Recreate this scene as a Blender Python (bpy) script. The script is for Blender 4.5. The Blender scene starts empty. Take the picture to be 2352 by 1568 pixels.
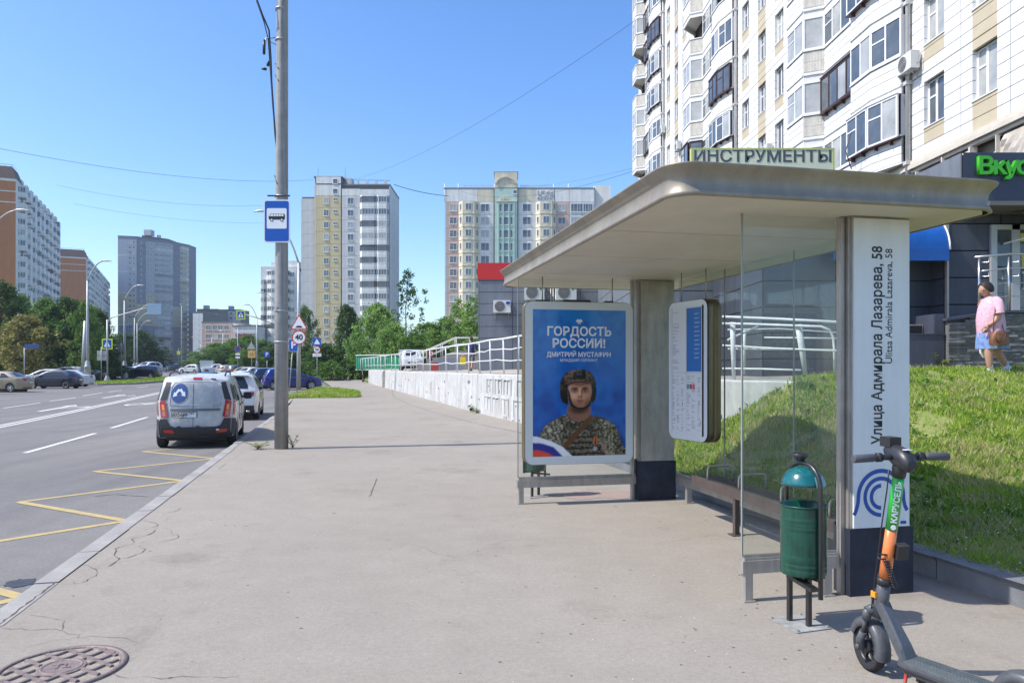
import bpy, bmesh, math, random
import numpy as np
from mathutils import Vector, Matrix
random.seed(7); rng = np.random.default_rng(11)
R = math.radians; PI = math.pi
scene = bpy.context.scene
C = scene.collection

# ------------------------------------------------------------ camera, light
cam_d = bpy.data.cameras.new("camera"); cam = bpy.data.objects.new("camera", cam_d); C.objects.link(cam)
cam_d.sensor_width = 36; cam_d.lens = 26.02; cam_d.shift_y = 0.0259
cam_d.clip_start = 0.05; cam_d.clip_end = 6000
cam.location = (0, 0, 1.7); cam.rotation_euler = (R(90), 0, 0)
scene.camera = cam
SUN_EL, SUN_AZ = 52.0, 13.0          # the sun stands to the left and a little behind the camera
sd = Vector((-math.cos(R(SUN_EL))*math.cos(R(SUN_AZ)), -math.cos(R(SUN_EL))*math.sin(R(SUN_AZ)), math.sin(R(SUN_EL))))
world = bpy.data.worlds.new("World"); scene.world = world; world.use_nodes = True
wn = world.node_tree; wn.nodes.clear()
wo = wn.nodes.new("ShaderNodeOutputWorld"); wb = wn.nodes.new("ShaderNodeBackground"); ws = wn.nodes.new("ShaderNodeTexSky")
ws.sky_type = 'NISHITA'; ws.sun_disc = False; ws.sun_elevation = R(SUN_EL)
ws.sun_rotation = math.atan2(sd.x, sd.y); ws.altitude = 150
ws.air_density = 1.0; ws.dust_density = 1.2; ws.ozone_density = 3.0
wb.inputs[1].default_value = 0.15
wh = wn.nodes.new("ShaderNodeHueSaturation"); wh.inputs["Saturation"].default_value = 1.24; wh.inputs["Hue"].default_value = .506
wn.links.new(ws.outputs[0], wh.inputs["Color"]); wn.links.new(wh.outputs[0], wb.inputs[0]); wn.links.new(wb.outputs[0], wo.inputs[0])
sl = bpy.data.lights.new("sun", 'SUN'); so = bpy.data.objects.new("sun", sl); C.objects.link(so)
sl.energy = 3.3; sl.angle = R(0.5); sl.color = (1, .955, .89)
so.rotation_euler = sd.to_track_quat('Z', 'Y').to_euler(); so.location = (-30, -10, 50)
vs = scene.view_settings; vs.view_transform = 'Standard'; vs.look = 'None'; vs.gamma = 1; vs.exposure = 0.80
vs.use_curve_mapping = False
scene.cycles.max_bounces = 8; scene.cycles.transparent_max_bounces = 16; scene.cycles.caustics_reflective = False

# ------------------------------------------------------------ measuring helpers
F, CX, HY, CZ = 1700.0, 1176.0, 845.0, 1.7
PROF = [(-60, -.13), (28, -.13), (60, .04), (100, .4), (150, .8), (500, 1.2), (4000, 1.25)]
def zr(Y):
    for (a, za), (b, zb) in zip(PROF, PROF[1:]):
        if Y <= b: return za + (zb-za)*max(0, (Y-a))/(b-a)
    return PROF[-1][1]
def at(px, py, Y): return Vector(((px-CX)/F*Y, Y, CZ-(py-HY)/F*Y))
def gp(px, py, off=.13):
    Y = 20.0
    for _ in range(60): Y = .5*Y + .5*F*(CZ-zr(Y)-off)/(py-HY)
    return Vector(((px-CX)/F*Y, Y, zr(Y)+off))
TS = R(12.8)                           # street heading: 12.8 degrees left of the view
RW = lambda Y: 0.055-(.29 if Y > 23.5 else .355)*(Y-23.5)      # plan line of the retaining wall
def lerp(a, b, t): return a+(b-a)*t
def clamp(x, a=0., b=1.): return max(a, min(b, x))
def sstep(x): x = clamp(x); return x*x*(3-2*x)

# ------------------------------------------------------------ materials
MATS = {}
def pm(name, col, rough=.7, metal=0., var=.0, scale=4., bump=0., bscale=60., col2=None, spec=.5, alpha=None, emit=None, coat=0., det=5.):
    if name in MATS: return MATS[name]
    m = bpy.data.materials.new(name); m.use_nodes = True; MATS[name] = m
    nt = m.node_tree; b = nt.nodes["Principled BSDF"]
    b.inputs["Base Color"].default_value = (*col, 1); b.inputs["Roughness"].default_value = rough
    b.inputs["Metallic"].default_value = metal; b.inputs["Specular IOR Level"].default_value = spec
    b.inputs["Coat Weight"].default_value = coat
    if var or col2 or bump:
        tc = nt.nodes.new("ShaderNodeTexCoord")
    if var or col2:
        n = nt.nodes.new("ShaderNodeTexNoise"); n.inputs["Scale"].default_value = scale; n.inputs["Detail"].default_value = det
        n.inputs["Roughness"].default_value = .65
        nt.links.new(tc.outputs["Object"], n.inputs["Vector"])
        r = nt.nodes.new("ShaderNodeValToRGB"); r.color_ramp.elements[0].position = .32; r.color_ramp.elements[1].position = .68
        c2 = col2 if col2 else tuple(min(1, c*(1+var)) for c in col)
        c1 = col if col2 else tuple(c*(1-var) for c in col)
        r.color_ramp.elements[0].color = (*c1, 1); r.color_ramp.elements[1].color = (*c2, 1)
        nt.links.new(n.outputs["Fac"], r.inputs["Fac"]); nt.links.new(r.outputs[0], b.inputs["Base Color"])
    if bump:
        n2 = nt.nodes.new("ShaderNodeTexNoise"); n2.inputs["Scale"].default_value = bscale; n2.inputs["Detail"].default_value = 4
        nt.links.new(tc.outputs["Object"], n2.inputs["Vector"])
        bp = nt.nodes.new("ShaderNodeBump"); bp.inputs["Strength"].default_value = bump; bp.inputs["Distance"].default_value = .01
        nt.links.new(n2.outputs["Fac"], bp.inputs["Height"]); nt.links.new(bp.outputs[0], b.inputs["Normal"])
    return m
def streaks(m, amt=.35, sc=(9, 9, .5)):
    """rain streaks and grime multiplied into an existing material"""
    nt = m.node_tree; b = nt.nodes["Principled BSDF"]; N = nt.nodes.new; L = nt.links.new; src = b.inputs["Base Color"]
    tc = N("ShaderNodeTexCoord"); mp = N("ShaderNodeMapping"); mp.inputs["Scale"].default_value = sc; n = N("ShaderNodeTexNoise"); n.inputs["Scale"].default_value = 1.5; n.inputs["Detail"].default_value = 7; n.inputs["Roughness"].default_value = .7
    L(tc.outputs["Object"], mp.inputs[0]); L(mp.outputs[0], n.inputs["Vector"]); r = N("ShaderNodeValToRGB"); r.color_ramp.elements[0].position = .38; r.color_ramp.elements[1].position = .6
    r.color_ramp.elements[0].color = (1-amt, 1-amt*1.02, 1-amt*1.08, 1); r.color_ramp.elements[1].color = (1.04, 1.04, 1.04, 1); L(n.outputs["Fac"], r.inputs[0])
    x = N("ShaderNodeMix"); x.data_type = 'RGBA'; x.blend_type = 'MULTIPLY'; x.inputs[0].default_value = 1
    if src.is_linked: L(src.links[0].from_socket, x.inputs[6])
    else: x.inputs[6].default_value = src.default_value
    L(r.outputs[0], x.inputs[7]); L(x.outputs[2], src); return m
def ground_mat(name, cols, spots=.0, bscale=180, rough=.9, bump=.35, patch=.35, streak=False):
    """aged asphalt: broad patches, middle blotches and a fine aggregate speckle"""
    m = bpy.data.materials.new(name); m.use_nodes = True; MATS[name] = m
    nt = m.node_tree; b = nt.nodes["Principled BSDF"]; N = nt.nodes.new; L = nt.links.new
    b.inputs["Roughness"].default_value = rough; b.inputs["Specular IOR Level"].default_value = .3
    tc = N("ShaderNodeTexCoord")
    def noise(s, d=4., vec=None, rough=.6):
        n = N("ShaderNodeTexNoise"); n.inputs["Scale"].default_value = s; n.inputs["Detail"].default_value = d; n.inputs["Roughness"].default_value = rough
        L(vec or tc.outputs["Object"], n.inputs["Vector"]); return n.outputs["Fac"]
    def ramp(f, a, b_, p0=.35, p1=.65):
        r = N("ShaderNodeValToRGB"); r.color_ramp.elements[0].position = p0; r.color_ramp.elements[1].position = p1
        r.color_ramp.elements[0].color = (*a, 1); r.color_ramp.elements[1].color = (*b_, 1); L(f, r.inputs[0]); return r.outputs[0]
    def mix(t, f, a, b_):
        x = N("ShaderNodeMix"); x.data_type = 'RGBA'; x.blend_type = t
        if isinstance(f, float): x.inputs[0].default_value = f
        else: L(f, x.inputs[0])
        L(a, x.inputs[6]); L(b_, x.inputs[7]); return x.outputs[2]
    base = ramp(noise(patch, 5), cols[0], cols[1], .3, .7)
    k = ramp(noise(2.6, 6, rough=.7), (.93, .925, .92), (1.05, 1.05, 1.05), .3, .7)
    base = mix('MULTIPLY', 1., base, k)
    base = mix('MULTIPLY', .55, base, ramp(noise(28, 3, rough=.8), (.82,.82,.82), (1.14,1.14,1.13), .34, .66))
    if spots:
        stn = mix('MULTIPLY', 1., ramp(noise(.55, 6, rough=.75), (1,1,1), (.72,.69,.66), .56, .70), ramp(noise(1.9, 7, rough=.8), (1,1,1), (.78,.76,.73), .60, .72))
        base = mix('MULTIPLY', .8, base, stn)
    fine = ramp(noise(bscale, 2), (.72, .72, .72), (1.26, 1.25, 1.24), .3, .7)
    base = mix('MULTIPLY', .8, base, fine)
    if streak:
        mp = N("ShaderNodeMapping"); mp.inputs["Rotation"].default_value = (0, 0, -TS); mp.inputs["Scale"].default_value = (1.1, .05, 1)
        L(tc.outputs["Object"], mp.inputs["Vector"])
        base = mix('MULTIPLY', .7, base, ramp(noise(1., 3, mp.outputs[0]), (.80, .82, .87), (1.1, 1.09, 1.07), .35, .62))
    if spots:
        v = N("ShaderNodeTexVoronoi"); v.inputs["Scale"].default_value = spots; v.inputs["Randomness"].default_value = 1
        L(tc.outputs["Object"], v.inputs["Vector"])
        s = ramp(v.outputs["Distance"], (.42, .4, .38), (1, 1, 1), .045, .07)
        nn = ramp(noise(.9, 2), (1, 1, 1), (0, 0, 0), .5, .56)
        base = mix('MULTIPLY', 1., base, mix('LIGHTEN', 1., s, nn))
    L(base, b.inputs["Base Color"])
    bp = N("ShaderNodeBump"); bp.inputs["Strength"].default_value = bump; bp.inputs["Distance"].default_value = .006
    L(noise(bscale*.7, 3), bp.inputs["Height"]); L(bp.outputs[0], b.inputs["Normal"])
    return m
def leaf_mat(name, a, b_, c=None, scale=.9):
    m = bpy.data.materials.new(name); m.use_nodes = True; MATS[name] = m
    nt = m.node_tree; N = nt.nodes.new; L = nt.links.new
    b = nt.nodes["Principled BSDF"]; b.inputs["Roughness"].default_value = .55; b.inputs["Specular IOR Level"].default_value = .35
    tc = N("ShaderNodeTexCoord"); n = N("ShaderNodeTexNoise"); n.inputs["Scale"].default_value = scale; n.inputs["Detail"].default_value = 3
    g = N("ShaderNodeNewGeometry"); ad = N("ShaderNodeMath"); ad.operation = 'MULTIPLY_ADD'
    L(tc.outputs["Object"], n.inputs["Vector"]); L(g.outputs["Random Per Island"], ad.inputs[0]); ad.inputs[1].default_value = .45
    L(n.outputs["Fac"], ad.inputs[2])
    r = N("ShaderNodeValToRGB"); r.color_ramp.elements[0].position = .4; r.color_ramp.elements[1].position = 1.0
    r.color_ramp.elements[0].color = (*a, 1); r.color_ramp.elements[1].color = (*b_, 1)
    if c: e = r.color_ramp.elements.new(.9); e.color = (*c, 1)
    L(ad.outputs[0], r.inputs[0]); L(r.outputs[0], b.inputs["Base Color"])
    t = N("ShaderNodeBsdfTranslucent"); L(r.outputs[0], t.inputs[0])
    mx = N("ShaderNodeMixShader"); mx.inputs[0].default_value = .42
    L(b.outputs[0], mx.inputs[1]); L(t.outputs[0], mx.inputs[2]); L(mx.outputs[0], nt.nodes["Material Output"].inputs[0])
    return m
def glass_mat(name, tint=(.95, .975, .965), dirt=.022, ior=1.5, dcol=(.5, .5, .47)):
    m = bpy.data.materials.new(name); m.use_nodes = True; MATS[name] = m
    nt = m.node_tree; N = nt.nodes.new; L = nt.links.new; nt.nodes.clear()
    o = N("ShaderNodeOutputMaterial"); tr = N("ShaderNodeBsdfTransparent"); tr.inputs[0].default_value = (*tint, 1)
    gl = N("ShaderNodeBsdfGlossy"); gl.inputs["Roughness"].default_value = .01; gl.inputs[0].default_value = (.55,.55,.55,1)
    fr = N("ShaderNodeFresnel"); 
    gn = N("ShaderNodeNewGeometry"); ir = N("ShaderNodeMapRange"); ir.inputs[3].default_value = ior; ir.inputs[4].default_value = 1/ior
    L(gn.outputs["Backfacing"], ir.inputs[0]); L(ir.outputs[0], fr.inputs[0])
    mx = N("ShaderNodeMixShader"); L(fr.outputs[0], mx.inputs[0]); L(tr.outputs[0], mx.inputs[1]); L(gl.outputs[0], mx.inputs[2])
    df = N("ShaderNodeBsdfDiffuse"); df.inputs[0].default_value = (*dcol, 1)
    tc = N("ShaderNodeTexCoord"); n = N("ShaderNodeTexNoise"); n.inputs["Scale"].default_value = 3; n.inputs["Detail"].default_value = 8
    L(tc.outputs["Object"], n.inputs["Vector"]); mr = N("ShaderNodeMapRange"); mr.inputs[1].default_value = .4; mr.inputs[2].default_value = .9
    mr.inputs[3].default_value = dirt*.4; mr.inputs[4].default_value = dirt*3; L(n.outputs["Fac"], mr.inputs[0])
    m2 = N("ShaderNodeMixShader"); L(mr.outputs[0], m2.inputs[0]); L(mx.outputs[0], m2.inputs[1]); L(df.outputs[0], m2.inputs[2])
    L(m2.outputs[0], o.inputs[0]); return m
def camo_mat():
    m = bpy.data.materials.new("camouflage_print"); m.use_nodes = True; MATS["camo"] = m
    nt = m.node_tree; N = nt.nodes.new; L = nt.links.new; b = nt.nodes["Principled BSDF"]; b.inputs["Roughness"].default_value = .35
    tc = N("ShaderNodeTexCoord"); mp = N("ShaderNodeMapping"); mp.inputs["Scale"].default_value = (1, 1, 2.1); L(tc.outputs["Object"], mp.inputs[0])
    n = N("ShaderNodeTexNoise"); n.inputs["Scale"].default_value = 13; n.inputs["Detail"].default_value = 3; L(mp.outputs[0], n.inputs["Vector"])
    r = N("ShaderNodeValToRGB"); r.color_ramp.interpolation = 'CONSTANT'
    cr = r.color_ramp; cr.elements[0].position = 0; cr.elements[0].color = (.03, .035, .03, 1); cr.elements[1].position = .42; cr.elements[1].color = (.10, .11, .07, 1)
    for p, c in ((.48, (.17, .16, .10, 1)), (.54, (.08, .06, .045, 1)), (.58, (.30, .29, .22, 1)), (.64, (.62, .6, .52, 1))):
        e = cr.elements.new(p); e.color = c
    L(n.outputs["Fac"], r.inputs[0]); L(r.outputs[0], b.inputs["Base Color"]); return m

# ------------------------------------------------------------ mesh builder
class MB:
    def __init__(s): s.v = []; s.f = []; s.m = []; s.sm = []
    def add(s, vs, fs, mi=0, smooth=False):
        o = len(s.v); s.v.extend([tuple(v) for v in vs])
        for f in fs: s.f.append(tuple(i+o for i in f)); s.m.append(mi); s.sm.append(smooth)
        return s
    def box(s, x0, y0, z0, x1, y1, z1, mi=0, M=None):
        vs = [Vector(p) for p in ((x0,y0,z0),(x1,y0,z0),(x1,y1,z0),(x0,y1,z0),(x0,y0,z1),(x1,y0,z1),(x1,y1,z1),(x0,y1,z1))]
        if M is not None: vs = [M @ v for v in vs]
        return s.add(vs, [(0,3,2,1),(4,5,6,7),(0,1,5,4),(1,2,6,5),(2,3,7,6),(3,0,4,7)], mi)
    def cbox(s, c, d, mi=0, rz=0, M=None, bev=0):
        T = Matrix.Translation(Vector(c)) @ Matrix.Rotation(rz, 4, 'Z')
        if M is not None: T = T @ M
        x, y, z = d[0]/2, d[1]/2, d[2]/2
        return s.box(-x,-y,-z,x,y,z,mi,T)
    def tube(s, pts, r, n=8, mi=0, closed=False, smooth=True, cap=True):
        pts = [Vector(p) for p in pts]; k = len(pts); rr = r if isinstance(r, (list, tuple)) else [r]*k
        vs = []; up = None
        for i, p in enumerate(pts):
            a = pts[i-1] if (i > 0 or closed) else p; b = pts[(i+1) % k] if (i < k-1 or closed) else p
            t = (b-a).normalized()
            if up is None:
                up = Vector((0,0,1)) if abs(t.z) < .9 else Vector((1,0,0))
            x = up.cross(t).normalized() if up.cross(t).length > 1e-6 else Vector((1,0,0)); y = t.cross(x); up = y
            for j in range(n):
                q = 2*PI*j/n; vs.append(p + x*math.cos(q)*rr[i] + y*math.sin(q)*rr[i])
        fs = []
        for i in range(k if closed else k-1):
            for j in range(n):
                i2 = (i+1) % k; fs.append((i*n+j, i*n+(j+1) % n, i2*n+(j+1) % n, i2*n+j))
        s.add(vs, fs, mi, smooth)
        if cap and not closed:
            o = len(s.v)-len(vs)
            s.f.append(tuple(o+j for j in range(n))[::-1]); s.m.append(mi); s.sm.append(False)
            s.f.append(tuple(o+(k-1)*n+j for j in range(n))); s.m.append(mi); s.sm.append(False)
        return s
    def lathe(s, prof, n=24, mi=0, M=None, smooth=True, a0=0, a1=2*PI):
        full = abs(a1-a0-2*PI) < 1e-6; m = n if full else n+1; vs = []
        for r, z in prof:
            for j in range(m):
                q = a0+(a1-a0)*j/n; v = Vector((r*math.cos(q), r*math.sin(q), z)); vs.append(M @ v if M is not None else v)
        fs = []
        for i in range(len(prof)-1):
            for j in range(n):
                j2 = (j+1) % m if full else j+1
                fs.append((i*m+j, i*m+j2, (i+1)*m+j2, (i+1)*m+j))
        return s.add(vs, fs, mi, smooth)
    def prism(s, poly, z0, z1, mi=0, M=None):
        n = len(poly); vs = [Vector((x, y, z0)) for x, y in poly]+[Vector((x, y, z1)) for x, y in poly]
        if M is not None: vs = [M @ v for v in vs]
        return s.add(vs, [tuple(range(n))[::-1], tuple(range(n, 2*n))]+[(i, (i+1) % n, (i+1) % n+n, i+n) for i in range(n)], mi)
    def quad(s, a, b, c, d, mi=0): return s.add([a, b, c, d], [(0,1,2,3)], mi)
    def loft(s, rings, mi=0, smooth=True, cap=True, closed=True):
        n = len(rings[0]); vs = [v for r in rings for v in r]; fs = []
        for i in range(len(rings)-1):
            for j in range(n if closed else n-1):
                fs.append((i*n+j, i*n+(j+1) % n, (i+1)*n+(j+1) % n, (i+1)*n+j))
        s.add(vs, fs, mi, smooth)
        if cap: s.add(rings[0], [tuple(range(n))[::-1]], mi); s.add(rings[-1], [tuple(range(n))], mi)
        return s
    def mesh(s, name, mats):
        me = bpy.data.meshes.new(name); me.from_pydata(s.v, [], s.f)
        for m in (mats if isinstance(mats, (list, tuple)) else [mats]): me.materials.append(m)
        me.polygons.foreach_set("material_index", s.m); me.polygons.foreach_set("use_smooth", s.sm); me.update(); return me
    def build(s, name, mats, parent=None, **k): return put(name, s.mesh(name, mats), parent, **k)
def put(name, me, parent=None, loc=None, rot=None, label=None, cat=None, group=None, kind=None, scale=None):
    o = bpy.data.objects.new(name, me); C.objects.link(o)
    if parent is not None: o.parent = parent
    if loc is not None: o.location = loc
    if rot is not None: o.rotation_euler = rot if hasattr(rot, '__len__') else (0, 0, rot)
    if scale is not None: o.scale = scale if hasattr(scale, '__len__') else (scale,)*3
    for k, v in (('label', label), ('category', cat), ('group', group), ('kind', kind)):
        if v: o[k] = v
    return o
def thing(name, label, cat, loc=(0,0,0), rz=0, group=None, scale=None):
    return put(name, None, None, loc, rz, label, cat, group, scale=scale)
def dup(root, loc=None, rz=None, label=None, group=None, scale=None, swap=None):
    kids = {}
    for o in C.objects:
        if o.parent: kids.setdefault(o.parent, []).append(o)
    def cp(o, par):
        c = o.copy(); C.objects.link(c); c.parent = par
        if swap and c.data and c.type == 'MESH':
            key = tuple(m.name for m in o.data.materials)
            if any(k in swap for k in key):
                ck = (o.data.name, tuple(sorted(swap.items())))
                if ck not in SWAPC:
                    md = o.data.copy()
                    for i, mm in enumerate(md.materials):
                        if mm.name in swap: md.materials[i] = MATS[swap[mm.name]]
                    SWAPC[ck] = md
                c.data = SWAPC[ck]
        for k in kids.get(o, []): cp(k, c)
        return c
    r = cp(root, None)
    if loc is not None: r.location = loc
    if rz is not None: r.rotation_euler = (0, 0, rz)
    if label: r['label'] = label
    if group: r['group'] = group
    if scale: r.scale = (scale,)*3
    return r
SWAPC = {}
def grid_poly(pts, sx, sy):
    """a planar polygon cut into a grid so that it can follow a curved surface"""
    bm = bmesh.new(); vs = [bm.verts.new((x, y, 0)) for x, y in pts]; bm.faces.new(vs)
    xs = [p[0] for p in pts]; ys = [p[1] for p in pts]
    def cut(lo, hi, st, ax):
        k = math.ceil(lo/st)*st
        while k < hi:
            co = [0,0,0]; co[ax] = k; no = [0,0,0]; no[ax] = 1
            bmesh.ops.bisect_plane(bm, geom=bm.verts[:]+bm.edges[:]+bm.faces[:], plane_co=co, plane_no=no, dist=1e-5); k += st
    cut(min(xs)+1e-4, max(xs), sx, 0); cut(min(ys)+1e-4, max(ys), sy, 1)
    bmesh.ops.triangulate(bm, faces=[f for f in bm.faces if len(f.verts) > 4])
    bm.verts.index_update(); v = [(a.co.x, a.co.y) for a in bm.verts]; f = [tuple(q.index for q in fc.verts) for fc in bm.faces]
    bm.free(); return v, f
TEXTC = {}
def text(body, size, mat, parent, loc, rot, name='lettering', bold=0., ext=.002, align='CENTER', sx=1., space=1., kind=None):
    key = (body, size, mat.name, bold, ext, align, sx, space)
    if key not in TEXTC:
        cu = bpy.data.curves.new(name, 'FONT'); cu.body = body; cu.size = size; cu.align_x = align; cu.align_y = 'CENTER'
        cu.offset = bold; cu.extrude = ext; cu.resolution_u = 3; cu.space_character = space; cu.space_line = .9
        o = bpy.data.objects.new(name, cu); C.objects.link(o); dg = bpy.context.evaluated_depsgraph_get()
        me = bpy.data.meshes.new_from_object(o.evaluated_get(dg)); bpy.data.objects.remove(o); bpy.data.curves.remove(cu)
        me.materials.clear(); me.materials.append(mat); me.name = name; TEXTC[key] = me
        if sx != 1: me.transform(Matrix.Diagonal((sx, 1, 1, 1)))
    return put(name, TEXTC[key], parent, loc, rot, kind=kind)
def ribbon(mb, pts, w, zoff, mi=0, ground=True):
    """flat strip along plan points; z follows the road profile"""
    pts = [Vector((p[0], p[1])) for p in pts]; q = []
    for a, b in zip(pts, pts[1:]):
        n = max(1, int((b-a).length/4)); q += [a.lerp(b, i/n) for i in range(n)]
    q.append(pts[-1]); L = []; Rr = []
    for i, p in enumerate(q):
        t = (q[min(i+1, len(q)-1)]-q[max(i-1, 0)]).normalized(); nn = Vector((-t.y, t.x))
        ww = w[min(i, len(w)-1)] if isinstance(w, list) else w
        L.append(p+nn*ww/2); Rr.append(p-nn*ww/2)
    z = lambda p: (zr(p.y) if ground else 0)+zoff
    vs = [(p.x, p.y, z(p)) for p in L]+[(p.x, p.y, z(p)) for p in Rr]; n = len(q)
    mb.add(vs, [(i, i+n, i+1+n, i+1) for i in range(n-1)], mi); return mb
def sheet(poly, off, name, mat, step=6, kind='structure', zf=None):
    v, f = grid_poly(poly, 1e9, step)
    mb = MB(); mb.add([(x, y, (zf(x, y) if zf else zr(y)+off)) for x, y in v], f)
    return mb.build(name, mat, kind=kind)

# palette
asphalt = ground_mat("road_asphalt", ((.158, .152, .144), (.205, .198, .188)), bscale=110, patch=.12, streak=True)
paving = ground_mat("sidewalk_asphalt", ((.272, .245, .208), (.312, .282, .241)), spots=2.6, bscale=150, patch=.3, bump=.25)
white = pm("white_paint", (.78, .78, .76), .45, var=.05)
M_line = pm("white_marking", (.62, .61, .58), .8, var=.18, scale=9)
M_yel = pm("yellow_marking", (.5, .37, .13), .85, col2=(.36, .29, .16), scale=7)
M_kerb = pm("kerb_concrete", (.29, .275, .255), .9, var=.16, scale=2.5, bump=.5, bscale=90)
M_kerbd = pm("dark_kerb_concrete", (.17, .175, .19), .85, var=.2, scale=3, bump=.5, bscale=70)
M_grassb = pm("lawn_soil", (.14, .19, .035), .95, col2=(.32, .31, .12), scale=1.2, bump=1., bscale=35, det=8)
M_ground = pm("ground_far", (.12, .14, .06), .95, col2=(.2, .19, .13), scale=.05)
M_terr = pm("terrace_paving", (.36, .33, .28), .9, var=.16, scale=1.5, bump=.3)
steel = pm("brushed_steel", (.42, .39, .35), .45, .5, var=.1, scale=6)
galv = pm("galvanised_post", (.40, .41, .415), .5, .35, var=.1, scale=4)
black = pm("black_paint", (.02, .02, .022), .4)
rubber = pm("rubber", (.022, .022, .024), .8)
dark = pm("dark_void", (.012, .012, .014), .9)
M_fr = pm("white_window_frame", (.76, .76, .75), .5)
M_brfr = pm("brown_window_frame", (.10, .055, .04), .6, var=.2)
M_gl = pm("window_glass", (.035, .045, .055), .06, 0, col2=(.17, .19, .21), scale=.35, spec=.9)
M_gl2 = pm("curtained_glass", (.28, .29, .28), .15, 0, col2=(.50, .50, .47), scale=.9, spec=.8)
M_sh = glass_mat("shelter_glass")
navy = pm("navy_paint", (.012, .02, .05), .45, var=.2, scale=5)
blue_s = pm("sign_blue", (.0, .085, .42), .35)
red_s = pm("sign_red", (.6, .03, .03), .35)
white_s = pm("sign_white", (.8, .81, .82), .35)
black_s = pm("sign_black", (.015, .015, .018), .4)
yel_s = pm("sign_yellow", (.62, .75, .03), .4)
# ============================================================ SETTING
kx = lambda Y: -2.26-.232*Y            # back edge of the road kerb
xk = lambda Y: 4.915-.25*Y             # front edge of the kerb under the slope
sheet([(-1500,-60),(1500,-60),(1500,4000),(-1500,4000)], -.03, "ground", M_ground, step=20)
sheet([(kx(-15)-.13,-15),(kx(29.5)-.13,29.5),(-12.0,39.6),(-14.4,55),(-15.4,62),(-22,84),(-33,108),(-45,126),(-62,160),(-84,215),(-190,432),
       (-215,432),(-125,215),(-85,140),(-58,112),(-54,92),(-46,76),(-100,72),(-100,-15)], 0, "road", asphalt, step=4)
sheet([(kx(-15),-15),(kx(29.5),29.5),(-10.2,34),(-11.7,39.6),(-14.2,55),(-15.2,62),(-20.5,80),(-17.5,86),(RW(74),74),(RW(23.5),23.5),(RW(13.5),13.5),(xk(13.5),13.5),(xk(-15),-15)],
      .13, "sidewalk", paving, step=3)
def tz(X, Y): return 1.48+.17*sstep((X+.29*(Y-10)-4)/4)
sheet([(RW(11.5)+.2,11.5),(4.8,11.75),(8,13.0),(9,13.5),(14,15.2),(40,15.2),(40,120),(-12,120),(RW(70)+.2,70),(RW(23.5)+.2,23.5)], 0, "terrace", M_terr, step=3, zf=lambda x, y: tz(x, y)-.012)

# kerb along the road: one stone after another
kerb = thing("road_kerb", None, None); kerb['kind'] = 'structure'

stone_me = {}
def kerb_run(parent, p0, p1, w, h, z0, mat, L=1.0, name="kerb_stone", rnd=.03, seed=3, zfun=None):
    rr = random.Random(seed); p0 = Vector(p0); p1 = Vector(p1); d = p1-p0; n = max(1, round(d.length/L)); ang = math.atan2(d.y, d.x); l = d.length/n
    key = (round(l, 3), w, h, mat.name)
    if key not in stone_me:
        mb = MB(); b = rnd; g = .006
        prof = [(0, -.12), (0, h-b*.8), (b*.35, h-b*.2), (b, h), (w-.01, h), (w, h-.01), (w, -.12)]
        mb.loft([[Vector((x, y, z)) for y, z in prof] for x in (g, l-g)], smooth=False)
        stone_me[key] = mb.mesh(name, mat)
    for i in range(n):
        p = p0+d*(i/n); q = p0+d*((i+.5)/n)
        z = (zfun(q.x, q.y) if zfun else zr(q.y))+z0+rr.uniform(-.006, .004)
        put(name, stone_me[key], parent, (p.x+rr.uniform(-.004,.004), p.y, z), (0, 0, ang+rr.uniform(-.004, .004)))
kerb_run(kerb, (kx(29.5)-.002, 29.5), (kx(-4)-.002, -4), -.13, .137, 0, M_kerb, 1.0)
kerb_run(kerb, (-11.72, 39.6), (kx(29.5)-.1, 29.5), -.13, .137, 0, M_kerb, 1.0)
kb2 = thing("slope_kerb", None, None); kb2['kind'] = 'structure'
kerb_run(kb2, (xk(1.2), 1.2), (xk(13.6), 13.6), -.17, .19, .13, M_kerbd, 1.0, rnd=.05)

# ---- road markings
mk = MB()
zig_out = [(-9.5, 22.3), (-8.79, 19.25), (-8.09, 16.2), (-7.4, 13.1), (-6.73, 10.1), (-6.03, 7.05), (-5.3, 4.0)]
zig_in = [(-6.7, 18.0), (-6.02, 14.96), (-5.32, 12.0), (-4.62, 8.86), (-3.9, 5.9), (-3.2, 2.8)]
for i, b_ in enumerate(zig_in):
    if i+2 < 7: ribbon(mk, [zig_out[i+2], b_], .11, .004)
    ribbon(mk, [zig_out[i+1], b_], .11, .006)
mk.build("yellow_zigzag_marking", M_yel, kind='structure')
mk = MB()
def line(p0, p1, w=.12, off=0):
    a = gp(*p0, off=0); b = gp(*p1, off=0); d = (b-a).normalized(); n = Vector((-d.y, d.x, 0))*off
    ribbon(mk, [(a+n).xy, (b+n).xy], w, .004)
a = gp(-60, 991, 0); b = gp(372, 901, 0); dd = (b-a).normalized(); nn = Vector((-dd.y, dd.x, 0))
far = [(-24.5,52),(-33,75),(-48,110),(-72,165),(-110,250)]
b0 = a+dd*36
for s_ in (-.15, .15):
    ribbon(mk, [(a-dd*12+nn*s_).xy, (a+nn*s_).xy, (b0+nn*s_).xy], .13, .004)
ribbon(mk, [b0.xy, (-33,78), (-48,112)], .2, .004)
for p, q in (((57,1040),(219,995)), ((255,983),(338,958)), ((8,937),(93,925)), ((115,921),(174,913)), ((190,909),(235,902)), ((250,900),(281,896)), ((315,890),(340,887)), ((-120,955),(-30,943))):
    line(p, q)
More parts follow.
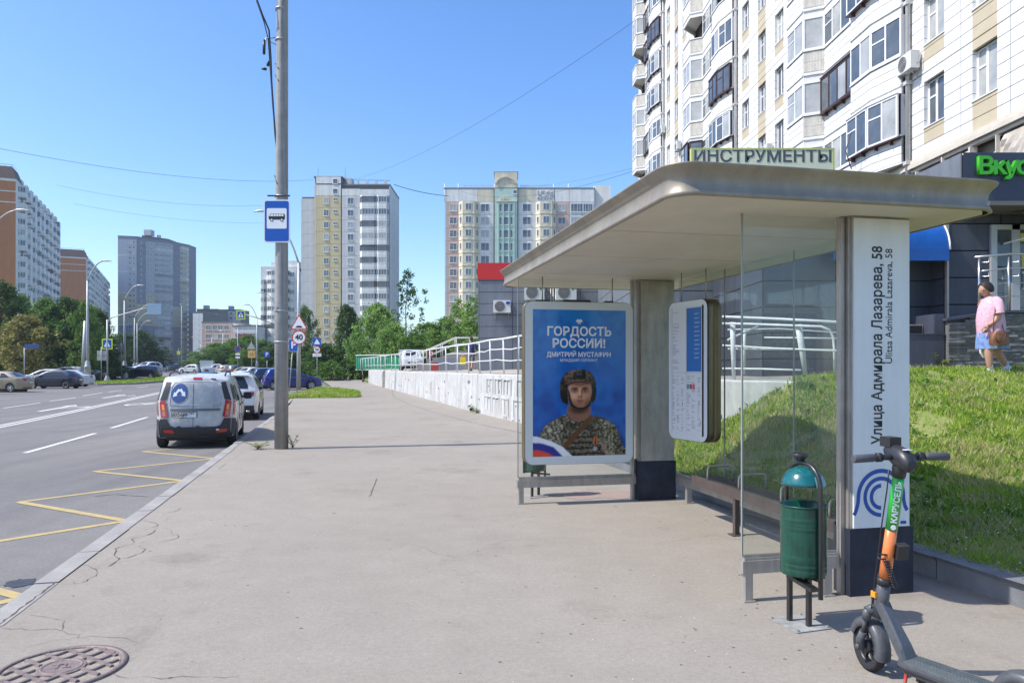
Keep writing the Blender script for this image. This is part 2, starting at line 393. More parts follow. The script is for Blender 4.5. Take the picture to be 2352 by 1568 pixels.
# turn arrow between the lanes
def arrow(px, py, L, ang, flip=1):
    c = gp(px, py, 0); T = Matrix.Translation((c.x, c.y, 0)) @ Matrix.Rotation(ang, 4, 'Z')
    P = lambda x, y: (T @ Vector((x, y*flip, 0)))
    for poly in ([(-.1,-L/2),(.1,-L/2),(.1,L/2-1),(-.1,L/2-1)], [(-.35,L/2-1),(.35,L/2-1),(0,L/2)], [(.1,-.3),(.8,.5),(.75,.75),(.1,.0)], [(.55,.75),(1.05,.45),(1.0,1.2)]):
        vs = [P(x, y) for x, y in poly]; mk.add([(v.x, v.y, zr(v.y)+.005) for v in vs], [tuple(range(len(vs)))])
arrow(135, 937, 5, R(15)); arrow(262, 910, 5, R(15)); arrow(430, 902, 4, R(13))
# ring marking of the speed symbol
c = gp(332, 927, 0)
for k in range(28):
    a0 = 2*PI*k/28; a1 = 2*PI*(k+1)/28; vs = [(c.x+r*math.cos(q)*.6, c.y+r*math.sin(q)*1.6) for r, q in ((1,a0),(1,a1),(.82,a1),(.82,a0))]
    mk.add([(x, y, zr(y)+.005) for x, y in vs], [(0,1,2,3)])
ribbon(mk, [(c.x-.3, c.y-.6), (c.x-.3, c.y+.6)], .1, .005); ribbon(mk, [(c.x+.2, c.y-.6), (c.x+.2, c.y+.6)], .3, .005)
mk.build("white_road_marking", M_line, kind='structure')

# ---- tar seams, cracks, patches, litter on the asphalt
M_crack = pm("crack_dark", (.085, .078, .07), .95)  # even dark tone of the crack, tar seam and kerb joint ribbons
cr = MB()
rr = random.Random(5)
def crack(pix, w, off=.13, jit=.012):
    pts = [gp(x, y, off) for x, y in pix]; q = []
    for a, b in zip(pts, pts[1:]):
        n = max(2, int((b-a).length/.07))
        for i in range(n):
            p = a.lerp(b, i/n); q.append((p.x+rr.uniform(-jit, jit), p.y+rr.uniform(-jit, jit)*2))
    q.append(pts[-1].xy); ww = [w*.62*rr.uniform(.2, 1.4) for _ in q]; ww[0] = ww[-1] = w*.2
    # direct strip so the widths follow the points
    L = []; Rr_ = []
    for i, p in enumerate(q):
        a = Vector(q[max(i-1, 0)][:2]); b = Vector(q[min(i+1, len(q)-1)][:2]); t = (b-a).normalized() if (b-a).length else Vector((1,0)); n_ = Vector((-t.y, t.x))*ww[i]/2
        z = zr(p[1])+off+.0035; L.append((p[0]+n_.x, p[1]+n_.y, z)); Rr_.append((p[0]-n_.x, p[1]-n_.y, z))
    n = len(q); cr.add(L+Rr_, [(i, i+n, i+1+n, i+1) for i in range(n-1)])
def zc(lst): return [((x/2.1)*.7856, (1250+y/2.1)*.7856) for x, y in lst]
for pl, w in (([(440,966),(520,945),(580,910),(603,885),(570,855),(500,842)], .012), ([(655,853),(700,830),(720,805),(712,780),(720,755),(705,745),(730,735),(800,720),(825,700),(820,682),(880,665),(940,645),(955,625)], .016),
    ([(745,806),(820,790),(870,765),(885,745),(850,728),(930,715)], .011), ([(860,572),(930,577),(965,592),(960,605),(925,612)], .012), ([(970,706),(1050,690),(1095,675),(1080,655)], .009), ([(1005,527),(1070,515),(1105,498),(1105,487)], .01), ([(970,580),(1025,565),(1035,548)], .008),
    ([(1000,617),(1045,622),(1062,638),(1050,650)], .008), ([(0,1237),(120,1235),(250,1240),(380,1245),(395,1215),(385,1190),(330,1165),(180,1150)], .006), ([(380,1250),(460,1265),(482,1290),(620,1285),(760,1295),(860,1325)], .006), ([(480,1290),(330,1310),(150,1350)], .004),
    ([(690,1520),(800,1528),(1000,1538),(1200,1530),(1471,1526)], .006), ([(1340,255),(1388,222)], .014), ([(1420,193),(1470,175)], .014), ([(1175,360),(1203,352)], .012), ([(1215,327),(1240,325)], .012), ([(1230,440),(1275,430),(1280,415)], .007), ([(840,712),(940,690)], .007), ([(650,710),(900,655)], .004), ([(1290,585),(1420,578)], .006)):
    crack(zc(pl), w)
crack([(903,893),(900,900),(905,912),(940,929),(1000,948),(1100,974),(1180,990),(1300,1020)], .05, jit=.004)
crack([(850,1140),(858,1118),(866,1098)], .02); crack([(960,1252),(1010,1275),(1060,1280),(1170,1240),(1380,1235)], .004); crack([(1500,1250),(1640,1228),(1800,1262)], .004); crack([(1090,1100),(1180,1095)], .01)
crack([(720,895),(800,900),(905,897)], .04, jit=.004)
crack([(1000,1005),(1090,1003),(1170,998)], .02)
for seg_ in range(26):
    Ya = 3+seg_; q = [Vector((kx(Ya+k*.05)+rr.uniform(-.006,.012), Ya+k*.05)) for k in range(21)]; ww = [rr.uniform(.006,.026) for _ in q]; L = []; Rr_ = []
    for p, w in zip(q, ww): L.append((p.x-w/2, p.y, zr(p.y)+.134)); Rr_.append((p.x+w/2, p.y, zr(p.y)+.134))
    cr.add(L+Rr_, [(i, i+21, i+22, i+1) for i in range(20)])
cr.build("sidewalk_crack", M_crack, kind='stuff')
cr = MB(); crack([(15,994),(150,990),(330,979),(365,975)], .05, 0, .02); crack([(340,1141),(265,1135),(215,1140)], .04, 0, .01); crack([(125,976),(200,974)], .03, 0); crack([(300,884),(260,905)], .05, 0)
cr.build("road_crack", M_crack, kind='stuff')
# spat-out gum, butts and crumbs round the bin, pale stones everywhere
lt = MB(); lp = MB()
for i in range(260):
    if i < 90: X, Y = rr.gauss(1.3, .7), rr.gauss(4.6, .9)
    else: X, Y = rr.uniform(-3.5, 2.6), rr.uniform(3.2, 14)
    if X > xk(Y)-.1 or X < kx(Y)+.1: continue
    r = rr.uniform(.004, .015) if i % 3 else rr.uniform(.002, .0055); a = rr.uniform(0, PI); e = rr.uniform(.5, 1); n = 7; h = .003
    vs = [(X+r*math.cos(2*PI*k/n+a), Y+r*e*math.sin(2*PI*k/n+a), .1345) for k in range(n)]
    vs2 = [(X+.6*(x-X), Y+.6*(y-Y), .1335+h) for x, y, z in vs]
    (lt if i % 3 else lp).add(vs+vs2, [tuple(range(n, 2*n))]+[(k, (k+1) % n, (k+1) % n+n, k+n) for k in range(n)])
# (sidewalk surface lies at zr+0.13 = 0)
for m_ in (lt, lp): m_.v = [(x, y, z-.134) for x, y, z in m_.v]
lt.build("litter_spots", pm("old_gum", (.12,.10,.085), .9), kind='stuff'); lp.build("pale_crumbs", pm("pale_crumb", (.6,.58,.54), .9), kind='stuff')
# dark oil stain and asphalt patch beside the yellow marking
st = MB(); c = gp(45, 1338, 0)
vs = [(c.x+.16*rr.uniform(.5,1.1)*math.cos(2*PI*k/22), c.y+.16*rr.uniform(.6,1.1)*math.sin(2*PI*k/22), -.1255) for k in range(22)]
st.add(vs, [tuple(range(22))]); st.build("tar_patch", pm("tar_patch", (.035,.04,.055), .7, var=.3, scale=20), kind='structure')

st = MB(); rr2_ = random.Random(3); pp = [gp(x, y, .13) for x, y in ((1285,1136),(1330,1128),(1390,1131),(1458,1126),(1460,1140),(1430,1146),(1380,1143),(1330,1148),(1300,1143))]
st.add([(p.x, p.y, .0035) for p in pp], [tuple(range(len(pp)))]); st.build("red_paint_stain", pm("faded_red_stain", (.30,.20,.17), .9, col2=(.30,.25,.22), scale=9), kind='structure')
# ---- grass slope behind the shelter
def slope_z(X, Y):
    d = (X-xk(Y))*.97; s = -.243*X+.97*Y; d0 = max(0, d-.17); dc = max(0, 10.0+max(0, d-2.2)*.15-s)
    top = tz(X, Y)+.01
    if s > 10.0 and d < 2.3: t = min(1, d0/2.03)**2*max(0, 1-(s-10.0)/4.2)
    else: t = (d0/max(2.03, d0+.55*dc))**2
    n = .035*math.sin(X*2.3+Y*1.1)+.03*math.sin(Y*3.7-X*1.3)
    return .10+(top-.10)*min(1, t)+n*min(1, 4*t)*(1-min(1, t))
def slope_in(X, Y):
    d = (X-xk(Y))*.97; s = -.243*X+.97*Y
    if d < .1: return False
    if s > 14.2: return False
    if s > 9.9 and X > RW(Y)+.12: return s < 10.0+max(0, d-2.2)*.15+.5 and X > 4.5
    return True
xs = np.arange(0.8, 14.0, .16); ys = np.arange(1.0, 16.0, .16)
mb = MB(); idx = {}
for i, Y in enumerate(ys):
    for j, X in enumerate(xs):
        idx[i, j] = len(mb.v); mb.v.append((float(X), float(Y), slope_z(X, Y)))
for i in range(len(ys)-1):
    for j in range(len(xs)-1):
        if all(slope_in(xs[j+b], ys[i+a]) for a, b in ((0,0),(1,0),(0,1),(1,1))):
            mb.f.append((idx[i,j], idx[i,j+1], idx[i+1,j+1], idx[i+1,j])); mb.m.append(0); mb.sm.append(True)
used = sorted({k for f in mb.f for k in f}); rm = {k: i for i, k in enumerate(used)}
mb.v = [mb.v[k] for k in used]; mb.f = [tuple(rm[k] for k in f) for f in mb.f]
mb.build("grass_slope", M_grassb, kind='structure')
# strip of soil hidden behind the kerb
sb = MB(); n = 40
vs = []
for i in range(n+1):
    Y = 1.0+12.6*i/n; X = xk(Y)
    for dx in (.10, .42): vs.append((X+dx, Y, max(slope_z(X+dx, Y), .12) if dx > .2 else .11))
sb.add(vs, [(2*i, 2*i+1, 2*i+3, 2*i+2) for i in range(n)]); sb.build("kerb_soil", M_grassb, kind='structure')

def blades(name, mat, pts, h0, h1, w, lean=.5, label=None, big=None):
    """curved three-face grass blades on given points"""
    n = len(pts); P = np.array(pts); a = rng.uniform(0, 2*PI, n); h = rng.uniform(h0, h1, n)
    if big is not None: h *= big
    ln = rng.uniform(.1, lean, n)*h; la = rng.uniform(0, 2*PI, n); ww = rng.uniform(.6, 1.3, n)*w
    dx = np.cos(a)*ww/2; dy = np.sin(a)*ww/2; lx = np.cos(la)*ln; ly = np.sin(la)*ln
    V = np.zeros((n, 5, 3))
    V[:,0] = P-np.c_[dx, dy, np.full(n, .01)]; V[:,1] = P+np.c_[dx, dy, np.full(n, -.01)]
    V[:,2] = P+np.c_[dx*.8+lx*.35, dy*.8+ly*.35, h*.6]; V[:,3] = P+np.c_[-dx*.8+lx*.35, -dy*.8+ly*.35, h*.6]
    V[:,4] = P+np.c_[lx, ly, h*.95]
    o = (np.arange(n)*5)[:,None]
    q = (o+np.array([0,1,2,3])); t = (o+np.array([3,2,4]))
    me = bpy.data.meshes.new(name); nv = n*5
    me.vertices.add(nv); me.vertices.foreach_set("co", V.reshape(-1))
    loops = np.concatenate([q.reshape(-1), t.reshape(-1)]); me.loops.add(len(loops)); me.loops.foreach_set("vertex_index", loops.astype(np.int32))
    me.polygons.add(2*n); me.polygons.foreach_set("loop_start", np.concatenate([np.arange(n)*4, 4*n+np.arange(n)*3]).astype(np.int32))
    me.update(calc_edges=True); me.validate(); me.materials.append(mat)
    return put(name, me, kind='stuff')
M_bl = leaf_mat("grass_blade", (.16,.29,.02), (.48,.54,.10), (.30,.46,.035), scale=1.6)
M_dry = leaf_mat("dry_grass_blade", (.34,.33,.11), (.60,.54,.28), scale=2)
def pn(x, y): return math.sin(x*1.7+1.3)*math.sin(y*1.3+.4)+.6*math.sin(x*3.9-y*2.2)+.35*math.sin(x*8+y*7)
pts = []; dry = []; bigs = []
while len(pts) < 95000:
    Y = rng.uniform(2.5, 15.0); lo_ = max(.6, xk(Y)); X = rng.uniform(lo_, max(lo_+.01, min(14, Y*.76+.6)))
    if not slope_in(X, Y): continue
    if X < 0.08*Y: continue
    k = pn(X, Y); keep = 1.0 if Y < 9.5 else .7
    if rng.uniform() > keep: continue
    bare = X > 4.2 and pn(X*1.3+2, Y*1.3) > .95
    if bare and rng.uniform() < .85: continue
    p = (X, Y, slope_z(X, Y))
    if (k > .5 and rng.uniform() < .65) or rng.uniform() < .16: dry.append(p)
    else: pts.append(p); bigs.append(.75+.35*k*(rng.uniform() < .8))
blades("slope_grass", M_bl, pts, .05, .13, .013, .7, big=np.clip(np.array(bigs), .5, 1.7))
blades("dry_grass", M_dry, dry, .04, .14, .010, 1.1)

# broad-leaved weeds among the grass
wv_ = MB(); fl_ = MB()
for i in range(1500):
    Y = rng.uniform(5.5, 14); lo_ = max(.8, xk(Y)+.2); X = rng.uniform(lo_, max(lo_+.1, Y*.74))
    if not slope_in(X, Y) or (pn(X*1.5+1, Y*.9) < .1 and i % 4): continue
    z = slope_z(X, Y)
    for k in range(6):
        a = rng.uniform(0, 2*PI); l = rng.uniform(.04, .10); e = rng.uniform(.2, .9); d = Vector((math.cos(a)*l, math.sin(a)*l, l*e)); s_ = Vector((-math.sin(a), math.cos(a), 0))*l*.28; o_ = Vector((X, Y, z+.02))
        wv_.add([o_, o_+d*.5+s_, o_+d, o_+d*.5-s_], [(0,1,2,3)])
    if i % 9 == 0: o_ = Vector((X, Y, z+rng.uniform(.08,.16))); fl_.add([o_+Vector((.012,0,0)), o_+Vector((0,.012,.006)), o_+Vector((-.012,0,0)), o_+Vector((0,-.012,.006))], [(0,1,2,3)])
wv_.build("slope_weeds", leaf_mat("broad_weed", (.07,.17,.025), (.22,.36,.07), scale=3), kind='stuff'); fl_.build("small_flowers", white, kind='stuff')
# ---- lawn patch and roadside islands
def lawn(poly, name, n, h=(.05, .14), hump=.06, off=.15, w=.05, edge=True, kerb_h=None, dryf=.25):
    c = Vector((sum(p[0] for p in poly)/len(poly), sum(p[1] for p in poly)/len(poly)))
    v, f = grid_poly(poly, 1.5, 2.5)
    def inside(x, y):
        r = False; j = len(poly)-1
        for i in range(len(poly)):
            if (poly[i][1] > y) != (poly[j][1] > y) and x < (poly[j][0]-poly[i][0])*(y-poly[i][1])/(poly[j][1]-poly[i][1])+poly[i][0]: r = not r
            j = i
        return r
    zz = lambda x, y: zr(y)+off
    mb = MB(); mb.add([(x, y, zz(x, y)) for x, y in v], f); mb.add([(x, y, zz(x, y)-.2) for x, y in v], [])
    m = len(poly); ring = [(x, y, zz(x, y)) for x, y in poly]+[(x, y, zz(x, y)-.25) for x, y in poly]
    mb.add(ring, [(i, (i+1) % m, (i+1) % m+m, i+m) for i in range(m)])
    mb.build(name, M_grassb, kind='structure')
    x0, x1 = min(p[0] for p in poly), max(p[0] for p in poly); y0, y1 = min(p[1] for p in poly), max(p[1] for p in poly)
    g = []; d = []
    while len(g)+len(d) < n:
        x = rng.uniform(x0, x1); y = rng.uniform(y0, y1)
        if inside(x, y): (d if rng.uniform() < dryf*(1.6 if pn(x*.4, y*.4) > .3 else .3) else g).append((x, y, zz(x, y)))
    blades(name+"_blades", M_bl, g, h[0], h[1], w, .5)
    if len(d) > 10: blades(name+"_straw", M_dry, d, h[0], h[1], w, .9)
lawn([(-12.3,40.0),(-8.7,40.6),(-8.5,41.6),(-9.1,44.5),(-10.2,48.5),(-12.6,53.5),(-14.4,55)], "lawn_patch", 9000, (.08,.22), off=.17, w=.05, dryf=.4)
lawn([(-20.6,80),(-17.2,85),(-14.5,76),(-13.6,70.5),(-11,72),(-11,118),(-34,116),(-30,98)], "lawn_far", 9000, (.1,.3), off=.3, w=.09, dryf=.1)
lawn([(-41,49.0),(-37.0,50.5),(-35.2,53.5),(-36,54.5),(-41,53.5)], "verge_near", 1200, (.05,.15), off=.16, w=.05, dryf=.2)
lawn([(-41.5,68),(-38,68),(-36.2,70.5),(-38.0,84),(-41,84)], "verge_lamp", 2200, (.08,.2), off=.16, w=.07, dryf=.1)
lawn([(-43,86),(-38.5,87),(-38.0,92),(-42,104),(-46,104)], "verge_middle", 2200, (.08,.2), off=.16, w=.08, dryf=.1)
lawn([(-100,73),(-46,77),(-54,93),(-58,113),(-84,140),(-124,215),(-300,215),(-300,73)], "verge_woods", 5000, (.1,.3), off=.1, w=.15, dryf=.1)
k3 = thing("verge_kerb", None, None); k3['kind'] = 'structure'
for a, b in (((-41,48.9),(-36.9,50.4)),((-36.9,50.4),(-35.1,53.5)),((-41.5,67.9),(-37.9,67.9)),((-37.9,67.9),(-36.0,70.5)),((-36.0,70.5),(-37.8,84)),((-43,85.9),(-38.4,86.8)),((-38.4,86.8),(-37.8,92))):
    kerb_run(k3, b, a, .15, .17, 0, M_kerb, 1.0)
k4 = thing("lawn_patch_kerb", None, None); k4['kind'] = 'structure'

# ---- manhole cover in the sidewalk
mh = thing("manhole_cover", "round rusty iron manhole cover with wavy ribs sunk in the near sidewalk", "manhole cover", (-2.55, 4.19, 0.0))
iron = pm("rusty_iron", (.20,.145,.13), .62, .35, col2=(.27,.22,.2), scale=16, bump=.5, bscale=80)
sand = pm("packed_sand", (.36,.32,.25), .95, col2=(.24,.2,.17), scale=25, bump=.6, bscale=120)
f_ = MB(); f_.lathe([(.335,.0),(.333,.012),(.315,.014),(.305,.012),(.303,.0),(.30,-.01)], 64); f_.build("frame", iron, mh)
f_ = MB(); f_.lathe([(.0001,.004),(.296,.004),(.299,-.01)], 64, smooth=False); f_.build("plate", sand, mh)
f_ = MB(); f_.lathe([(.0001,.0125),(.118,.0125),(.124,.011),(.126,.004)], 40, smooth=False); f_.lathe([(.095,.0125),(.098,.0165),(.106,.0165),(.109,.0125)], 40); f_.build("centre_plate", iron, mh, rot=R(20))
def wave(mb, y0, ph):
    n = 70; pts = []
    for i in range(n+1):
        x = -.29+.58*i/n; y = y0+.026*math.sin(x*2*PI/.135+ph); pts.append((x, y))
    seg = []
    for p in pts+[None]:
        if p and .128 < math.hypot(*p) < .283: seg.append(p)
        else:
            if len(seg) > 2:
                L = []; 
                for i, q in enumerate(seg):
                    a = Vector(seg[max(0,i-1)]); b = Vector(seg[min(len(seg)-1,i+1)]); t = (b-a).normalized(); nn_ = Vector((-t.y, t.x))*.011
                    L.append([Vector((q[0]+nn_.x*1.3, q[1]+nn_.y*1.3, .003)), Vector((q[0]+nn_.x*.8, q[1]+nn_.y*.8, .0155)), Vector((q[0]-nn_.x*.8, q[1]-nn_.y*.8, .0155)), Vector((q[0]-nn_.x*1.3, q[1]-nn_.y*1.3, .003))])
                mb.loft(L, smooth=False)
            seg = []
wv = MB()
for k in range(-3, 4): wave(wv, k*.078, k*PI*.9)
wv.build("wave_ribs", iron, mh, rot=R(20)); 
text("TL", .09, iron, mh, (0,0,.0135), (0,0,R(20)), ext=.003, bold=.002)

# ============================================================ BUS SHELTER
RZS = R(12.2); SO = Vector((2.48, 5.505, 0))
SH = thing("bus_shelter", "glass and steel bus shelter with white name column and advert box", "bus shelter", SO, RZS)
M_soff = pm("soffit_panel", (.63,.59,.50), .6, .1, var=.04, scale=2)
M_fasc = pm("fascia_metal", (.30,.265,.21), .48, .35, var=.12, scale=3)
H = 2.83
# roof: rounded corners, flared concave fascia
def rrect(x0, y0, x1, y1, r, off, z, n=8):
    pts = []
    for cx, cy, a in ((x1-r, y0+r, -90), (x1-r, y1-r, 0), (x0+r, y1-r, 90), (x0+r, y0+r, 180)):
        for k in range(n+1):
            q = R(a+90*k/n); pts.append(Vector((cx+(r+off)*math.cos(q), cy+(r+off)*math.sin(q), z)))
    return pts
RX0, RY0, RX1, RY1 = -1.56, -.40, 1.02, 5.32
prof = [(-.03, H), (.0, H+.004), (-.012, H+.03), (-.024, H+.06), (-.028, H+.10), (-.018, H+.14), (.005, H+.17), (.035, H+.195), (.04, H+.205), (.02, H+.212)]
mb = MB()
mb.loft([rrect(RX0, RY0, RX1, RY1, .20, o, z) for o, z in prof], smooth=True, cap=False)
mb.build("roof_fascia", M_fasc, SH)
mb = MB(); rr = random.Random(12)
for k in range(9):
    x = rr.uniform(-1.2, .9) if k else .17; w = rr.uniform(.002,.006) if k else .012; z = H+rr.uniform(.05,.12) if k else H+.07; h_ = rr.uniform(.01,.03) if k else .05
    mb.add([(x,RY0+.0245,z),(x+w,RY0+.0245,z-.005),(x+w+.012,RY0+.0245,z+h_*-.9),(x+.010,RY0+.0245,z-h_)], [(0,1,2,3)])
mb.build("paint_scratch", pm("scratch_pale", (.55,.54,.5), .6), SH, kind="stuff")
mb = MB(); top = rrect(RX0, RY0, RX1, RY1, .20, .02, H+.212); mid = [Vector((.1*(-.36)+.9*v.x, .1*2.46+.9*v.y, H+.20)) for v in top]
mb.loft([top, mid], smooth=False, cap=False); mb.add(mid, [tuple(range(len(mid)))]); mb.build("roof_top", pm("roof_sheet", (.35,.34,.33), .7, var=.2), SH)
# soffit panels with open joints
sy = [RY0, .95, 2.35, 3.75, RY1]
for i in range(4):
    for j, (xa, xb) in enumerate(((RX0, -.36), (-.36, RX1))):
        if j: continue
    g = .008; a = sy[i]+(g if i else .03); b = sy[i+1]-(g if i < 3 else .03)
    mb = MB()
    rr_ = .15
    poly = [(RX0+.03, a), (RX1-.03, a), (RX1-.03, b), (RX0+.03, b)]
    if i == 0: poly = [(RX0+.03+rr_, a), (RX1-.03-rr_, a), (RX1-.03, a+rr_), (RX1-.03, b), (RX0+.03, b), (RX0+.03, a+rr_)]
    if i == 3: poly = [(RX0+.03, a), (RX1-.03, a), (RX1-.03, b-rr_), (RX1-.03-rr_, b), (RX0+.03+rr_, b), (RX0+.03, b-rr_)]
    mb.prism(poly, H+.006, H+.03); mb.build("soffit_panel", M_soff, SH)
mb = MB(); mb.prism([(RX0+.04, RY0+.15), (RX1-.04, RY0+.15), (RX1-.04, RY1-.15), (RX0+.04, RY1-.15)], H+.032, H+.19); mb.build("roof_core", dark, SH)

M_sign = pm("sign_panel_white", (.66,.68,.68), .4, var=.03, scale=2)
M_dbase = pm("column_base_dark", (.02,.025,.042), .7, var=.3, scale=7)
def column(x, y, w, facing_print, d=.17):
    mb = MB(); mb.box(x, y+.012, .50, x+w, y+d, H+.004)
    for xx in (x-.016, x+w-.01):
        mb.box(xx, y+.02, .50, xx+.026, y+d-.01, H+.002)
    mb.build("column", steel, SH)
    mb = MB(); mb.box(x-.025, y-.012, 0, x+w+.025, y+d+.01, .50)
    mb.box(x-.03, y+.06, 0, x-.02, y+.13, .52)
    mb.build("column_base", M_dbase, SH)
    mb = MB(); mb.box(x+.012, y-.008, .505, x+w-.006, y+.010, H-.012)
    return mb.build("name_panel" if facing_print else "cover_panel", M_sign if facing_print else steel, SH)
c1 = column(.055, 0, .495, True)
c2 = column(.03, 4.10, .47, False)
# fix the stray hidden strip faces: metal pilaster left of the face
mb = MB(); mb.box(-.002, .05, .0, .03, .10, H); mb.build("glass_clamp_profile", steel, SH); mb = MB(); mb.box(-.062, 4.14, .0, -.034, 4.2, H); mb.build("glass_clamp_profile", steel, SH)
bk = pm("print_black", (.012,.012,.014), .5); bl = pm("print_blue", (.01,.07,.33), .4)
# the name, written bottom to top
text("Улица Адмирала Лазарева, 58", .124, bk, c1, (.267, -.0095, 1.872), (R(90), R(-90), 0), bold=.0016, ext=.0008, sx=.822)
text("Ulitsa Admirala Lazareva, 58", .084, bk, c1, (.367, -.0095, 2.165), (R(90), R(-90), 0), bold=.0, ext=.0008, sx=.90)
# blue emblem: nested arcs
def arcband(mb, cx, cz, r0, r1, a0, a1, y=-.0095, n=30):
    fs = []; vs = []
    for k in range(n+1):
        q = R(lerp(a0, a1, k/n))
        vs += [(cx+r0*math.cos(q), y, cz+r0*math.sin(q)), (cx+r1*math.cos(q), y, cz+r1*math.sin(q))]
    mb.add(vs, [(2*k, 2*k+2, 2*k+3, 2*k+1) for k in range(n)])
mb = MB(); ex, ez = .297, .735
arcband(mb, ex, ez, .178, .21, 0, 180)
arcband(mb, ex, ez, .122, .152, 28, 270); arcband(mb, ex, ez, .068, .098, 90, 270)
# left tail
def zband(mb, pts, w, y=-.0095):
    L = []
    for i, p in enumerate(pts):
        a = Vector(pts[max(0,i-1)]); b = Vector(pts[min(len(pts)-1,i+1)]); t = (b-a).normalized(); n_ = Vector((-t.y, t.x))*w/2
        L += [(p[0]+n_.x, y, p[1]+n_.y), (p[0]-n_.x, y, p[1]-n_.y)]
    mb.add(L, [(2*k, 2*k+1, 2*k+3, 2*k+2) for k in range(len(pts)-1)])
zband(mb, [(ex-.194, ez+.002), (ex-.196, ez-.03), (ex-.202, ez-.06), (ex-.211, ez-.09), (ex-.22, ez-.11), (ex-.232, ez-.13)], .03)
zband(mb, [(ex+.194, ez+.001), (ex+.197, ez-.035), (ex+.207, ez-.075), (ex+.225, ez-.11)], .03)
zband(mb, [(ex+.09, ez+.012), (ex+.092, ez-.02), (ex+.105, ez-.055), (ex+.13, ez-.085), (ex+.15, ez-.10)], .03)
zband(mb, [(.465, ez-.20), (.515, ez-.20)], .022); zband(mb, [(.465, ez-.25), (.515, ez-.25)], .022)
mb.build("blue_emblem", bl, c1)

# glass walls: panes, bottom rails, feet
def pane(x0, y0, x1, y1, z0, z1, name="glass_pane"):
    d = Vector((x1-x0, y1-y0, 0)); n = Vector((-d.y, d.x, 0)).normalized()*.005
    mb = MB(); a = Vector((x0,y0,z0)); b = Vector((x1,y1,z0)); u = Vector((0,0,z1-z0))
    mb.add([a-n, b-n, b+n, a+n, a-n+u, b-n+u, b+n+u, a+n+u], [(0,1,5,4),(2,3,7,6),(1,2,6,5),(3,0,4,7)])
    # one closed pane; faces share one clear material
    return mb.build(name, M_sh, SH)
pane(-.80, .07, -.04, .07, .33, H-.005); pane(-1.555, 4.18, .0, 4.18, .33, H-.005)
for a, b in ((.20, 1.50), (1.52, 2.85), (2.87, 4.05)): pane(.555, a, .555, b, .33, H-.005)
M_edge = pm("glass_edge", (.25,.28,.25), .3)
for (x, y) in ((-.803, .07), (-1.558, 4.18)): mb = MB(); mb.box(x-.006, y-.008, .33, x+.004, y+.008, H-.004); mb.build("glass_edge", M_edge, SH)
for y in (1.51, 2.86): mb = MB(); mb.box(.549, y-.006, .33, .561, y+.006, H-.004); mb.build("glass_edge", M_edge, SH)
def rail(x0, y0, x1, y1, feet, name="bottom_rail"):
    mb = MB(); d = Vector((x1-x0, y1-y0, 0)); L = d.length; ang = math.atan2(d.y, d.x); T = Matrix.Translation((x0,y0,0)) @ Matrix.Rotation(ang,4,'Z')
    mb.box(0, -.035, .205, L, .035, .298, 0, T); mb.box(.02, -.022, .298, L, .022, .315, 0, T); mb.box(.02, -.012, .315, L, .012, .335, 0, T)
    mb.build(name, steel, SH)
    for f in feet:
        mb = MB(); mb.box(f-.03, -.034, 0, f+.03, .034, .205, 0, T); mb.box(f-.045, -.05, 0, f+.045, .05, .012, 0, T); mb.build("foot", steel, SH)
rail(-.815, .07, -.03, .07, (.05, .70)); rail(-1.57, 4.18, .0, 4.18, (.05,)); rail(.555, .18, .555, 4.1, (.8, 2.4, 3.6))
# bench
M_slat = pm("bench_slat_steel", (.08,.075,.07), .5, .6, var=.2)
M_bw = pm("bench_front_rail", (.075,.057,.05), .7, var=.2, scale=5)
BN = put("bench", None, SH, (0,0,0))
for k in range(6):
    mb = MB(); mb.box(.235+k*.047, .42, .455, .26+k*.047, 2.96, .475); mb.build("slat", M_slat, BN)
mb = MB(); mb.box(.20, .40, .375, .228, 2.98, .475); mb.box(.505, .40, .40, .525, 2.98, .47); mb.box(.2, 2.962, .39, .52, 2.98, .47); mb.box(.2, .4, .39, .52, .418, .47); mb.build("front_rail", M_bw, BN)
for y in (.5, 1.2, 1.95, 2.62):
    mb = MB(); mb.tube([(.225, y, .47), (.225, y, .59), (.235, y, .615), (.26, y, .625), (.49, y, .625), (.515, y, .615), (.525, y, .59), (.525, y, .47)], .012, 8); mb.build("armrest", steel, BN)
for y in (.75, 2.0):
    mb = MB(); mb.box(.21, y, 0, .26, y+.05, .40); mb.box(.26, y, .36, .52, y+.05, .39); mb.box(.17, y-.03, 0, .30, y+.08, .012); mb.build("leg", M_bw, BN)

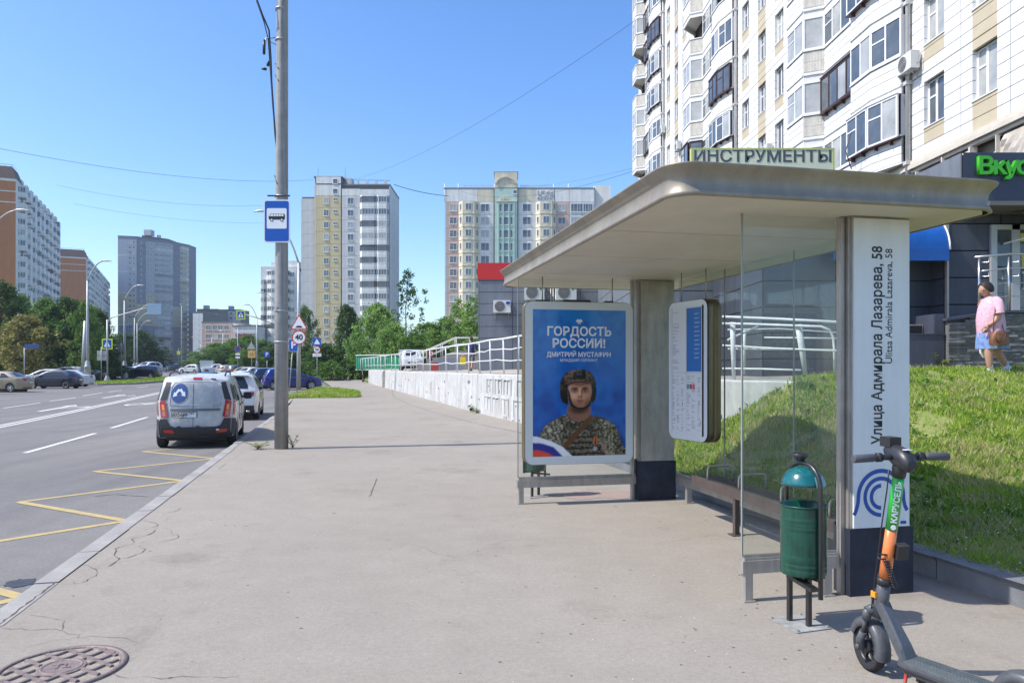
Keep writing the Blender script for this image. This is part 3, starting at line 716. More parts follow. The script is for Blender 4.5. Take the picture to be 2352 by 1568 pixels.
# light boxes (advert and timetable) with rounded corners
M_box = pm("lightbox_frame", (.60,.64,.66), .3, .1); M_boxs = pm("lightbox_side", (.19,.145,.08), .4, .6, var=.1)
def rr2(x0, z0, x1, z1, r, n=8):
    pts = []
    for cx, cz, a in ((x1-r, z0+r, -90), (x1-r, z1-r, 0), (x0+r, z1-r, 90), (x0+r, z0+r, 180)):
        for k in range(n+1): q = R(a+90*k/n); pts.append((cx+r*math.cos(q), cz+r*math.sin(q)))
    return pts
def lightbox(name, w, h, d, loc, rz, bt, sidemat):
    """front face at y=0 looking to -y, body behind it"""
    o = put(name, None, SH, loc, (0,0,rz))
    T = Matrix(((1,0,0,0),(0,0,-1,0),(0,1,0,0),(0,0,0,1)))   # prism z -> -y
    def ringp(i, y): return [Vector((x, y, z)) for x, z in rr2(i, i, w-i, h-i, max(.11-i, .02))]
    mb = MB(); mb.loft([ringp(.004, .02), ringp(0, .035), ringp(0, d*.48), ringp(.008, d*.485), ringp(.008, d*.515), ringp(0, d*.52), ringp(0, d-.02), ringp(.02, d)], smooth=True, cap=False)
    mb.add(ringp(.02, d), [tuple(range(36))]); mb.build("casing", sidemat, o)
    mb = MB(); mb.loft([ringp(.004, .02), ringp(.004, .006), ringp(.008, .0)], 1, cap=False); a = ringp(.008, .0); n = len(a)
    b = [Vector((clamp(v.x, bt, w-bt), .0, clamp(v.z, bt, h-bt))) for v in a]; c = [Vector((v.x, .006, v.z)) for v in b]
    mb.add(a+b, [(k, (k+1) % n, (k+1) % n+n, k+n) for k in range(n)], 0); mb.add(b+c, [(k, (k+1) % n, (k+1) % n+n, k+n) for k in range(n)], 1)
    mb.build("front_frame", [M_box, black], o); return o
AB = lightbox("advert_box", 1.42, 2.03, .17, (-1.515, 4.0, .50), 0, .105, M_boxs)
M_pb = bpy.data.materials.new("poster_blue"); M_pb.use_nodes = True; nt = M_pb.node_tree; b = nt.nodes["Principled BSDF"]
b.inputs["Roughness"].default_value = .18; b.inputs["Coat Weight"].default_value = .5; b.inputs["Coat Roughness"].default_value = .03
tc = nt.nodes.new("ShaderNodeTexCoord"); no_ = nt.nodes.new("ShaderNodeTexNoise"); no_.inputs["Scale"].default_value = 2.1; no_.inputs["Detail"].default_value = 6
rp = nt.nodes.new("ShaderNodeValToRGB"); rp.color_ramp.elements[0].position = .42; rp.color_ramp.elements[0].color = (.008,.06,.29,1); rp.color_ramp.elements[1].position = .62; rp.color_ramp.elements[1].color = (.025,.21,.54,1)
sp_ = nt.nodes.new("ShaderNodeSeparateXYZ"); mr_ = nt.nodes.new("ShaderNodeMapRange"); mr_.inputs[1].default_value = 0; mr_.inputs[2].default_value = 1.8; mr_.inputs[3].default_value = -.10; mr_.inputs[4].default_value = .17
ad_ = nt.nodes.new("ShaderNodeMath"); nt.links.new(tc.outputs["Object"], no_.inputs["Vector"]); nt.links.new(tc.outputs["Object"], sp_.inputs[0]); nt.links.new(sp_.outputs[2], mr_.inputs[0])
nt.links.new(no_.outputs["Fac"], ad_.inputs[0]); nt.links.new(mr_.outputs[0], ad_.inputs[1]); nt.links.new(ad_.outputs[0], rp.inputs[0]); nt.links.new(rp.outputs[0], b.inputs["Base Color"])
PW, PH = 1.21, 1.82
P = MB(); P.box(0, .0035, 0, PW, .0055, PH); P.build("poster_backing", M_pb, AB, loc=(.105, .0, .105))
pwh = pm("printed_white", (.72,.74,.78), .3)
# the flat print itself: a painted colour grid (soft shapes) on the poster sheet
GX, GY = 230, 346
px_, py_ = np.meshgrid(np.linspace(232, 860, GX), np.linspace(1185, 240, GY))
g_ = np.random.default_rng(5)
def blur(m, n):
    k = np.hanning(2*n+3)[1:-1]; k /= k.sum(); p = np.pad(m, n, mode='edge')
    p = np.apply_along_axis(lambda r: np.convolve(r, k, 'valid'), 1, p); return np.apply_along_axis(lambda r: np.convolve(r, k, 'valid'), 0, p)
def smooth(pts, n=5):
    q = []; L = len(pts)
    for i in range(L):
        p0, p1, p2, p3 = (np.array(pts[(i+k-1) % L], float) for k in range(4))
        for t in np.arange(n)/n: q.append(.5*((2*p1)+(p2-p0)*t+(2*p0-5*p1+4*p2-p3)*t*t+(3*p1-p0-3*p2+p3)*t**3))
    return q
def mask(pts, soft=1, sm=True):
    q = smooth(pts) if sm else pts; r = np.zeros(px_.shape, bool); j = len(q)-1
    for i in range(len(q)):
        (xi, yi), (xj, yj) = q[i], q[j]
        if yi != yj: r ^= ((yi > py_) != (yj > py_)) & (px_ < (xj-xi)*(py_-yi)/(yj-yi)+xi)
        j = i
    return blur(r.astype(float), soft)
def ellm(cx, cy, rx, ry, soft=1.): d = np.sqrt(((px_-cx)/rx)**2+((py_-cy)/ry)**2); return np.clip((1-d)/soft+.5, 0, 1)
img = np.zeros(px_.shape+(3,))
def lin(c): return (np.array(c, float)/255)**2.2
def put_(m, c): img[:] = img*(1-m[..., None])+(lin(c) if not isinstance(c, np.ndarray) else c)*m[..., None]
def nz(n, seed=0): return blur(np.random.default_rng(seed).uniform(-1, 1, px_.shape), n)*n*1.5
v = (py_-240)/945
img[:] = lin((18,112,188))*(1-v[..., None])+lin((6,62,150))*v[..., None]
cl = np.clip(nz(16, 3)*1.6, -1, 1); put_(np.clip(cl, 0, 1)*.35*(v > .3), (26,105,190)); put_(np.clip(-cl, 0, 1)*.3, (8,50,140))
for e in ((330,850,45,80), (800,760,40,90), (380,1000,70,50), (700,900,60,40)): put_(ellm(*e, .9)*.35, (9,48,130))
for e in ((740,690,110,60), (310,640,90,60)): put_(ellm(*e, 1.2)*.3, (28,120,205))
def camo_arr(sd, d=1.):
    n1 = nz(3, sd); n2 = nz(2, sd+1); a = np.zeros(img.shape); a[:] = lin((96,94,78))
    for m, c in ((n1 > .12, (134,128,106)), (n1 < -.28, (62,56,48)), (n2 > .40, (134,130,112)), (n2 < -.5, (40,37,35)), ((n1 > .45) & (n2 > .2), (176,172,158))): a[m] = lin(c)
    return np.stack([blur(a[..., k], 1) for k in range(3)], -1)*d
put_(mask([(270,1075),(300,1003),(350,962),(410,932),(470,915),(600,925),(700,945),(770,975),(802,1022),(832,1110),(842,1200),(262,1200)]), camo_arr(11))
put_(mask([(425,1070),(438,965),(480,932),(540,968),(625,938),(692,962),(702,1060),(725,1200),(425,1200)])*.9, camo_arr(21, .5))
for k in range(4): put_(mask([(440,1060+k*36),(700,1056+k*36),(702,1066+k*36),(440,1072+k*36)], 1, False)*.8, (24,22,24)); put_(mask([(470,1076+k*36),(620,1074+k*36),(620,1082+k*36),(470,1084+k*36)], 1, False)*.4, (120,112,104))
put_(ellm(300,1120,40,90,.8)*.5, (25,26,24)); put_(ellm(815,1120,30,90,.8)*.5, (25,26,24)); put_(ellm(540,990,90,30,.8)*.5, (22,20,18))
put_(mask([(395,937),(470,914),(480,926),(402,952)], 1, False), (70,60,48)); put_(mask([(632,925),(722,940),(704,952),(628,944)], 1, False), (70,60,48))
put_(mask([(472,860),(470,930),(540,965),(612,926),(608,860)]), (128,92,76)); put_(ellm(540,880,60,32,.7)*.85, (52,32,26)); put_(mask([(455,925),(480,950),(540,975),(600,952),(625,925),(640,950),(560,1000),(520,1000),(445,950)]), camo_arr(31, .7))
# head
put_(ellm(456,812,13,32,.5), (128,84,68)); put_(ellm(626,812,11,32,.5), (84,54,44))
put_(mask([(470,735),(466,800),(478,848),(512,880),(548,888),(584,880),(612,850),(624,800),(622,735),(600,700),(545,690),(495,700)]), (186,134,108))
F_ = mask([(470,735),(466,800),(478,848),(512,880),(548,888),(584,880),(612,850),(624,800),(622,735),(600,700),(545,690),(495,700)])
def fc(m, c): put_(m*F_, c)
fc(np.clip((px_-560)/70, 0, 1)*.6, (122,80,64)); fc(ellm(508,790,26,30,1.)*.6, (216,168,140)); fc(ellm(545,715,60,22,.9)*.75, (92,60,48)); fc(ellm(520,745,40,12,.9)*.3, (176,128,104)); fc(ellm(548,865,52,34,1.)*.5, (92,68,58)); fc(ellm(500,850,22,30,1.)*.45, (98,70,58)); fc(ellm(600,845,22,30,1.)*.55, (70,48,40))
for cx_ in (511, 580): fc(ellm(cx_,763,24,12,.9)*.8, (82,52,44)); fc(ellm(cx_,765,12,4.5,.6)*.8, (168,150,142)); fc(ellm(cx_+1,765,4.5,4.5,.6), (24,18,18)); fc(ellm(cx_,760,15,3,.7)*.8, (38,26,24)); fc(ellm(cx_,778,16,4,1.)*.35, (104,70,58))
fc(mask([(487,752),(500,742),(530,745),(532,752),(502,752)]), (34,25,23)); fc(mask([(562,745),(590,741),(606,750),(590,752),(563,752)]), (34,25,23))
fc(ellm(546,775,6,26,1.)*.7, (220,172,145)); fc(ellm(559,782,6,24,1.)*.6, (94,60,50)); fc(ellm(547,801,16,7,.8)*.7, (110,70,58)); fc(ellm(547,798,8,5,.8)*.6, (178,128,106)); fc(ellm(539,806,4,2.5,.6), (44,28,25)); fc(ellm(556,806,4,2.5,.6), (44,28,25))
fc(ellm(548,817,24,5,.9)*.5, (92,64,55)); fc(mask([(520,829),(540,823),(548,825),(556,823),(576,829),(560,838),(536,838)]), (142,88,80)); fc(ellm(548,830,28,1.8,.6)*.9, (62,34,32)); fc(ellm(548,843,16,3.5,1.)*.6, (84,56,48)); fc(ellm(548,856,20,9,1.)*.4, (128,92,76))
# helmet
Hm = mask([(412,770),(416,705),(448,652),(498,629),(548,624),(608,638),(645,680),(657,740),(655,800),(640,838),(629,832),(627,752),(616,716),(560,698),(510,700),(471,722),(466,790),(469,842),(455,850),(424,828)])
hc = np.zeros(img.shape); hc[:] = lin((62,50,44)); n3 = nz(4, 77); hc[n3 > .12] = lin((112,92,78)); hc[n3 < -.2] = lin((30,27,26)); hc = np.stack([blur(hc[..., k], 2) for k in range(3)], -1); sh_ = np.clip(1.15-np.abs(px_-520)/150, .25, 1.15)*np.clip(1.25-(py_-640)/170, .35, 1.2); put_(Hm, hc*sh_[..., None])
put_(mask([(466,735),(480,712),(545,700),(605,712),(622,735),(612,722),(545,708),(490,720)])*.95, (18,16,16)); put_(mask([(502,640),(578,640),(582,690),(506,692)], 1, False)*.9, (26,28,33)); put_(mask([(520,648),(560,648),(560,664),(520,664)], 1, False)*.6, (78,88,104)); put_(ellm(470,668,26,9,.9)*.4, (150,128,112)); put_(ellm(440,780,18,44,.6)*.7, (20,19,19)); put_(ellm(643,780,12,44,.6)*.7, (14,13,13))
put_(mask([(466,765),(474,762),(492,830),(510,858),(545,872),(588,862),(612,835),(624,790),(628,800),(622,842),(600,876),(545,892),(494,870),(472,830)])*.95, (20,18,19))
put_(mask([(425,1128),(444,1100),(620,920),(645,940),(470,1125),(440,1142)], 1, False), (92,64,46)); put_(mask([(632,1110),(644,1060),(668,1064),(668,1112)], 1, False), (176,96,60)); put_(mask([(646,1110),(652,1062),(656,1062),(656,1112)], 1, False), (40,26,22)); put_(ellm(650,1142,14,15,.4), (150,150,150)); put_(mask([(672,1080),(700,1100),(735,1150),(738,1185),(715,1170)])*.4, (190,150,138))
put_(mask([(200,1050),(260,1056),(350,1085),(430,1125),(505,1195),(200,1195)], 1, False), (214,218,226)); put_(mask([(200,1092),(290,1098),(370,1125),(440,1195),(200,1195)], 2, False), (38,48,128)); put_(mask([(200,1142),(270,1143),(330,1160),(385,1195),(200,1195)], 2, False), (206,66,44))
img *= (1+.05*g_.normal(size=px_.shape))[..., None]
me = bpy.data.meshes.new("portrait_print"); X_ = (px_-232)/628*PW; Z_ = (1185-py_)/945*PH; co = np.stack([X_, np.full_like(X_, .0028), Z_], -1).reshape(-1, 3); i0 = (np.arange(GY-1)[:, None]*GX+np.arange(GX-1)).reshape(-1); fc_ = np.stack([i0, i0+1, i0+GX+1, i0+GX], -1)
me.vertices.add(len(co)); me.vertices.foreach_set("co", co.reshape(-1)); me.loops.add(fc_.size); me.loops.foreach_set("vertex_index", fc_.reshape(-1).astype(np.int32)); me.polygons.add(len(fc_)); me.polygons.foreach_set("loop_start", (np.arange(len(fc_))*4).astype(np.int32)); me.update(calc_edges=True)
ca = me.color_attributes.new("print", 'FLOAT_COLOR', 'POINT'); ca.data.foreach_set("color", np.concatenate([np.clip(img*1.12, 0, .9), np.ones(px_.shape+(1,))], -1).reshape(-1).astype(np.float32))
mp_ = pm("poster_print", (.1,.2,.5), .16, coat=.4); an_ = mp_.node_tree.nodes.new("ShaderNodeAttribute"); an_.attribute_name = "print"; mp_.node_tree.links.new(an_.outputs["Color"], mp_.node_tree.nodes["Principled BSDF"].inputs["Base Color"]); me.materials.append(mp_)
put("poster", me, AB, (.105, 0, .105))
zt = lambda y: (1185-y)/945*PH; xt = lambda x: (x-232)/628*PW
ty = -.0001
for body, sz, x, y, b_, sxx in (("ГОРДОСТЬ", .152, 543, 383, .0040, 1.0), ("РОССИИ!", .152, 541, 460, .0040, 1.0), ("ДМИТРИЙ МУСТАФИН", .080, 541, 531, .0016, .92), ("МЛАДШИЙ СЕРЖАНТ", .048, 540, 567, .0, .95)):
    text(body, sz, pwh, AB, (.105+xt(x), ty+.0003, .105+zt(y)), (R(90), 0, 0), bold=b_, ext=.0005, sx=sxx)
mb = MB()
for dx, dz, s_ in ((0,0,.022),(-.03,-.003,.013),(.03,-.003,.013),(-.022,.014,.010),(.022,.014,.010),(0,-.02,.012),(-.014,-.032,.007),(.014,-.032,.007)):
    mb.lathe([(0.0001,0),(s_,0)], 10, M=Matrix.Translation((.105+xt(542)+dx, -.0002, .105+zt(312)+dz)) @ Matrix.Rotation(R(90), 4, 'X'), smooth=False)
mb.build("crest_print", pwh, AB)
mb = MB(); mb.box(.5, -.01, 2.025, .85, .06, 2.05); mb.box(.15, .02, 2.02, .33, .08, 2.045); mb.box(1.05, .02, 2.02, 1.16, .08, 2.045); mb.build("top_clip", black, AB)
mb = MB()
for x in (.25, 1.17): mb.tube([(x, .09, 2.02), (x, .09, 2.335)], .008, 6)
mb.build("hanger_rod", steel, AB)

TB = lightbox("timetable_box", .74, 1.62, .20, (.135, 3.45, .86), R(-79), .07, M_boxs)
pap = pm("timetable_paper", (.60,.62,.64), .3); pgr = pm("timetable_ink", (.22,.24,.28), .4); pbl2 = pm("timetable_blue", (.03,.14,.42), .3)
mb = MB(); mb.box(.065, .003, .065, .635, .0055, 1.555); mb.build("timetable_sheet", pap, TB)
mb = MB(); mb.box(.355, .0016, .80, .625, .0030, 1.53); mb.build("blue_print", pbl2, TB)
mb = MB(); rr = random.Random(2)
def tcell(x0, z0, x1, z1): mb.add([(x0,.0012,z0),(x1,.0012,z0),(x1,.0012,z1),(x0,.0012,z1)], [(0,1,2,3)])
tcell(.348,.08,.351,1.54); tcell(.075,.785,.625,.788)
for z in np.arange(.10, .76, .0165):
    for x0, x1 in ((.08,.14),(.165,.225),(.25,.31),(.365,.44),(.45,.52),(.56,.615)):
        if rr.random() < .62: tcell(x0, z, x0+(x1-x0)*rr.uniform(.3,1), z+.0055)
for z in np.arange(.83, 1.52, .0165):
    if rr.random() < .6: tcell(.085, z, .085+rr.uniform(.04,.14), z+.005)
for (x, z) in ((.10,.40),(.18,.24),(.27,.40),(.12,.22),(.58,.42),(.60,.2)): tcell(x, z, x+.014, z+.04)
mb.build("timetable_print", pgr, TB)
mb = MB()
for z in np.arange(.95, 1.5, .05):
    mb.add([(.50,.0009,z),(.50+.1*rr.uniform(.5,1),.0009,z),(.60,.0009,z+.014),(.50,.0009,z+.014)], [(0,1,2,3)])
mb.build("pale_print", pm("timetable_pale", (.25,.38,.6), .3), TB)
for k, c_ in enumerate(((.05,.3,.35), (.5,.05,.06), (.55,.1,.12))):
    mb = MB(); mb.add([(.36+.052*k,.0009,.60),(.402+.052*k,.0009,.60),(.402+.052*k,.0009,.655),(.36+.052*k,.0009,.655)], [(0,1,2,3)]); mb.build("pictogram", pm(f"pictogram_colour_{k}", c_, .3), TB)
mb = MB()
for x in (.12, .58): mb.tube([(x, .1, 1.61), (x, .1, 1.97)], .007, 6)
for z in (.25, 1.35): mb.box(.15, .23, z, .55, .352, z+.05)
mb.build("hanger_rod", steel, TB)

# ============================================================ LITTER BINS
M_bg = pm("bin_green", (.003,.060,.038), .36, var=.25, scale=9, coat=.3); M_bt = pm("bin_teal", (.006,.12,.13), .22, var=.2, scale=12, coat=.5); M_cp = pm("chipped_paint", (.22,.42,.42), .6)
M_bk = pm("bin_frame_black", (.018,.018,.02), .32, coat=.4)
def make_bin(label, loc, rz, lid=True):
    t = thing("litter_bin", label, "litter bin", loc, rz)
    mb = MB(); n = 40; prof = [(.150,.345),(.155,.35)]
    for z in np.arange(.36, .80, .01):
        rb = .003*sum(math.exp(-((z-k)/.006)**2) for k in (.375,.41,.445,.465,.66,.685,.715))
        prof.append((.155+rb*1.4, z))
    prof += [(.158,.80),(.162,.806),(.158,.812),(.151,.806),(.150,.36),(.0001,.355)]
    mb.lathe([(.0001,.345)]+prof, n); mb.build("bin_body", M_bg, t)
    mb = MB()
    if lid:
        mb.lathe([(.0001,1.065),(.05,1.06),(.095,1.04),(.125,1.01),(.146,.965),(.152,.94),(.148,.94),(.12,1.0),(.0001,1.05)], 36); mb.build("domed_lid", M_bt, t)
        mb = MB(); mb.lathe([(.128,1.008),(.1475,.965),(.1535,.942)], 9, a0=R(-5), a1=R(60)); mb.build("chipped_patch", M_cp, t)
        mb = MB(); mb.lathe([(.0001,1.10),(.02,1.10),(.05,1.12),(.066,1.15),(.06,1.15),(.045,1.127),(.0001,1.112)], 20, M=Matrix.Translation((-.02,-.01,.0))); mb.build("ash_dish", M_bk, t)
        arch = []
        for k in range(0, 13):
            q = PI*k/12; arch.append((.178*math.cos(q), 0, .935+.155*math.sin(q)))
        mb = MB(); mb.tube([(.178,0,.215),(.178,0,.5)]+arch+[(-.178,0,.5),(-.178,0,.32)], .0165, 10); mb.build("arch_handle", M_bk, t)
    mb = MB(); mb.box(-.10,-.10,.30,.16,-.04,.325, 0, Matrix.Rotation(R(8),4,'Y')); mb.box(.03,-.02,.31,.06,.14,.33)
    mb.box(-.16,-.012,.325,.18,.012,.345); mb.build("cradle_bar", M_bk, t)
    for x_, y in ((-.09, -.07), (.05, -.02)):
        mb = MB(); mb.box(x_, y, 0, x_+.03, y+.03, .335); mb.build("post", M_bk, t)
    mb = MB(); mb.box(-.17,-.17,.002,.15,.12,.008); 
    for x, y in ((-.15,-.15),(.13,-.15),(.13,.10),(-.15,.10)): mb.lathe([(.0001,.02),(.009,.02),(.009,.006)], 6, M=Matrix.Translation((x,y,0)), smooth=False)
    mb.build("base_plate", pm("cement_grey_plate", (.27,.27,.26), .8, var=.3, scale=12), t); return t
bin1 = make_bin("green litter bin with teal domed lid standing in front of the shelter", (1.935, 4.92, 0), R(-72))
bin1.scale = (.93, .93, .985)
bin2 = dup(bin1, (.30, 9.85, 0), R(30), "green litter bin half hidden behind the advert poster box")
bin3 = dup(bin1, (-17.9, 84, .55), R(0), "distant green litter bin on the lawn beyond the path")

# ============================================================ SCOOTER
M_sg = pm("scooter_grey", (.085,.09,.10), .42, var=.08, scale=8); M_sd = pm("scooter_dark", (.025,.026,.03), .4); M_sgr = pm("scooter_green", (.01,.36,.03), .3, coat=.5); M_sor = pm("scooter_orange", (.72,.20,.05), .35, coat=.4)
M_deck = pm("scooter_deck_mat", (.10,.12,.125), .75, var=.1, scale=30, bump=.5, bscale=200); M_grip = pm("scooter_grip", (.07,.072,.085), .7)
def make_scooter(label, loc, rz):
    """local: +x forward, y left, z up; origin under the front axle"""
    t = thing("electric_scooter", label, "scooter", loc, rz)
    rx = Matrix.Rotation(R(90), 4, 'X')
    for nm, x, r in (("front_wheel", 0, .13), ("rear_wheel", -.89, .125)):
        w = put(nm, None, t, (x, 0, r))
        mb = MB(); pr_ = [(r-.045,-.022),(r-.02,-.03),(r-.006,-.026)]
        for k in range(5): pr_ += [(r-.002+(.002 if k % 2 else -.003), -.018+.009*k)]
        pr_ += [(r-.006,.026),(r-.02,.03),(r-.045,.022),(r-.045,-.022)]
        mb.lathe(pr_, 36, M=rx); mb.build("tyre", rubber, w)
        mb = MB(); mb.lathe([(r-.044,-.018),(r-.052,-.012),(r-.052,.012),(r-.044,.018),(r-.044,-.018)], 30, M=rx); mb.lathe([(.0001,-.03),(.034,-.03),(.036,.03),(.0001,.03)], 20, M=rx)
        for k in range(6):
            q = k*PI/3; mb.cbox((math.cos(q)*.055, 0, math.sin(q)*.055), (.05,.018,.016), M=Matrix.Rotation(-q,4,'Y'))
        mb.build("rim", M_sd, w)
    # fenders
    def fender(cx, cz, r, a0, a1, w, nm):
        mb = MB(); rings = []
        for k in range(15):
            q = R(lerp(a0, a1, k/14)); rings.append([Vector((cx+(r+o)*math.cos(q), y, cz+(r+o)*math.sin(q))) for y, o in ((-w,-.05),(-w,-.012),(-w*.7,0),(0,.006),(w*.7,0),(w,-.012),(w,-.05),(w*.9,-.05),(w*.65,-.006),(0,0),(-w*.65,-.006),(-w*.9,-.05))])
        mb.loft(rings); mb.build(nm, M_sg, t)
    fender(0, .13, .152, 20, 195, .042, "front_fender"); fender(-.89, .125, .15, 0, 150, .05, "rear_fender")
    # fork, both sides
    for s_ in (1, -1):
        mb = MB(); mb.tube([(0.0, s_*.058, .12), (.0, s_*.06, .17), (-.03, s_*.06, .22)], [.024,.024,.021], 10); mb.tube([(-.03, s_*.06, .22),(-.055, s_*.058, .31)], .012, 10, 0); mb.lathe([(.0001,-.012),(.016,-.012),(.016,.012),(.0001,.012)], 12, M=Matrix.Translation((0,s_*.075,.13)) @ rx)
        mb.tube([(-.05, s_*.058, .29),(-.062, s_*.05, .345)], [.024,.026], 10); mb.build("fork_leg", M_sg, t)
    mb = MB(); mb.tube([(-.06,-.06,.335),(-.075,0,.36),(-.06,.06,.335)], .026, 10); mb.build("fork_crown", M_sg, t)
    # steering column
    A = Vector((-.095, 0, .33)); B = Vector((-.275, 0, 1.13)); P_ = lambda k: A.lerp(B, k)
    mb = MB(); mb.tube([P_(-.02), P_(.10), P_(.22)], [.040,.040,.036], 14); mb.build("head_tube", M_sg, t)
    mb = MB(); mb.tube([P_(.21), P_(.25)], [.044,.042], 14); mb.build("folding_clamp", M_sd, t)
    mb = MB(); mb.tube([P_(.22), P_(.40), P_(.58)], [.034,.0325,.031], 18); mb.build("stem_lower", M_sor, t)
    mb = MB(); mb.tube([P_(.575), P_(.92)], [.0325,.031], 18); mb.build("stem_upper", M_sgr, t)
    mb = MB(); mb.tube([P_(.92), P_(.97), P_(1.03)], [.036,.040,.036], 14); 
    # console
    n = Vector((-.97, 0, -.22)).normalized()
    mb.loft([[Vector((x, .048*w_*math.cos(q), z+h_*math.sin(q))) for q in [2*PI*k/14 for k in range(14)]] for x, w_, z, h_ in ((-.375,.55,1.135,.022),(-.36,.85,1.14,.045),(-.31,1.0,1.155,.058),(-.25,1.0,1.17,.055),(-.19,.85,1.185,.042),(-.16,.5,1.19,.022))])
    mb.tube([P_(.98), P_(1.06), Vector((-.285,0,1.17))], [.038,.044,.045], 14)
    mb.build("console", M_sd, t)
    mb = MB(); mb.cbox((-.19, 0, 1.235), (.09,.07,.05)); mb.build("phone_holder", black, t)
    mb = MB(); mb.cbox((-.335,.0,1.207), (.03,.04,.003)); mb.build("code_sticker", white_s, t)
    mb = MB(); mb.tube([(-.27,-.20,1.165),(-.265,-.05,1.165),(-.265,.05,1.165),(-.27,.20,1.165)], .015, 12); mb.build("handlebar", M_sd, t)
    for s_ in (1, -1):
        mb = MB(); mb.tube([(-.27, s_*.155,1.165),(-.275,s_*.165,1.165),(-.285,s_*.285,1.163),(-.286,s_*.29,1.163)], [.017,.0205,.0205,.016], 14); mb.build("grip", M_grip, t)
        mb = MB(); mb.tube([(-.267, s_*.11,1.165),(-.267,s_*.14,1.165)], .023, 12); mb.tube([(-.26, s_*.12,1.16),(-.22,s_*.15,1.15),(-.215,s_*.22,1.148)], .006, 6); mb.build("brake_lever", M_sd, t)
    # cable, lock
    mb = MB(); mb.tube([(-.24,.045,1.10),(-.225,.045,1.0),(-.175,.045,.8),(-.125,.045,.55),(-.09,.045,.38),(-.05,.05,.25)], .004, 6); mb.build("brake_cable", black, t)
    mb = MB(); p = P_(.43)+Vector((-.03,-.055,.0)); mb.cbox(p, (.05,.07,.075), M=Matrix.Rotation(R(-12),4,'Y')); mb.build("lock_box", M_sd, t)
    mb = MB(); pts = [P_(.33+.00)+Vector((.0,.04,.06)), P_(.38)+Vector((0,.05,.0))]
    c0 = P_(.37)+Vector((-.04,.035,.01)); c1_ = P_(.19)+Vector((-.055,-.035,.0)); nn = 110
    mb.tube([c0.lerp(c1_, k/nn)+Vector((.013*math.cos(k*.62), .013*math.sin(k*.62), 0)) for k in range(nn)], .0045, 6)
    mb.tube([P_(.40)+Vector((-.03,-.04,0)), P_(.41)+Vector((-.02,.03,.0)), P_(.41)+Vector((.0,.065,.0)), P_(.385)+Vector((-.02,.07,.0)), c0], .005, 6); mb.build("coiled_lock_cable", black, t)
    mb = MB(); mb.cbox((-.062,.0,.40), (.02,.05,.07)); mb.build("fork_plate", M_sd, t)
    mb = MB(); mb.cbox((-.105,.045,.435), (.04,.012,.03)); mb.build("reflector", pm("amber_reflector", (.8,.30,.02), .2), t)
    # neck and deck
    def ring(x, z, w, h, r=.35): return [Vector((x, w*a, z+h*b)) for a, b in ((-1,-.6),(-.7,-1),(.7,-1),(1,-.6),(1,.6),(.75,1),(-.75,1),(-1,.6))]
    mb = MB(); mb.loft([ring(-.09,.42,.034,.045), ring(-.13,.36,.036,.05), ring(-.20,.26,.040,.055), ring(-.27,.165,.052,.05), ring(-.30,.12,.06,.03)], smooth=False); mb.build("neck", M_sg, t)
    mb = MB()
    for k, c_ in enumerate(range(5)):
        mb.cbox((-.150-.028*k, -.0415-.0012*k, .335-.042*k), (.016,.0015,.018 if k % 2 else .026), M=Matrix.Rotation(R(32),4,'Y'))
    mb.build("sticker_print", pm("sticker_print", (.35,.42,.37), .4), t)
    mb = MB(); mb.cbox((-.175,-.0405,.29), (.045,.0012,.22), M=Matrix.Rotation(R(32),4,'Y')); mb.build("sticker", black, t)
    out = [(-.235,.0),(-.25,.05),(-.30,.078),(-.40,.088),(-.68,.088),(-.76,.07),(-.82,.05),(-.82,-.05),(-.76,-.07),(-.68,-.088),(-.40,-.088),(-.30,-.078),(-.25,-.05)]
    sc_ = lambda k: [((x+.53)*k-.53, y*k) for x, y in out]
    mb = MB(); mb.loft([[Vector((x, y, z)) for x, y in sc_(k)] for k, z in ((.86,.095),(.96,.10),(1,.115),(1,.14),(.985,.15))], smooth=False); mb.build("deck", M_sg, t)
    mb = MB(); mb.loft([[Vector((x, y, z)) for x, y in sc_(k)] for k, z in ((.95,.148),(.945,.1535))], smooth=False)
    for i in range(26):
        x = -.28-.0185*i
        for s_ in (1,-1):
            for j in range(3):
                y = s_*(.012+.024*j); mb.cbox((x, y, .1545), (.004,.026,.003), rz=s_*R(35))
    mb.build("deck_mat", M_deck, t)
    mb = MB(); mb.tube([(-.245,.0,.107),(-.255,.055,.112),(-.30,.083,.118),(-.40,.094,.125),(-.68,.094,.125),(-.76,.075,.125)], .006, 6); mb.tube([(-.255,-.055,.112),(-.30,-.083,.118),(-.40,-.094,.125),(-.68,-.094,.125),(-.76,-.075,.125)], .006, 6); mb.build("deck_trim", black, t)
    mb = MB(); mb.tube([(-.31,.06,.10),(-.33,.10,.07),(-.36,.19,.004)], [.011,.009,.008], 8); mb.build("kickstand", pm("kickstand_red", (.35,.05,.04), .5), t)
    mb = MB(); mb.tube([(-.36,0,.10),(-.36,0,.06)], .03, 8); mb.build("kickstand_mount", M_sd, t)
    mb = MB(); mb.tube([(-.80,.07,.13),(-.89,.07,.125)], .014, 8); mb.tube([(-.80,-.07,.13),(-.89,-.07,.125)], .014, 8); mb.build("rear_stay", M_sg, t)
    return t, P_
scoot, SP = make_scooter("rental electric scooter with green and orange stem parked beside the litter bin", (1.98, 4.16, 0), R(90+29))
scoot.scale = (.93, 1.0, 1.055)
ST_ = Matrix.Translation((-.12,0,0)) @ Matrix.Rotation(R(-19), 4, 'Z') @ Matrix.Translation((.12,0,0))
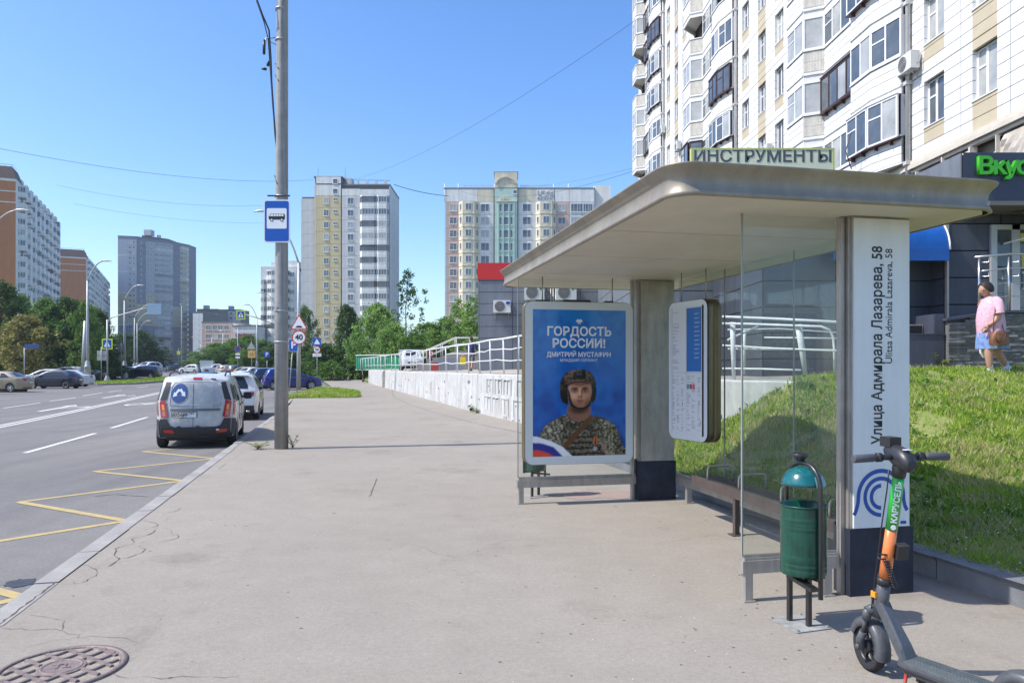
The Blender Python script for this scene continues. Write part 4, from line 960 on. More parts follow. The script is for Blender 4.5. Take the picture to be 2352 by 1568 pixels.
# lettering up the stem, on the side that faces left-back
tilt = math.atan2(-.18, .80)
def stem_text(body, k, size, off, **kw):
    p = SP(k); th = R(158)   # direction round the stem
    d = Vector((math.cos(th)*-1, 0, 0))
    return None
M_t = Matrix.Translation(SP(.765)) @ Matrix.Rotation(math.atan2(-.18,.80), 4, 'Y') @ Matrix.Rotation(R(158), 4, 'Z') @ Matrix.Translation((.0325, 0, 0)) @ Matrix.Rotation(R(90), 4, 'Y') @ Matrix.Rotation(R(180), 4, 'Z')
tx = text("КАРУСЕЛЬ", .042, white_s, scoot, (0,0,0), (0,0,0), bold=.0012, ext=.0006)
tx.matrix_local = M_t
mb = MB(); mb.lathe([(.0001,.001),(.013,.001),(.014,0)], 18, smooth=False); 
eo = mb.build("round_logo", white_s, scoot); M_e = Matrix.Translation(SP(.60)) @ Matrix.Rotation(math.atan2(-.18,.80), 4, 'Y') @ Matrix.Rotation(R(158), 4, 'Z') @ Matrix.Translation((.0330, 0, 0)) @ Matrix.Rotation(R(90), 4, 'Y')
for o in [o for o in C.objects if o.parent == scoot and o.name.split('.')[0] not in ('deck','neck','rear_wheel','rear_fender','deck_mat','deck_trim','kickstand','kickstand_mount','rear_stay','sticker','sticker_print')]:
    o.matrix_local = ST_ @ (M_t if o == tx else (M_e if o == eo else Matrix.Translation(o.location)))
for i, (x, y, z, rz, lb) in enumerate(((-18.4, 77.5, .38, 30, "far scooter standing leftmost on the lawn edge past the blue car"), (-16.9, 77.0, .38, 60, "far scooter standing second on the lawn edge past the blue car"), (-14.2, 70.5, .36, 100, "far scooter leaning by the end of the white retaining wall"))):
    dup(scoot, (x, y, z), R(rz), lb, "scooters left along the path", 1.05)
# ============================================================ POLE WITH BUS STOP SIGN
PP = Vector((-4.86, 15.6, 0))
pole = thing("utility_pole", "tall thick grey concrete and steel pole at the kerb carrying the bus stop sign", "pole", PP)
mb = MB(); mb.tube([(0,0,-.05),(.0,0,3),(.02,0,9),(.025,0,12.2)], [.142,.138,.118,.108], 28)
M_pole = pm("pole_paint", (.30,.295,.285), .6, .15, var=.13, scale=5, bump=.3, bscale=12); mb.build("shaft", M_pole, pole)
mb = MB()
for z, r in ((5.31,.134), (2.9,.146), (2.25,.148), (9.25,.122), (8.6,.124)): mb.lathe([(r-.02,z-.016),(r+.006,z-.014),(r+.006,z+.014),(r-.02,z+.016)], 24)
mb.build("steel_band", galv, pole)
mb = MB(); mb.box(-.25,-.145,5.28,.22,-.125,5.31); mb.tube([(-.14,-.02,5.75),(-.05,-.12,5.55)], .012, 6); mb.tube([(-.12,-.03,8.1),(-.02,-.12,7.95)], .01, 6); mb.tube([(-.12,-.03,7.85),(-.02,-.12,7.7)], .01, 6); mb.build("strap_end", M_sd, pole)
mb = MB(); mb.box(-.08,-.15,2.9,-.04,-.13,2.98); mb.tube([(-.12,-.03,9.2),(.1,-.12,9.45)], .012, 6); mb.build("band_clip", galv, pole)
mb = MB(); mb.tube([(-.1,0,8.66),(-.32,-.02,8.63)], .014, 6); mb.tube([(-.1,0,8.5),(-.34,-.02,8.62)], .010, 6); mb.tube([(-.32,-.02,8.65),(-.34,-.02,8.35)], .012, 6); mb.build("cable_bracket", galv, pole)
mb = MB(); mb.tube([(-.36,-.02,8.6),(-.36,-.02,8.3)], .03, 8); mb.tube([(-.40,-.02,8.0),(-.31,-.02,7.98)], .03, 8); mb.tube([(-.28,-.02,8.05),(-.27,-.02,8.15)], .03, 8); mb.build("insulator", black, pole)
cb = MB(); cb.tube([at(590,0,15.4)+Vector((0,0,1.4))+Vector((-.35,0,0)), at(590,0,15.4), at(603,35,15.5), at(618,70,15.55), at(622,130,15.55), at(624,190,15.55), at(628,250,15.55), at(632,310,15.55), at(636,345,15.57)], .018, 7)
cb.tube([at(588,0,15.5)+Vector((-.3,.3,1.4)), at(590,5,15.5), at(606,50,15.52), at(616,90,15.55), at(620,150,15.56), at(626,240,15.56), at(634,330,15.57)], .012, 6)
cb.build("black_cable", black, None, label="thick black cable hanging down to the tall grey pole", cat="cable")
sgn = put("bus_stop_sign", None, pole, (-.045, -.16, 4.76))
def rplate(mb, w, h, r, y0, y1, mi=0, cx=0, cz=0):
    n = 6; pts = rr2(cx-w/2, cz-h/2, cx+w/2, cz+h/2, r, n); k = len(pts)
    vs = [(x, y0, z) for x, z in pts]+[(x, y1, z) for x, z in pts]
    mb.add(vs, [tuple(range(k)), tuple(range(k, 2*k))[::-1]]+[(i, i+k, (i+1) % k+k, (i+1) % k) for i in range(k)], mi)
mb = MB(); rplate(mb, .55, .89, .05, -.006, .02); mb.build("sign_plate", white_s, sgn)
mb = MB(); rplate(mb, .50, .84, .04, -.009, -.0061); mb.build("blue_field", blue_s, sgn)
mb = MB(); rplate(mb, .415, .425, .03, -.0115, -.0091, cz=.055); mb.build("white_field", white_s, sgn)
mb = MB()
body = [(-.165,-.03),(-.17,.02),(-.155,.06),(-.13,.078),(.15,.078),(.17,.06),(.172,-.03),(.15,-.045),(-.15,-.045)]
mb.add([(x, -.0135, z+.075) for x, z in body], [tuple(range(len(body)))]); mb.build("bus_symbol", black_s, sgn)
mb = MB()
for x0, x1 in ((-.12,-.075),(-.065,-.02),(-.01,.035),(.045,.09),(.10,.14)): mb.add([(x0,-.015,.10),(x1,-.015,.10),(x1,-.015,.145),(x0,-.015,.145)], [(0,1,2,3)])
mb.add([(-.16,-.015,.10),(-.128,-.015,.10),(-.128,-.015,.145),(-.145,-.015,.145)], [(0,1,2,3)]); mb.build("bus_windows", white_s, sgn)
mb = MB(); mb2 = MB()
for x in (-.105, .105):
    T = Matrix.Translation((x,-.016,.025)) @ Matrix.Rotation(R(90),4,'X'); mb.lathe([(.0001,0),(.034,0)], 20, M=T, smooth=False)
    T2 = Matrix.Translation((x,-.0172,.025)) @ Matrix.Rotation(R(90),4,'X'); mb2.lathe([(.0001,0),(.02,0)], 20, M=T2, smooth=False)
mb.build("bus_wheel", black_s, sgn); mb2.build("bus_hub", white_s, sgn)

# weeds
M_weed = leaf_mat("weed_leaf", (.08,.13,.02), (.28,.32,.10), scale=5)
def weed(label, loc, n, h, spread, leaf=.03, seed=0, name="weed"):
    rr = random.Random(seed); t = thing(name, label, "weed", loc); ms = MB(); ml = MB()
    for i in range(n):
        a = rr.uniform(0, 2*PI); L = h*rr.uniform(.5, 1); pts = []
        for k in range(6):
            u = k/5; pts.append(Vector((math.cos(a)*spread*u**1.3, math.sin(a)*spread*u**1.3, L*(u**.8))))
        ms.tube(pts, [.0035*(1-.6*k/5) for k in range(6)], 4)
        for k in range(14):
            u = rr.uniform(.1, 1); p = pts[min(4, int(u*5))].lerp(pts[min(5, int(u*5)+1)], (u*5) % 1); b_ = rr.uniform(0, 2*PI); l = leaf*rr.uniform(.6, 1.4)
            d = Vector((math.cos(b_), math.sin(b_), rr.uniform(-.2,.8))).normalized(); s_ = d.cross(Vector((0,0,1))).normalized()*l*.35
            ml.add([p, p+d*l*.5+s_, p+d*l, p+d*l*.5-s_], [(0,1,2,3)])
    ms.build("stems", pm("weed_stem", (.14,.17,.06), .8), t); ml.build("leaves", M_weed, t)
weed("low leafy weed growing left of the pole base", (-5.35, 15.55, 0), 14, .15, .26, .045, 1)
weed("tall thin weed growing right of the pole base", (-4.62, 15.6, 0), 10, .34, .14, .045, 2)
weed("small weed on the paving at the foot of the white wall, nearer one", (-1.35, 28.0, .0), 9, .22, .4, .09, 3); weed("small weed at the foot of the white wall, farther one", (-1.6, 28.8, .0), 7, .3, .2, .09, 4)
weed("flowering weed in front of the vent of the dark shop wall", (8.25, 14.3, 1.6), 14, .42, .3, .08, 5)
# ============================================================ BUILDINGS
W_white = pm("panel_white", (.74,.73,.70), .85, var=.07, scale=.35)
W_grey = pm("panel_grey", (.60,.60,.60), .85, var=.06, scale=.3)
W_cream = pm("panel_cream", (.66,.60,.46), .85, var=.08, scale=.4)
W_yel = pm("panel_yellow", (.60,.50,.30), .85, var=.06, scale=.4)
W_pink = pm("panel_pink", (.58,.42,.35), .85, var=.07, scale=.4)
W_green = pm("panel_green", (.45,.60,.52), .85, var=.06, scale=.4)
W_brick = pm("brick_orange", (.46,.18,.07), .9, var=.08, scale=1.5)
W_gd = pm("tower_grey", (.40,.41,.44), .85, var=.06, scale=.2)
W_gy = pm("tower_ochre", (.50,.43,.28), .85, var=.06, scale=.2)
W_gl = pm("tower_blue_grey", (.19,.215,.27), .85, var=.06, scale=.2)
W_core = pm("building_core", (.14,.14,.14), .9)
W_roof = pm("roof_brown", (.10,.055,.045), .7, var=.15)
W_rim = pm("roof_flashing", (.16,.16,.17), .6)
MC = {}
def panel_me(w, h, mat, d=.12, gap=.04):
    k = ('p', round(w,2), round(h,2), mat.name)
    if k not in MC:
        mb = MB(); mb.box(gap/2, -d, gap/2, w-gap/2, .01, h-gap/2); MC[k] = mb.mesh("panel", mat)
    return MC[k]
def window_me(w, h, style=0, proud=.13, curt=0):
    k = ('w', round(w,2), round(h,2), style, proud, curt)
    if k not in MC:
        mb = MB(); t = .07; y0, y1 = -proud-.05, -proud+.03
        fr = 0
        mb.box(-w/2, y0, -h/2, w/2, y1, -h/2+t); mb.box(-w/2, y0, h/2-t, w/2, y1, h/2); mb.box(-w/2, y0, -h/2+t, -w/2+t, y1, h/2-t); mb.box(w/2-t, y0, -h/2+t, w/2, y1, h/2-t)
        if style >= 1: mb.box(-.03+w*.05, y0, -h/2+t, .03+w*.05, y1, h/2-t)
        if style == 2: mb.box(-w/2+t, y0, h*.12, -.03+w*.05, y1, h*.12+.05)
        if style == 3:
            for q in (-.25, .25): mb.box(w*q-.03, y0, -h/2+t, w*q+.03, y1, h/2-t)
        mb.box(-w/2-.04, y0-.06, -h/2-.06, w/2+.04, y1, -h/2)
        mb.box(-w/2+t*.5, -proud-.02, -h/2+t*.5, w/2-t*.5, -proud, h/2-t*.5, 1)
        MC[k] = mb.mesh("window", [M_brfr if curt == 2 else M_fr, M_gl2 if curt == 1 else M_gl])
    return MC[k]
def bay_me(plan, h, wall, par=1.05, hd=.32, frame=None, curt=0, open_=False, slab=True):
    """balcony or bay on a plan polyline (x, out): parapet, glazing band, head band"""
    fm = frame or M_fr; k = ('b', tuple(plan), round(h,2), wall.name, fm.name, curt, open_, par)
    if k in MC: return MC[k]
    mb = MB()
    pl = [Vector((x, -o, 0)) for x, o in plan]
    for a, b in zip(pl, pl[1:]):
        d = b-a; L = d.length; ang = math.atan2(d.y, d.x); T = Matrix.Translation(a) @ Matrix.Rotation(ang, 4, 'Z')
        mb.box(0, -.03, .04, L, .06, par, 0, T); mb.box(0, -.03, h-hd, L, .06, h-.03, 0, T)
        mb.box(-.02, -.07, par-.06, L+.02, .05, par+.02, 0, T)
        if not open_:
            n = max(1, round(L/.75))
            for i in range(n+1): x = clamp(L*i/n, .03, L-.03); mb.box(x-.035, -.03, par+.02, x+.035, .03, h-hd, 1, T)
            mb.box(0, -.03, par+.02, L, .03, par+.09, 1, T); mb.box(0, -.03, h-hd-.07, L, .03, h-hd, 1, T)
            mb.box(.02, -.01, par+.05, L-.02, .01, h-hd-.03, 2, T)
    out = [(v.x, v.y) for v in pl]
    mb.prism([(x, y-.0) for x, y in out]+[(out[-1][0], .02), (out[0][0], .02)] if out[0][1] < -.01 or out[-1][1] < -.01 else out, .0, .06, 0)
    if open_: mb.box(out[0][0]+.1, -.08, .1, out[-1][0]-.1, -.02, h-.2, 2)
    MC[k] = mb.mesh("balcony", [wall, fm, M_gl2 if curt else M_gl]); return MC[k]
class Facade:
    """local x runs along the wall, outward is -y of the facade frame"""
    def __init__(s, parent, x, y, ang, z0, fh): s.p = parent; s.o = Vector((x, y, 0)); s.a = ang; s.z0 = z0; s.fh = fh; s.e = Vector((math.cos(ang), math.sin(ang), 0))
    def put(s, name, me, a, z, out=0.): 
        n = Vector((math.sin(s.a), -math.cos(s.a), 0)); l = s.o+s.e*a+n*out
        return put(name, me, s.p, (l.x, l.y, z), (0,0,s.a))
    def panels(s, a0, a1, f0, f1, mat, n=1):
        w = (a1-a0)/n
        for f in range(f0, f1):
            for k in range(n): s.put("panel", panel_me(w, s.fh, mat if not callable(mat) else mat(f)), a0+w*k, s.z0+f*s.fh)
    def windows(s, a, f0, f1, w=1.5, h=1.5, zc=1.55, style=1, out=0., rnd=None):
        for f in range(f0, f1):
            c = 0
            if rnd: q = rnd.random(); c = 1 if q < .25 else 0
            s.put("window", window_me(w, h, style, .13, c), a, s.z0+f*s.fh+zc, out)
    def bays(s, a, plan, f0, f1, wall, rnd=None, par=1.05, openp=0., brown=.15, out=0.):
        for f in range(f0, f1):
            q = rnd.random() if rnd else 1
            o_ = q < openp; fr = M_brfr if (not o_ and q < openp+brown) else M_fr; c = 1 if q > .8 else 0
            s.put("balcony", bay_me(plan, s.fh, wall, par, frame=fr, curt=c, open_=o_), a, s.z0+f*s.fh, out)
def core(parent, poly, z0, z1, mat=None, name="wall"):
    mb = MB(); mb.prism(poly, z0, z1); return mb.build(name, mat or W_core, parent)
def parapet(parent, poly, z, h=.7, mat=None, name="roof_edge"):
    mb = MB(); n = len(poly)
    for i in range(n):
        a = Vector((*poly[i], 0)); b = Vector((*poly[(i+1) % n], 0)); d = b-a; T = Matrix.Translation(a) @ Matrix.Rotation(math.atan2(d.y, d.x), 4, 'Z')
        mb.box(-.1, -.16, z, d.length+.1, .14, z+h, 0, T)
    return mb.build(name, mat or W_rim, parent)
rnd = random.Random(21)
def houses(p, mat, *bs):
    for c_, d_ in bs: mb = MB(); mb.cbox(c_, d_); mb.build('roof_house', mat, p)

# ---- B1: sixteen-storey yellow and white panel block
FH = 2.8; X0 = -45.9; Y0 = 172.0; sc = .1012
t = thing("apartment_building", "white panel apartment block with a yellow stripe left of centre behind the bus stop pole", "building", (X0, Y0, .9))
wx = lambda px: (px-722)*sc
z0 = 1.6; NF = 15
D1 = 14
core(t, [(wx(683)+.2, 3.0), (wx(722), 3.0), (wx(722), 0.1), (wx(894), .1), (wx(894)-.1, D1), (wx(683)+.2, D1)], 0, 41.2)
core(t, [(wx(722)+.1, .1), (wx(785), .1), (wx(785), 8), (wx(722)+.1, 8)], 41.2, 45.0)
core(t, [(wx(785), .4), (wx(894), .4), (wx(894), D1), (wx(785), D1)], 41.2, 43.2)
f = Facade(t, 0, 3.0, 0, z0, FH); f.panels(wx(683), wx(722)-.0, 0, 14, W_grey, 1)
f = Facade(t, 0, 0, 0, z0, FH)
f.panels(0, .4, 0, 15, W_cream); f.panels(.4, wx(783), 0, 14, W_yel, 1); f.panels(.4, wx(783), 14, 15, W_white)
f.put("panel", panel_me(wx(783)-.4, 1.9, W_white), .4, z0+15*FH-.3)
f.panels(wx(785), wx(827), 0, 14, W_grey); f.put("panel", panel_me(wx(827)-wx(785), 1.6, W_white), wx(785), z0+14*FH)
f.windows(wx(749), 0, 14, 1.15, 1.45, 1.6, 2, rnd=rnd); f.windows(wx(770), 0, 14, .95, .7, 1.95, 1); f.windows(wx(770), 14, 15, 1.1, 1.2, 1.0, 0); f.put("window", window_me(1.1, 1.2, 0), wx(770), z0+15*FH+.5)
f.windows(wx(805), 0, 14, 1.4, 1.55, 1.55, 1, rnd=rnd)
p1 = [(0, .1), (.6, .95), (3.4, .95), (4.0, .75)]; p2 = [(0, .75), (.4, .95), (2.3, .95), (2.7, .1)]
f.bays(wx(827), p1, 0, 14, W_white, rnd, openp=.12, brown=.25); f.bays(wx(827)+4.0, p2, 0, 14, W_white, rnd, openp=.1, brown=.2)
f.put("panel", panel_me(wx(894)-wx(827), 1.5, W_white), wx(827), z0+14*FH)
f = Facade(t, wx(894), .0, R(90), z0, FH); f.panels(.1, D1, 0, 14, W_white, 2); f.put("panel", panel_me(D1, 2.3, W_white), 0, z0+14*FH)
parapet(t, [(wx(722), .05), (wx(785), .05), (wx(785), 8), (wx(722), 8)], 45.0, .3); parapet(t, [(wx(785)+.2, .3), (wx(894), .3), (wx(894), D1), (wx(785)+.2, D1)], 43.2, .35)
houses(t, W_grey, ((wx(791), 4, 44.4), (2.2, 3, 2.4)), ((wx(735), 3, 45.6), (.8, 1, .8)), *[((wx(800+k*21), .5, 44.0), (.5, .4, 1.2)) for k in range(5)])
for x_ in (788, 725): mb = MB(); mb.tube([(wx(x_), 2, 43), (wx(x_), 2, 48)], .06, 5); mb.build('antenna', W_rim, t)
mb = MB(); mb.tube([(wx(787), 1.5, 44.9), (wx(893), 1.5, 44.7)], .06, 4); mb.build("roof_rail", W_rim, t)

# ---- B2: ornate pastel block
Y0 = 159.0; sc = Y0/F; wx = lambda px: (px-1021.6)*sc; FH = 2.78
t = thing("apartment_building", "pastel apartment block with pink, cream and mint green bays and an arched roof gable", "building", ((1021.6-CX)*sc, Y0, 1.0))
z0 = 0.2; NF = 13; ZT = z0+NF*FH     # top storey band ends
core(t, [(.05, .05), (wx(1365), .05), (wx(1365), 14), (.05, 14)], 0, ZT+3.0)
core(t, [(wx(1136), -.4), (wx(1188.5), -.4), (wx(1188.5), 6), (wx(1136), 6)], 0, ZT+6.2)
f = Facade(t, 0, 0, 0, z0, FH)
f.panels(0, wx(1026), 0, NF+1, W_grey)
f.panels(wx(1026), wx(1054), 0, NF, W_pink); f.panels(wx(1026), wx(1054), NF, NF+1, W_white)
f.windows(wx(1041), 0, NF, 1.5, 1.5, 1.5, 2, rnd=rnd)
bp_ = [(0, .1), (.9, 1.1), (3.4, 1.1), (4.3, .1)]
def cream_bay(a, nf):
    for fl in range(nf):
        mb_k = ('cb',)
        if mb_k not in MC:
            mb = MB(); pl = [Vector((x, -o, 0)) for x, o in bp_]
            for i, (a_, b_) in enumerate(zip(pl, pl[1:])):
                d = b_-a_; L = d.length; T = Matrix.Translation(a_) @ Matrix.Rotation(math.atan2(d.y, d.x), 4, 'Z')
                mb.box(0, -.03, .04, L, .1, 2.72, 0, T); mb.box(-.02, -.1, .0, L+.02, .0, .16, 0, T)
                ww = 1.35 if i == 1 else .6; mb.box(L/2-ww/2-.12, -.07, .75, L/2+ww/2+.12, -.03, 2.4, 0, T)
                mb.box(L/2-ww/2, -.10, .85, L/2+ww/2, -.07, 2.3, 1, T); mb.box(L/2-ww/2+.08, -.11, .93, L/2+ww/2-.08, -.10, 2.22, 2, T)
                if i == 1: mb.box(L/2-.03, -.13, .9, L/2+.03, -.11, 2.25, 1, T)
                if i == 1: mb.box(L/2-.5, -.1, .25, L/2+.5, -.04, .6, 0, T)
            mb.prism([(v.x, v.y) for v in pl], .0, .05); MC[mb_k] = mb.mesh("bay_window", [W_cream, M_fr, M_gl])
        f.put("bay_window", MC[mb_k], a, z0+fl*FH)
cream_bay(wx(1054), NF)
f.panels(wx(1054), wx(1096), NF, NF+1, W_white)
f.panels(wx(1096), wx(1134), 0, NF, W_white); f.windows(wx(1114), 0, NF, 1.8, 1.7, 1.5, 1, rnd=rnd)
f.panels(wx(1096), wx(1134), NF, NF+1, W_cream)
g = Facade(t, 0, -.45, 0, z0, FH)
g.panels(wx(1136), wx(1188.5), 0, NF+1, W_green)
for px, w_ in ((1150, .6), (1162.5, 1.1), (1175, .6)): g.windows(wx(px), 0, NF, w_, 1.7, 1.4, 0)
mb = MB()
for px in (1145, 1156, 1169, 1181): mb.box(wx(px)-.1, -.75, .2, wx(px)+.1, -.45, ZT-.1)
mb.build("mullion_rib", W_green, t)
f.panels(wx(1190), wx(1231), 0, NF, W_white); f.windows(wx(1210), 0, NF, 1.8, 1.7, 1.5, 1, rnd=rnd); f.panels(wx(1190), wx(1231), NF, NF+1, W_cream)
cream_bay(wx(1231), NF); f.panels(wx(1231), wx(1273), NF, NF+1, W_white)
f.panels(wx(1274), wx(1308), 0, NF, W_pink); f.windows(wx(1290), 0, NF, 1.6, 1.5, 1.5, 1, rnd=rnd); f.panels(wx(1274), wx(1308), NF, NF+1, W_white)
f.panels(wx(1308), wx(1365), 0, NF, W_grey, 2); f.windows(wx(1325), 0, NF, 2.6, 1.8, 1.5, 3, rnd=rnd); f.windows(wx(1350), 0, NF, 2.0, 1.8, 1.5, 3, rnd=rnd); f.panels(wx(1308), wx(1365), NF, NF+1, W_white, 2)
core(t, [(wx(1365), .5), (wx(1402), .1), (wx(1402), 9), (wx(1365), 9)], 0, ZT+3.6, W_white)
# gable arch
zc_ = ZT+3.1; mb = MB(); cxg = wx(1162); rg = 3.0
def arch_band(mb, cx, cz, r0, r1, y0, y1, a0=0, a1=180, n=18, mi=0):
    rings = []
    for k in range(n+1):
        q = R(lerp(a0, a1, k/n)); rings.append([Vector((cx+r*math.cos(q), y, cz+r*math.sin(q)*.9)) for r, y in ((r0,y0),(r1,y0),(r1,y1),(r0,y1))])
    mb.loft(rings, mi, smooth=False)
arch_band(mb, cxg, zc_, 2.15, 2.5, -.85, -.4, 20, 160); arch_band(mb, cxg, zc_-1.1+1.1, 1.75, 1.95, -.75, -.4, 20, 160)
arch_band(mb, cxg-.2, ZT-.1, .9, 1.3, -.75, -.55); arch_band(mb, cxg-.2, ZT+.2, .35, .6, -.75, -.55, 0, 360)
mb.box(wx(1136), -.6, ZT+2.9, wx(1188.5), -.42, ZT+6.2); mb.box(wx(1140), -.8, ZT-.1, wx(1186), -.55, ZT+.1); mb.build("arched_gable", W_cream, t)
g.put("window", window_me(.9, .8, 0), wx(1183), ZT+2.0)
mb = MB()
for px in (1021.6, 1053, 1136, 1188.5, 1272, 1306): mb.tube([(wx(px), .1, ZT), (wx(px), .1, ZT+3.9)], .12, 5)
for i in range(60): x = wx(1060)+i*.2; 
for a_, b_ in ((1064, 1132), (1195, 1268)):
    x = wx(a_)
    while x < wx(b_): mb.box(x, -.02, ZT+3.0, x+.09, .12, ZT+3.5); x += .28
    mb.box(wx(a_), -.02, ZT+3.5, wx(b_), .12, ZT+3.6)
mb.build("roof_balustrade", W_grey, t); parapet(t, [(.0, .0), (wx(1365), .0), (wx(1365), 14), (0, 14)], ZT+2.78, .25)
parapet(t, [(wx(1136), -.4), (wx(1188.5), -.4), (wx(1188.5), 6), (wx(1136), 6)], ZT+6.2, .15)
# carved relief panel
mb = MB(); rr = random.Random(4)
for i in range(46):
    x = rr.uniform(wx(1234), wx(1270)); z = rr.uniform(ZT+.5, ZT+2.3); r_ = rr.uniform(.12,.3); mb.lathe([(r_,0),(r_*.6,.12),(r_*.5,.02)], 8, M=Matrix.Translation((x,-.13,z)) @ Matrix.Rotation(R(90),4,'X'))
mb.build("relief_ornament", W_grey, t)

# ---- left row: two orange brick-sided blocks with stepped balconies
def brick_block(label, X, Y, rz, NF, bays, brickw, z0=1.2, wd=12, fh=2.8, nbay=5):
    t = thing("apartment_building", label, "building", (X, Y, .8), rz)
    # local: +y runs away along the street facade, +x outward to the street... facade faces +x
    H = z0+NF*fh
    core(t, [(-brickw, 0), (-.02, 0), (-.02, bays*nbay), (-brickw, bays*nbay)], 0, H, W_brick, "brick_wall")
    mb = MB()
    for f_ in (0, 14, 15): mb.box(-brickw-.05, -.06, z0+(NF-1-(15-f_)*1)*fh if f_ else H-.1, .06, -.0, (z0+(NF-1-(15-f_)*1)*fh if f_ else H-.1)+.25)
    mb.box(-brickw-.2, -.25, H, .15, bays*nbay+.2, H+.5); mb.build("white_cornice", W_white, t)
    mb = MB(); mb.loft([[Vector(p) for p in ((-brickw-.1,-.2,H+.5),(.1,-.2,H+.5),(.1,9,H+.5),(-brickw-.1,9,H+.5))], [Vector(p) for p in ((-brickw+1,1.0,H+3.9),(-1.0,1.0,H+3.9),(-1.0,8,H+3.9),(-brickw+1,8,H+3.9))]], smooth=False); mb.build("mansard_roof", W_roof, t)
    mb = MB(); mb.tube([(-brickw+1,1.1,H+4.4),(-1.0,1.1,H+4.4),(-1,7,H+4.4)], .05, 4)
    for k in range(7): mb.tube([(-1.0-k*1.6,1.1,H+3.8),(-1.0-k*1.6,1.1,H+4.4)], .04, 4)
    mb.build("roof_rail", W_rim, t)
    rr = random.Random(3)
    for k in range(bays): houses(t, W_grey, ((-3, 8+k*nbay+rr.uniform(0,2), H+1.6), (3, 2.2, 2.4)), ((-.6, 9+k*nbay, H+1.3), (.9, 3.0, 1.7)))
    f = Facade(t, 0, 0, R(90), z0, fh)
    f.panels(0, 1.2, 0, NF, W_white); f.panels(1.2, 4.5, 0, NF, W_white); f.windows(2.7, 0, NF, 1.9, 1.6, 1.5, 1, rnd=rnd)
    a = 4.5
    for k in range(bays):
        off = .0
        w_ = nbay*.52
        f.bays(a, [(0,.1),(.5,1.25),(w_-.5,1.25),(w_,.1)], 0, NF, W_white, rnd, openp=.18, brown=.12)
        f.panels(a+w_, a+nbay, 0, NF, W_grey); f.windows(a+w_+(nbay-w_)/2, 0, NF, 1.3, 1.5, 1.5, 0, rnd=rnd)
        a += nbay
        if a > bays*nbay-1: break
    return t
brick_block("tall orange brick sided apartment block at the far left with stepped white balconies", -127.4, 190, R(23), 17, 9, 14, nbay=6.4)
brick_block("second smaller looking orange brick sided block with brown mansard roof left of the grey tower", -187, 325, R(24), 17, 12, 23, nbay=8.5)

# ---- grey-blue tower with ochre bands
t = thing("apartment_building", "grey and ochre banded high rise tower with curved balconies beyond the left lamp posts", "building", (-213, 400, .8))
NF = 24; FH = 2.9; z0 = 1
def band(f): return W_gd if f >= 14 or f < 3 else (W_gy if 8 <= f < 14 else W_gl)
def band2(f): return W_gl if f >= 12 else (W_gy if 8 <= f < 12 else W_gl)
a_, b_, c_, d_, e_ = Vector((0,0,0)), Vector((8.9,2.5,0)), Vector((14.6,11,0)), Vector((21.2,19,0)), Vector((25.2,30,0))
core(t, [(0,0),(8.9,2.5),(14.6,11),(21.2,19),(25.2,30),(25.2,40),(0,40)], 0, z0+NF*FH+1.5, W_gl)
core(t, [(9,8),(18,20),(18,30),(9,30)], z0+NF*FH, z0+NF*FH+3.5)
def seg(p, q): d = q-p; return Facade(t, p.x, p.y, math.atan2(d.y, d.x), z0, FH), d.length
f, L = seg(a_, b_); 
for fl in range(NF): f.put("panel", panel_me(L, FH, W_white if fl in (11, 17, 18) and 0 else band(fl)), 0, z0+fl*FH)
f.windows(L-3.2, 0, NF, 1.5, 1.5, 1.5, 1, rnd=rnd); f.windows(L-1.4, 0, NF, 1.0, 1.4, 1.5, 0, rnd=rnd)
mb = MB(); 
for fl in (8, 11, 14, 18, 21): mb.box(0, -.2, z0+fl*FH-.15, L-3.8, -.12, z0+fl*FH+.15, 0, Matrix.Rotation(math.atan2(2.5, 8.9), 4, 'Z'))
mb.build("white_band", W_white, t)
f, L = seg(b_, c_)
for fl in range(NF): f.put("panel", panel_me(L/2, FH, band2(fl)), 0, z0+fl*FH); f.put("panel", panel_me(L/2, FH, band(fl)), L/2, z0+fl*FH)
f.windows(L*.25, 0, NF, .9, 1.4, 1.5, 0); f.windows(L*.62, 0, NF, .9, 1.4, 1.5, 0); f.windows(L*.78, 0, NF, .9, 1.4, 1.5, 0)
f, L = seg(c_, d_); f.bays(0, [(0,.1),(1.5,1.0),(5,1.5),(8.5,1.0),(L-.1,.1)], 0, NF, W_gd, rnd, openp=.15, brown=.1)
f, L = seg(d_, e_)
for fl in range(NF): f.put("panel", panel_me(5, FH, band2(fl)), 0, z0+fl*FH)
f.bays(5, [(0,.1),(1.5,1.0),(4,1.2),(L-5,.1)], 0, NF, W_gy, rnd, openp=.15, brown=.1)
parapet(t, [(0,0),(8.9,2.5),(14.6,11),(21.2,19),(25.2,30),(25.2,40),(0,40)], z0+NF*FH+1.5, .35)
houses(t, W_gd, ((12, 10, z0+NF*FH+5), (4, 4, 3)), ((16, 13, z0+NF*FH+3.6), (1.5, 1.5, 1.5)))

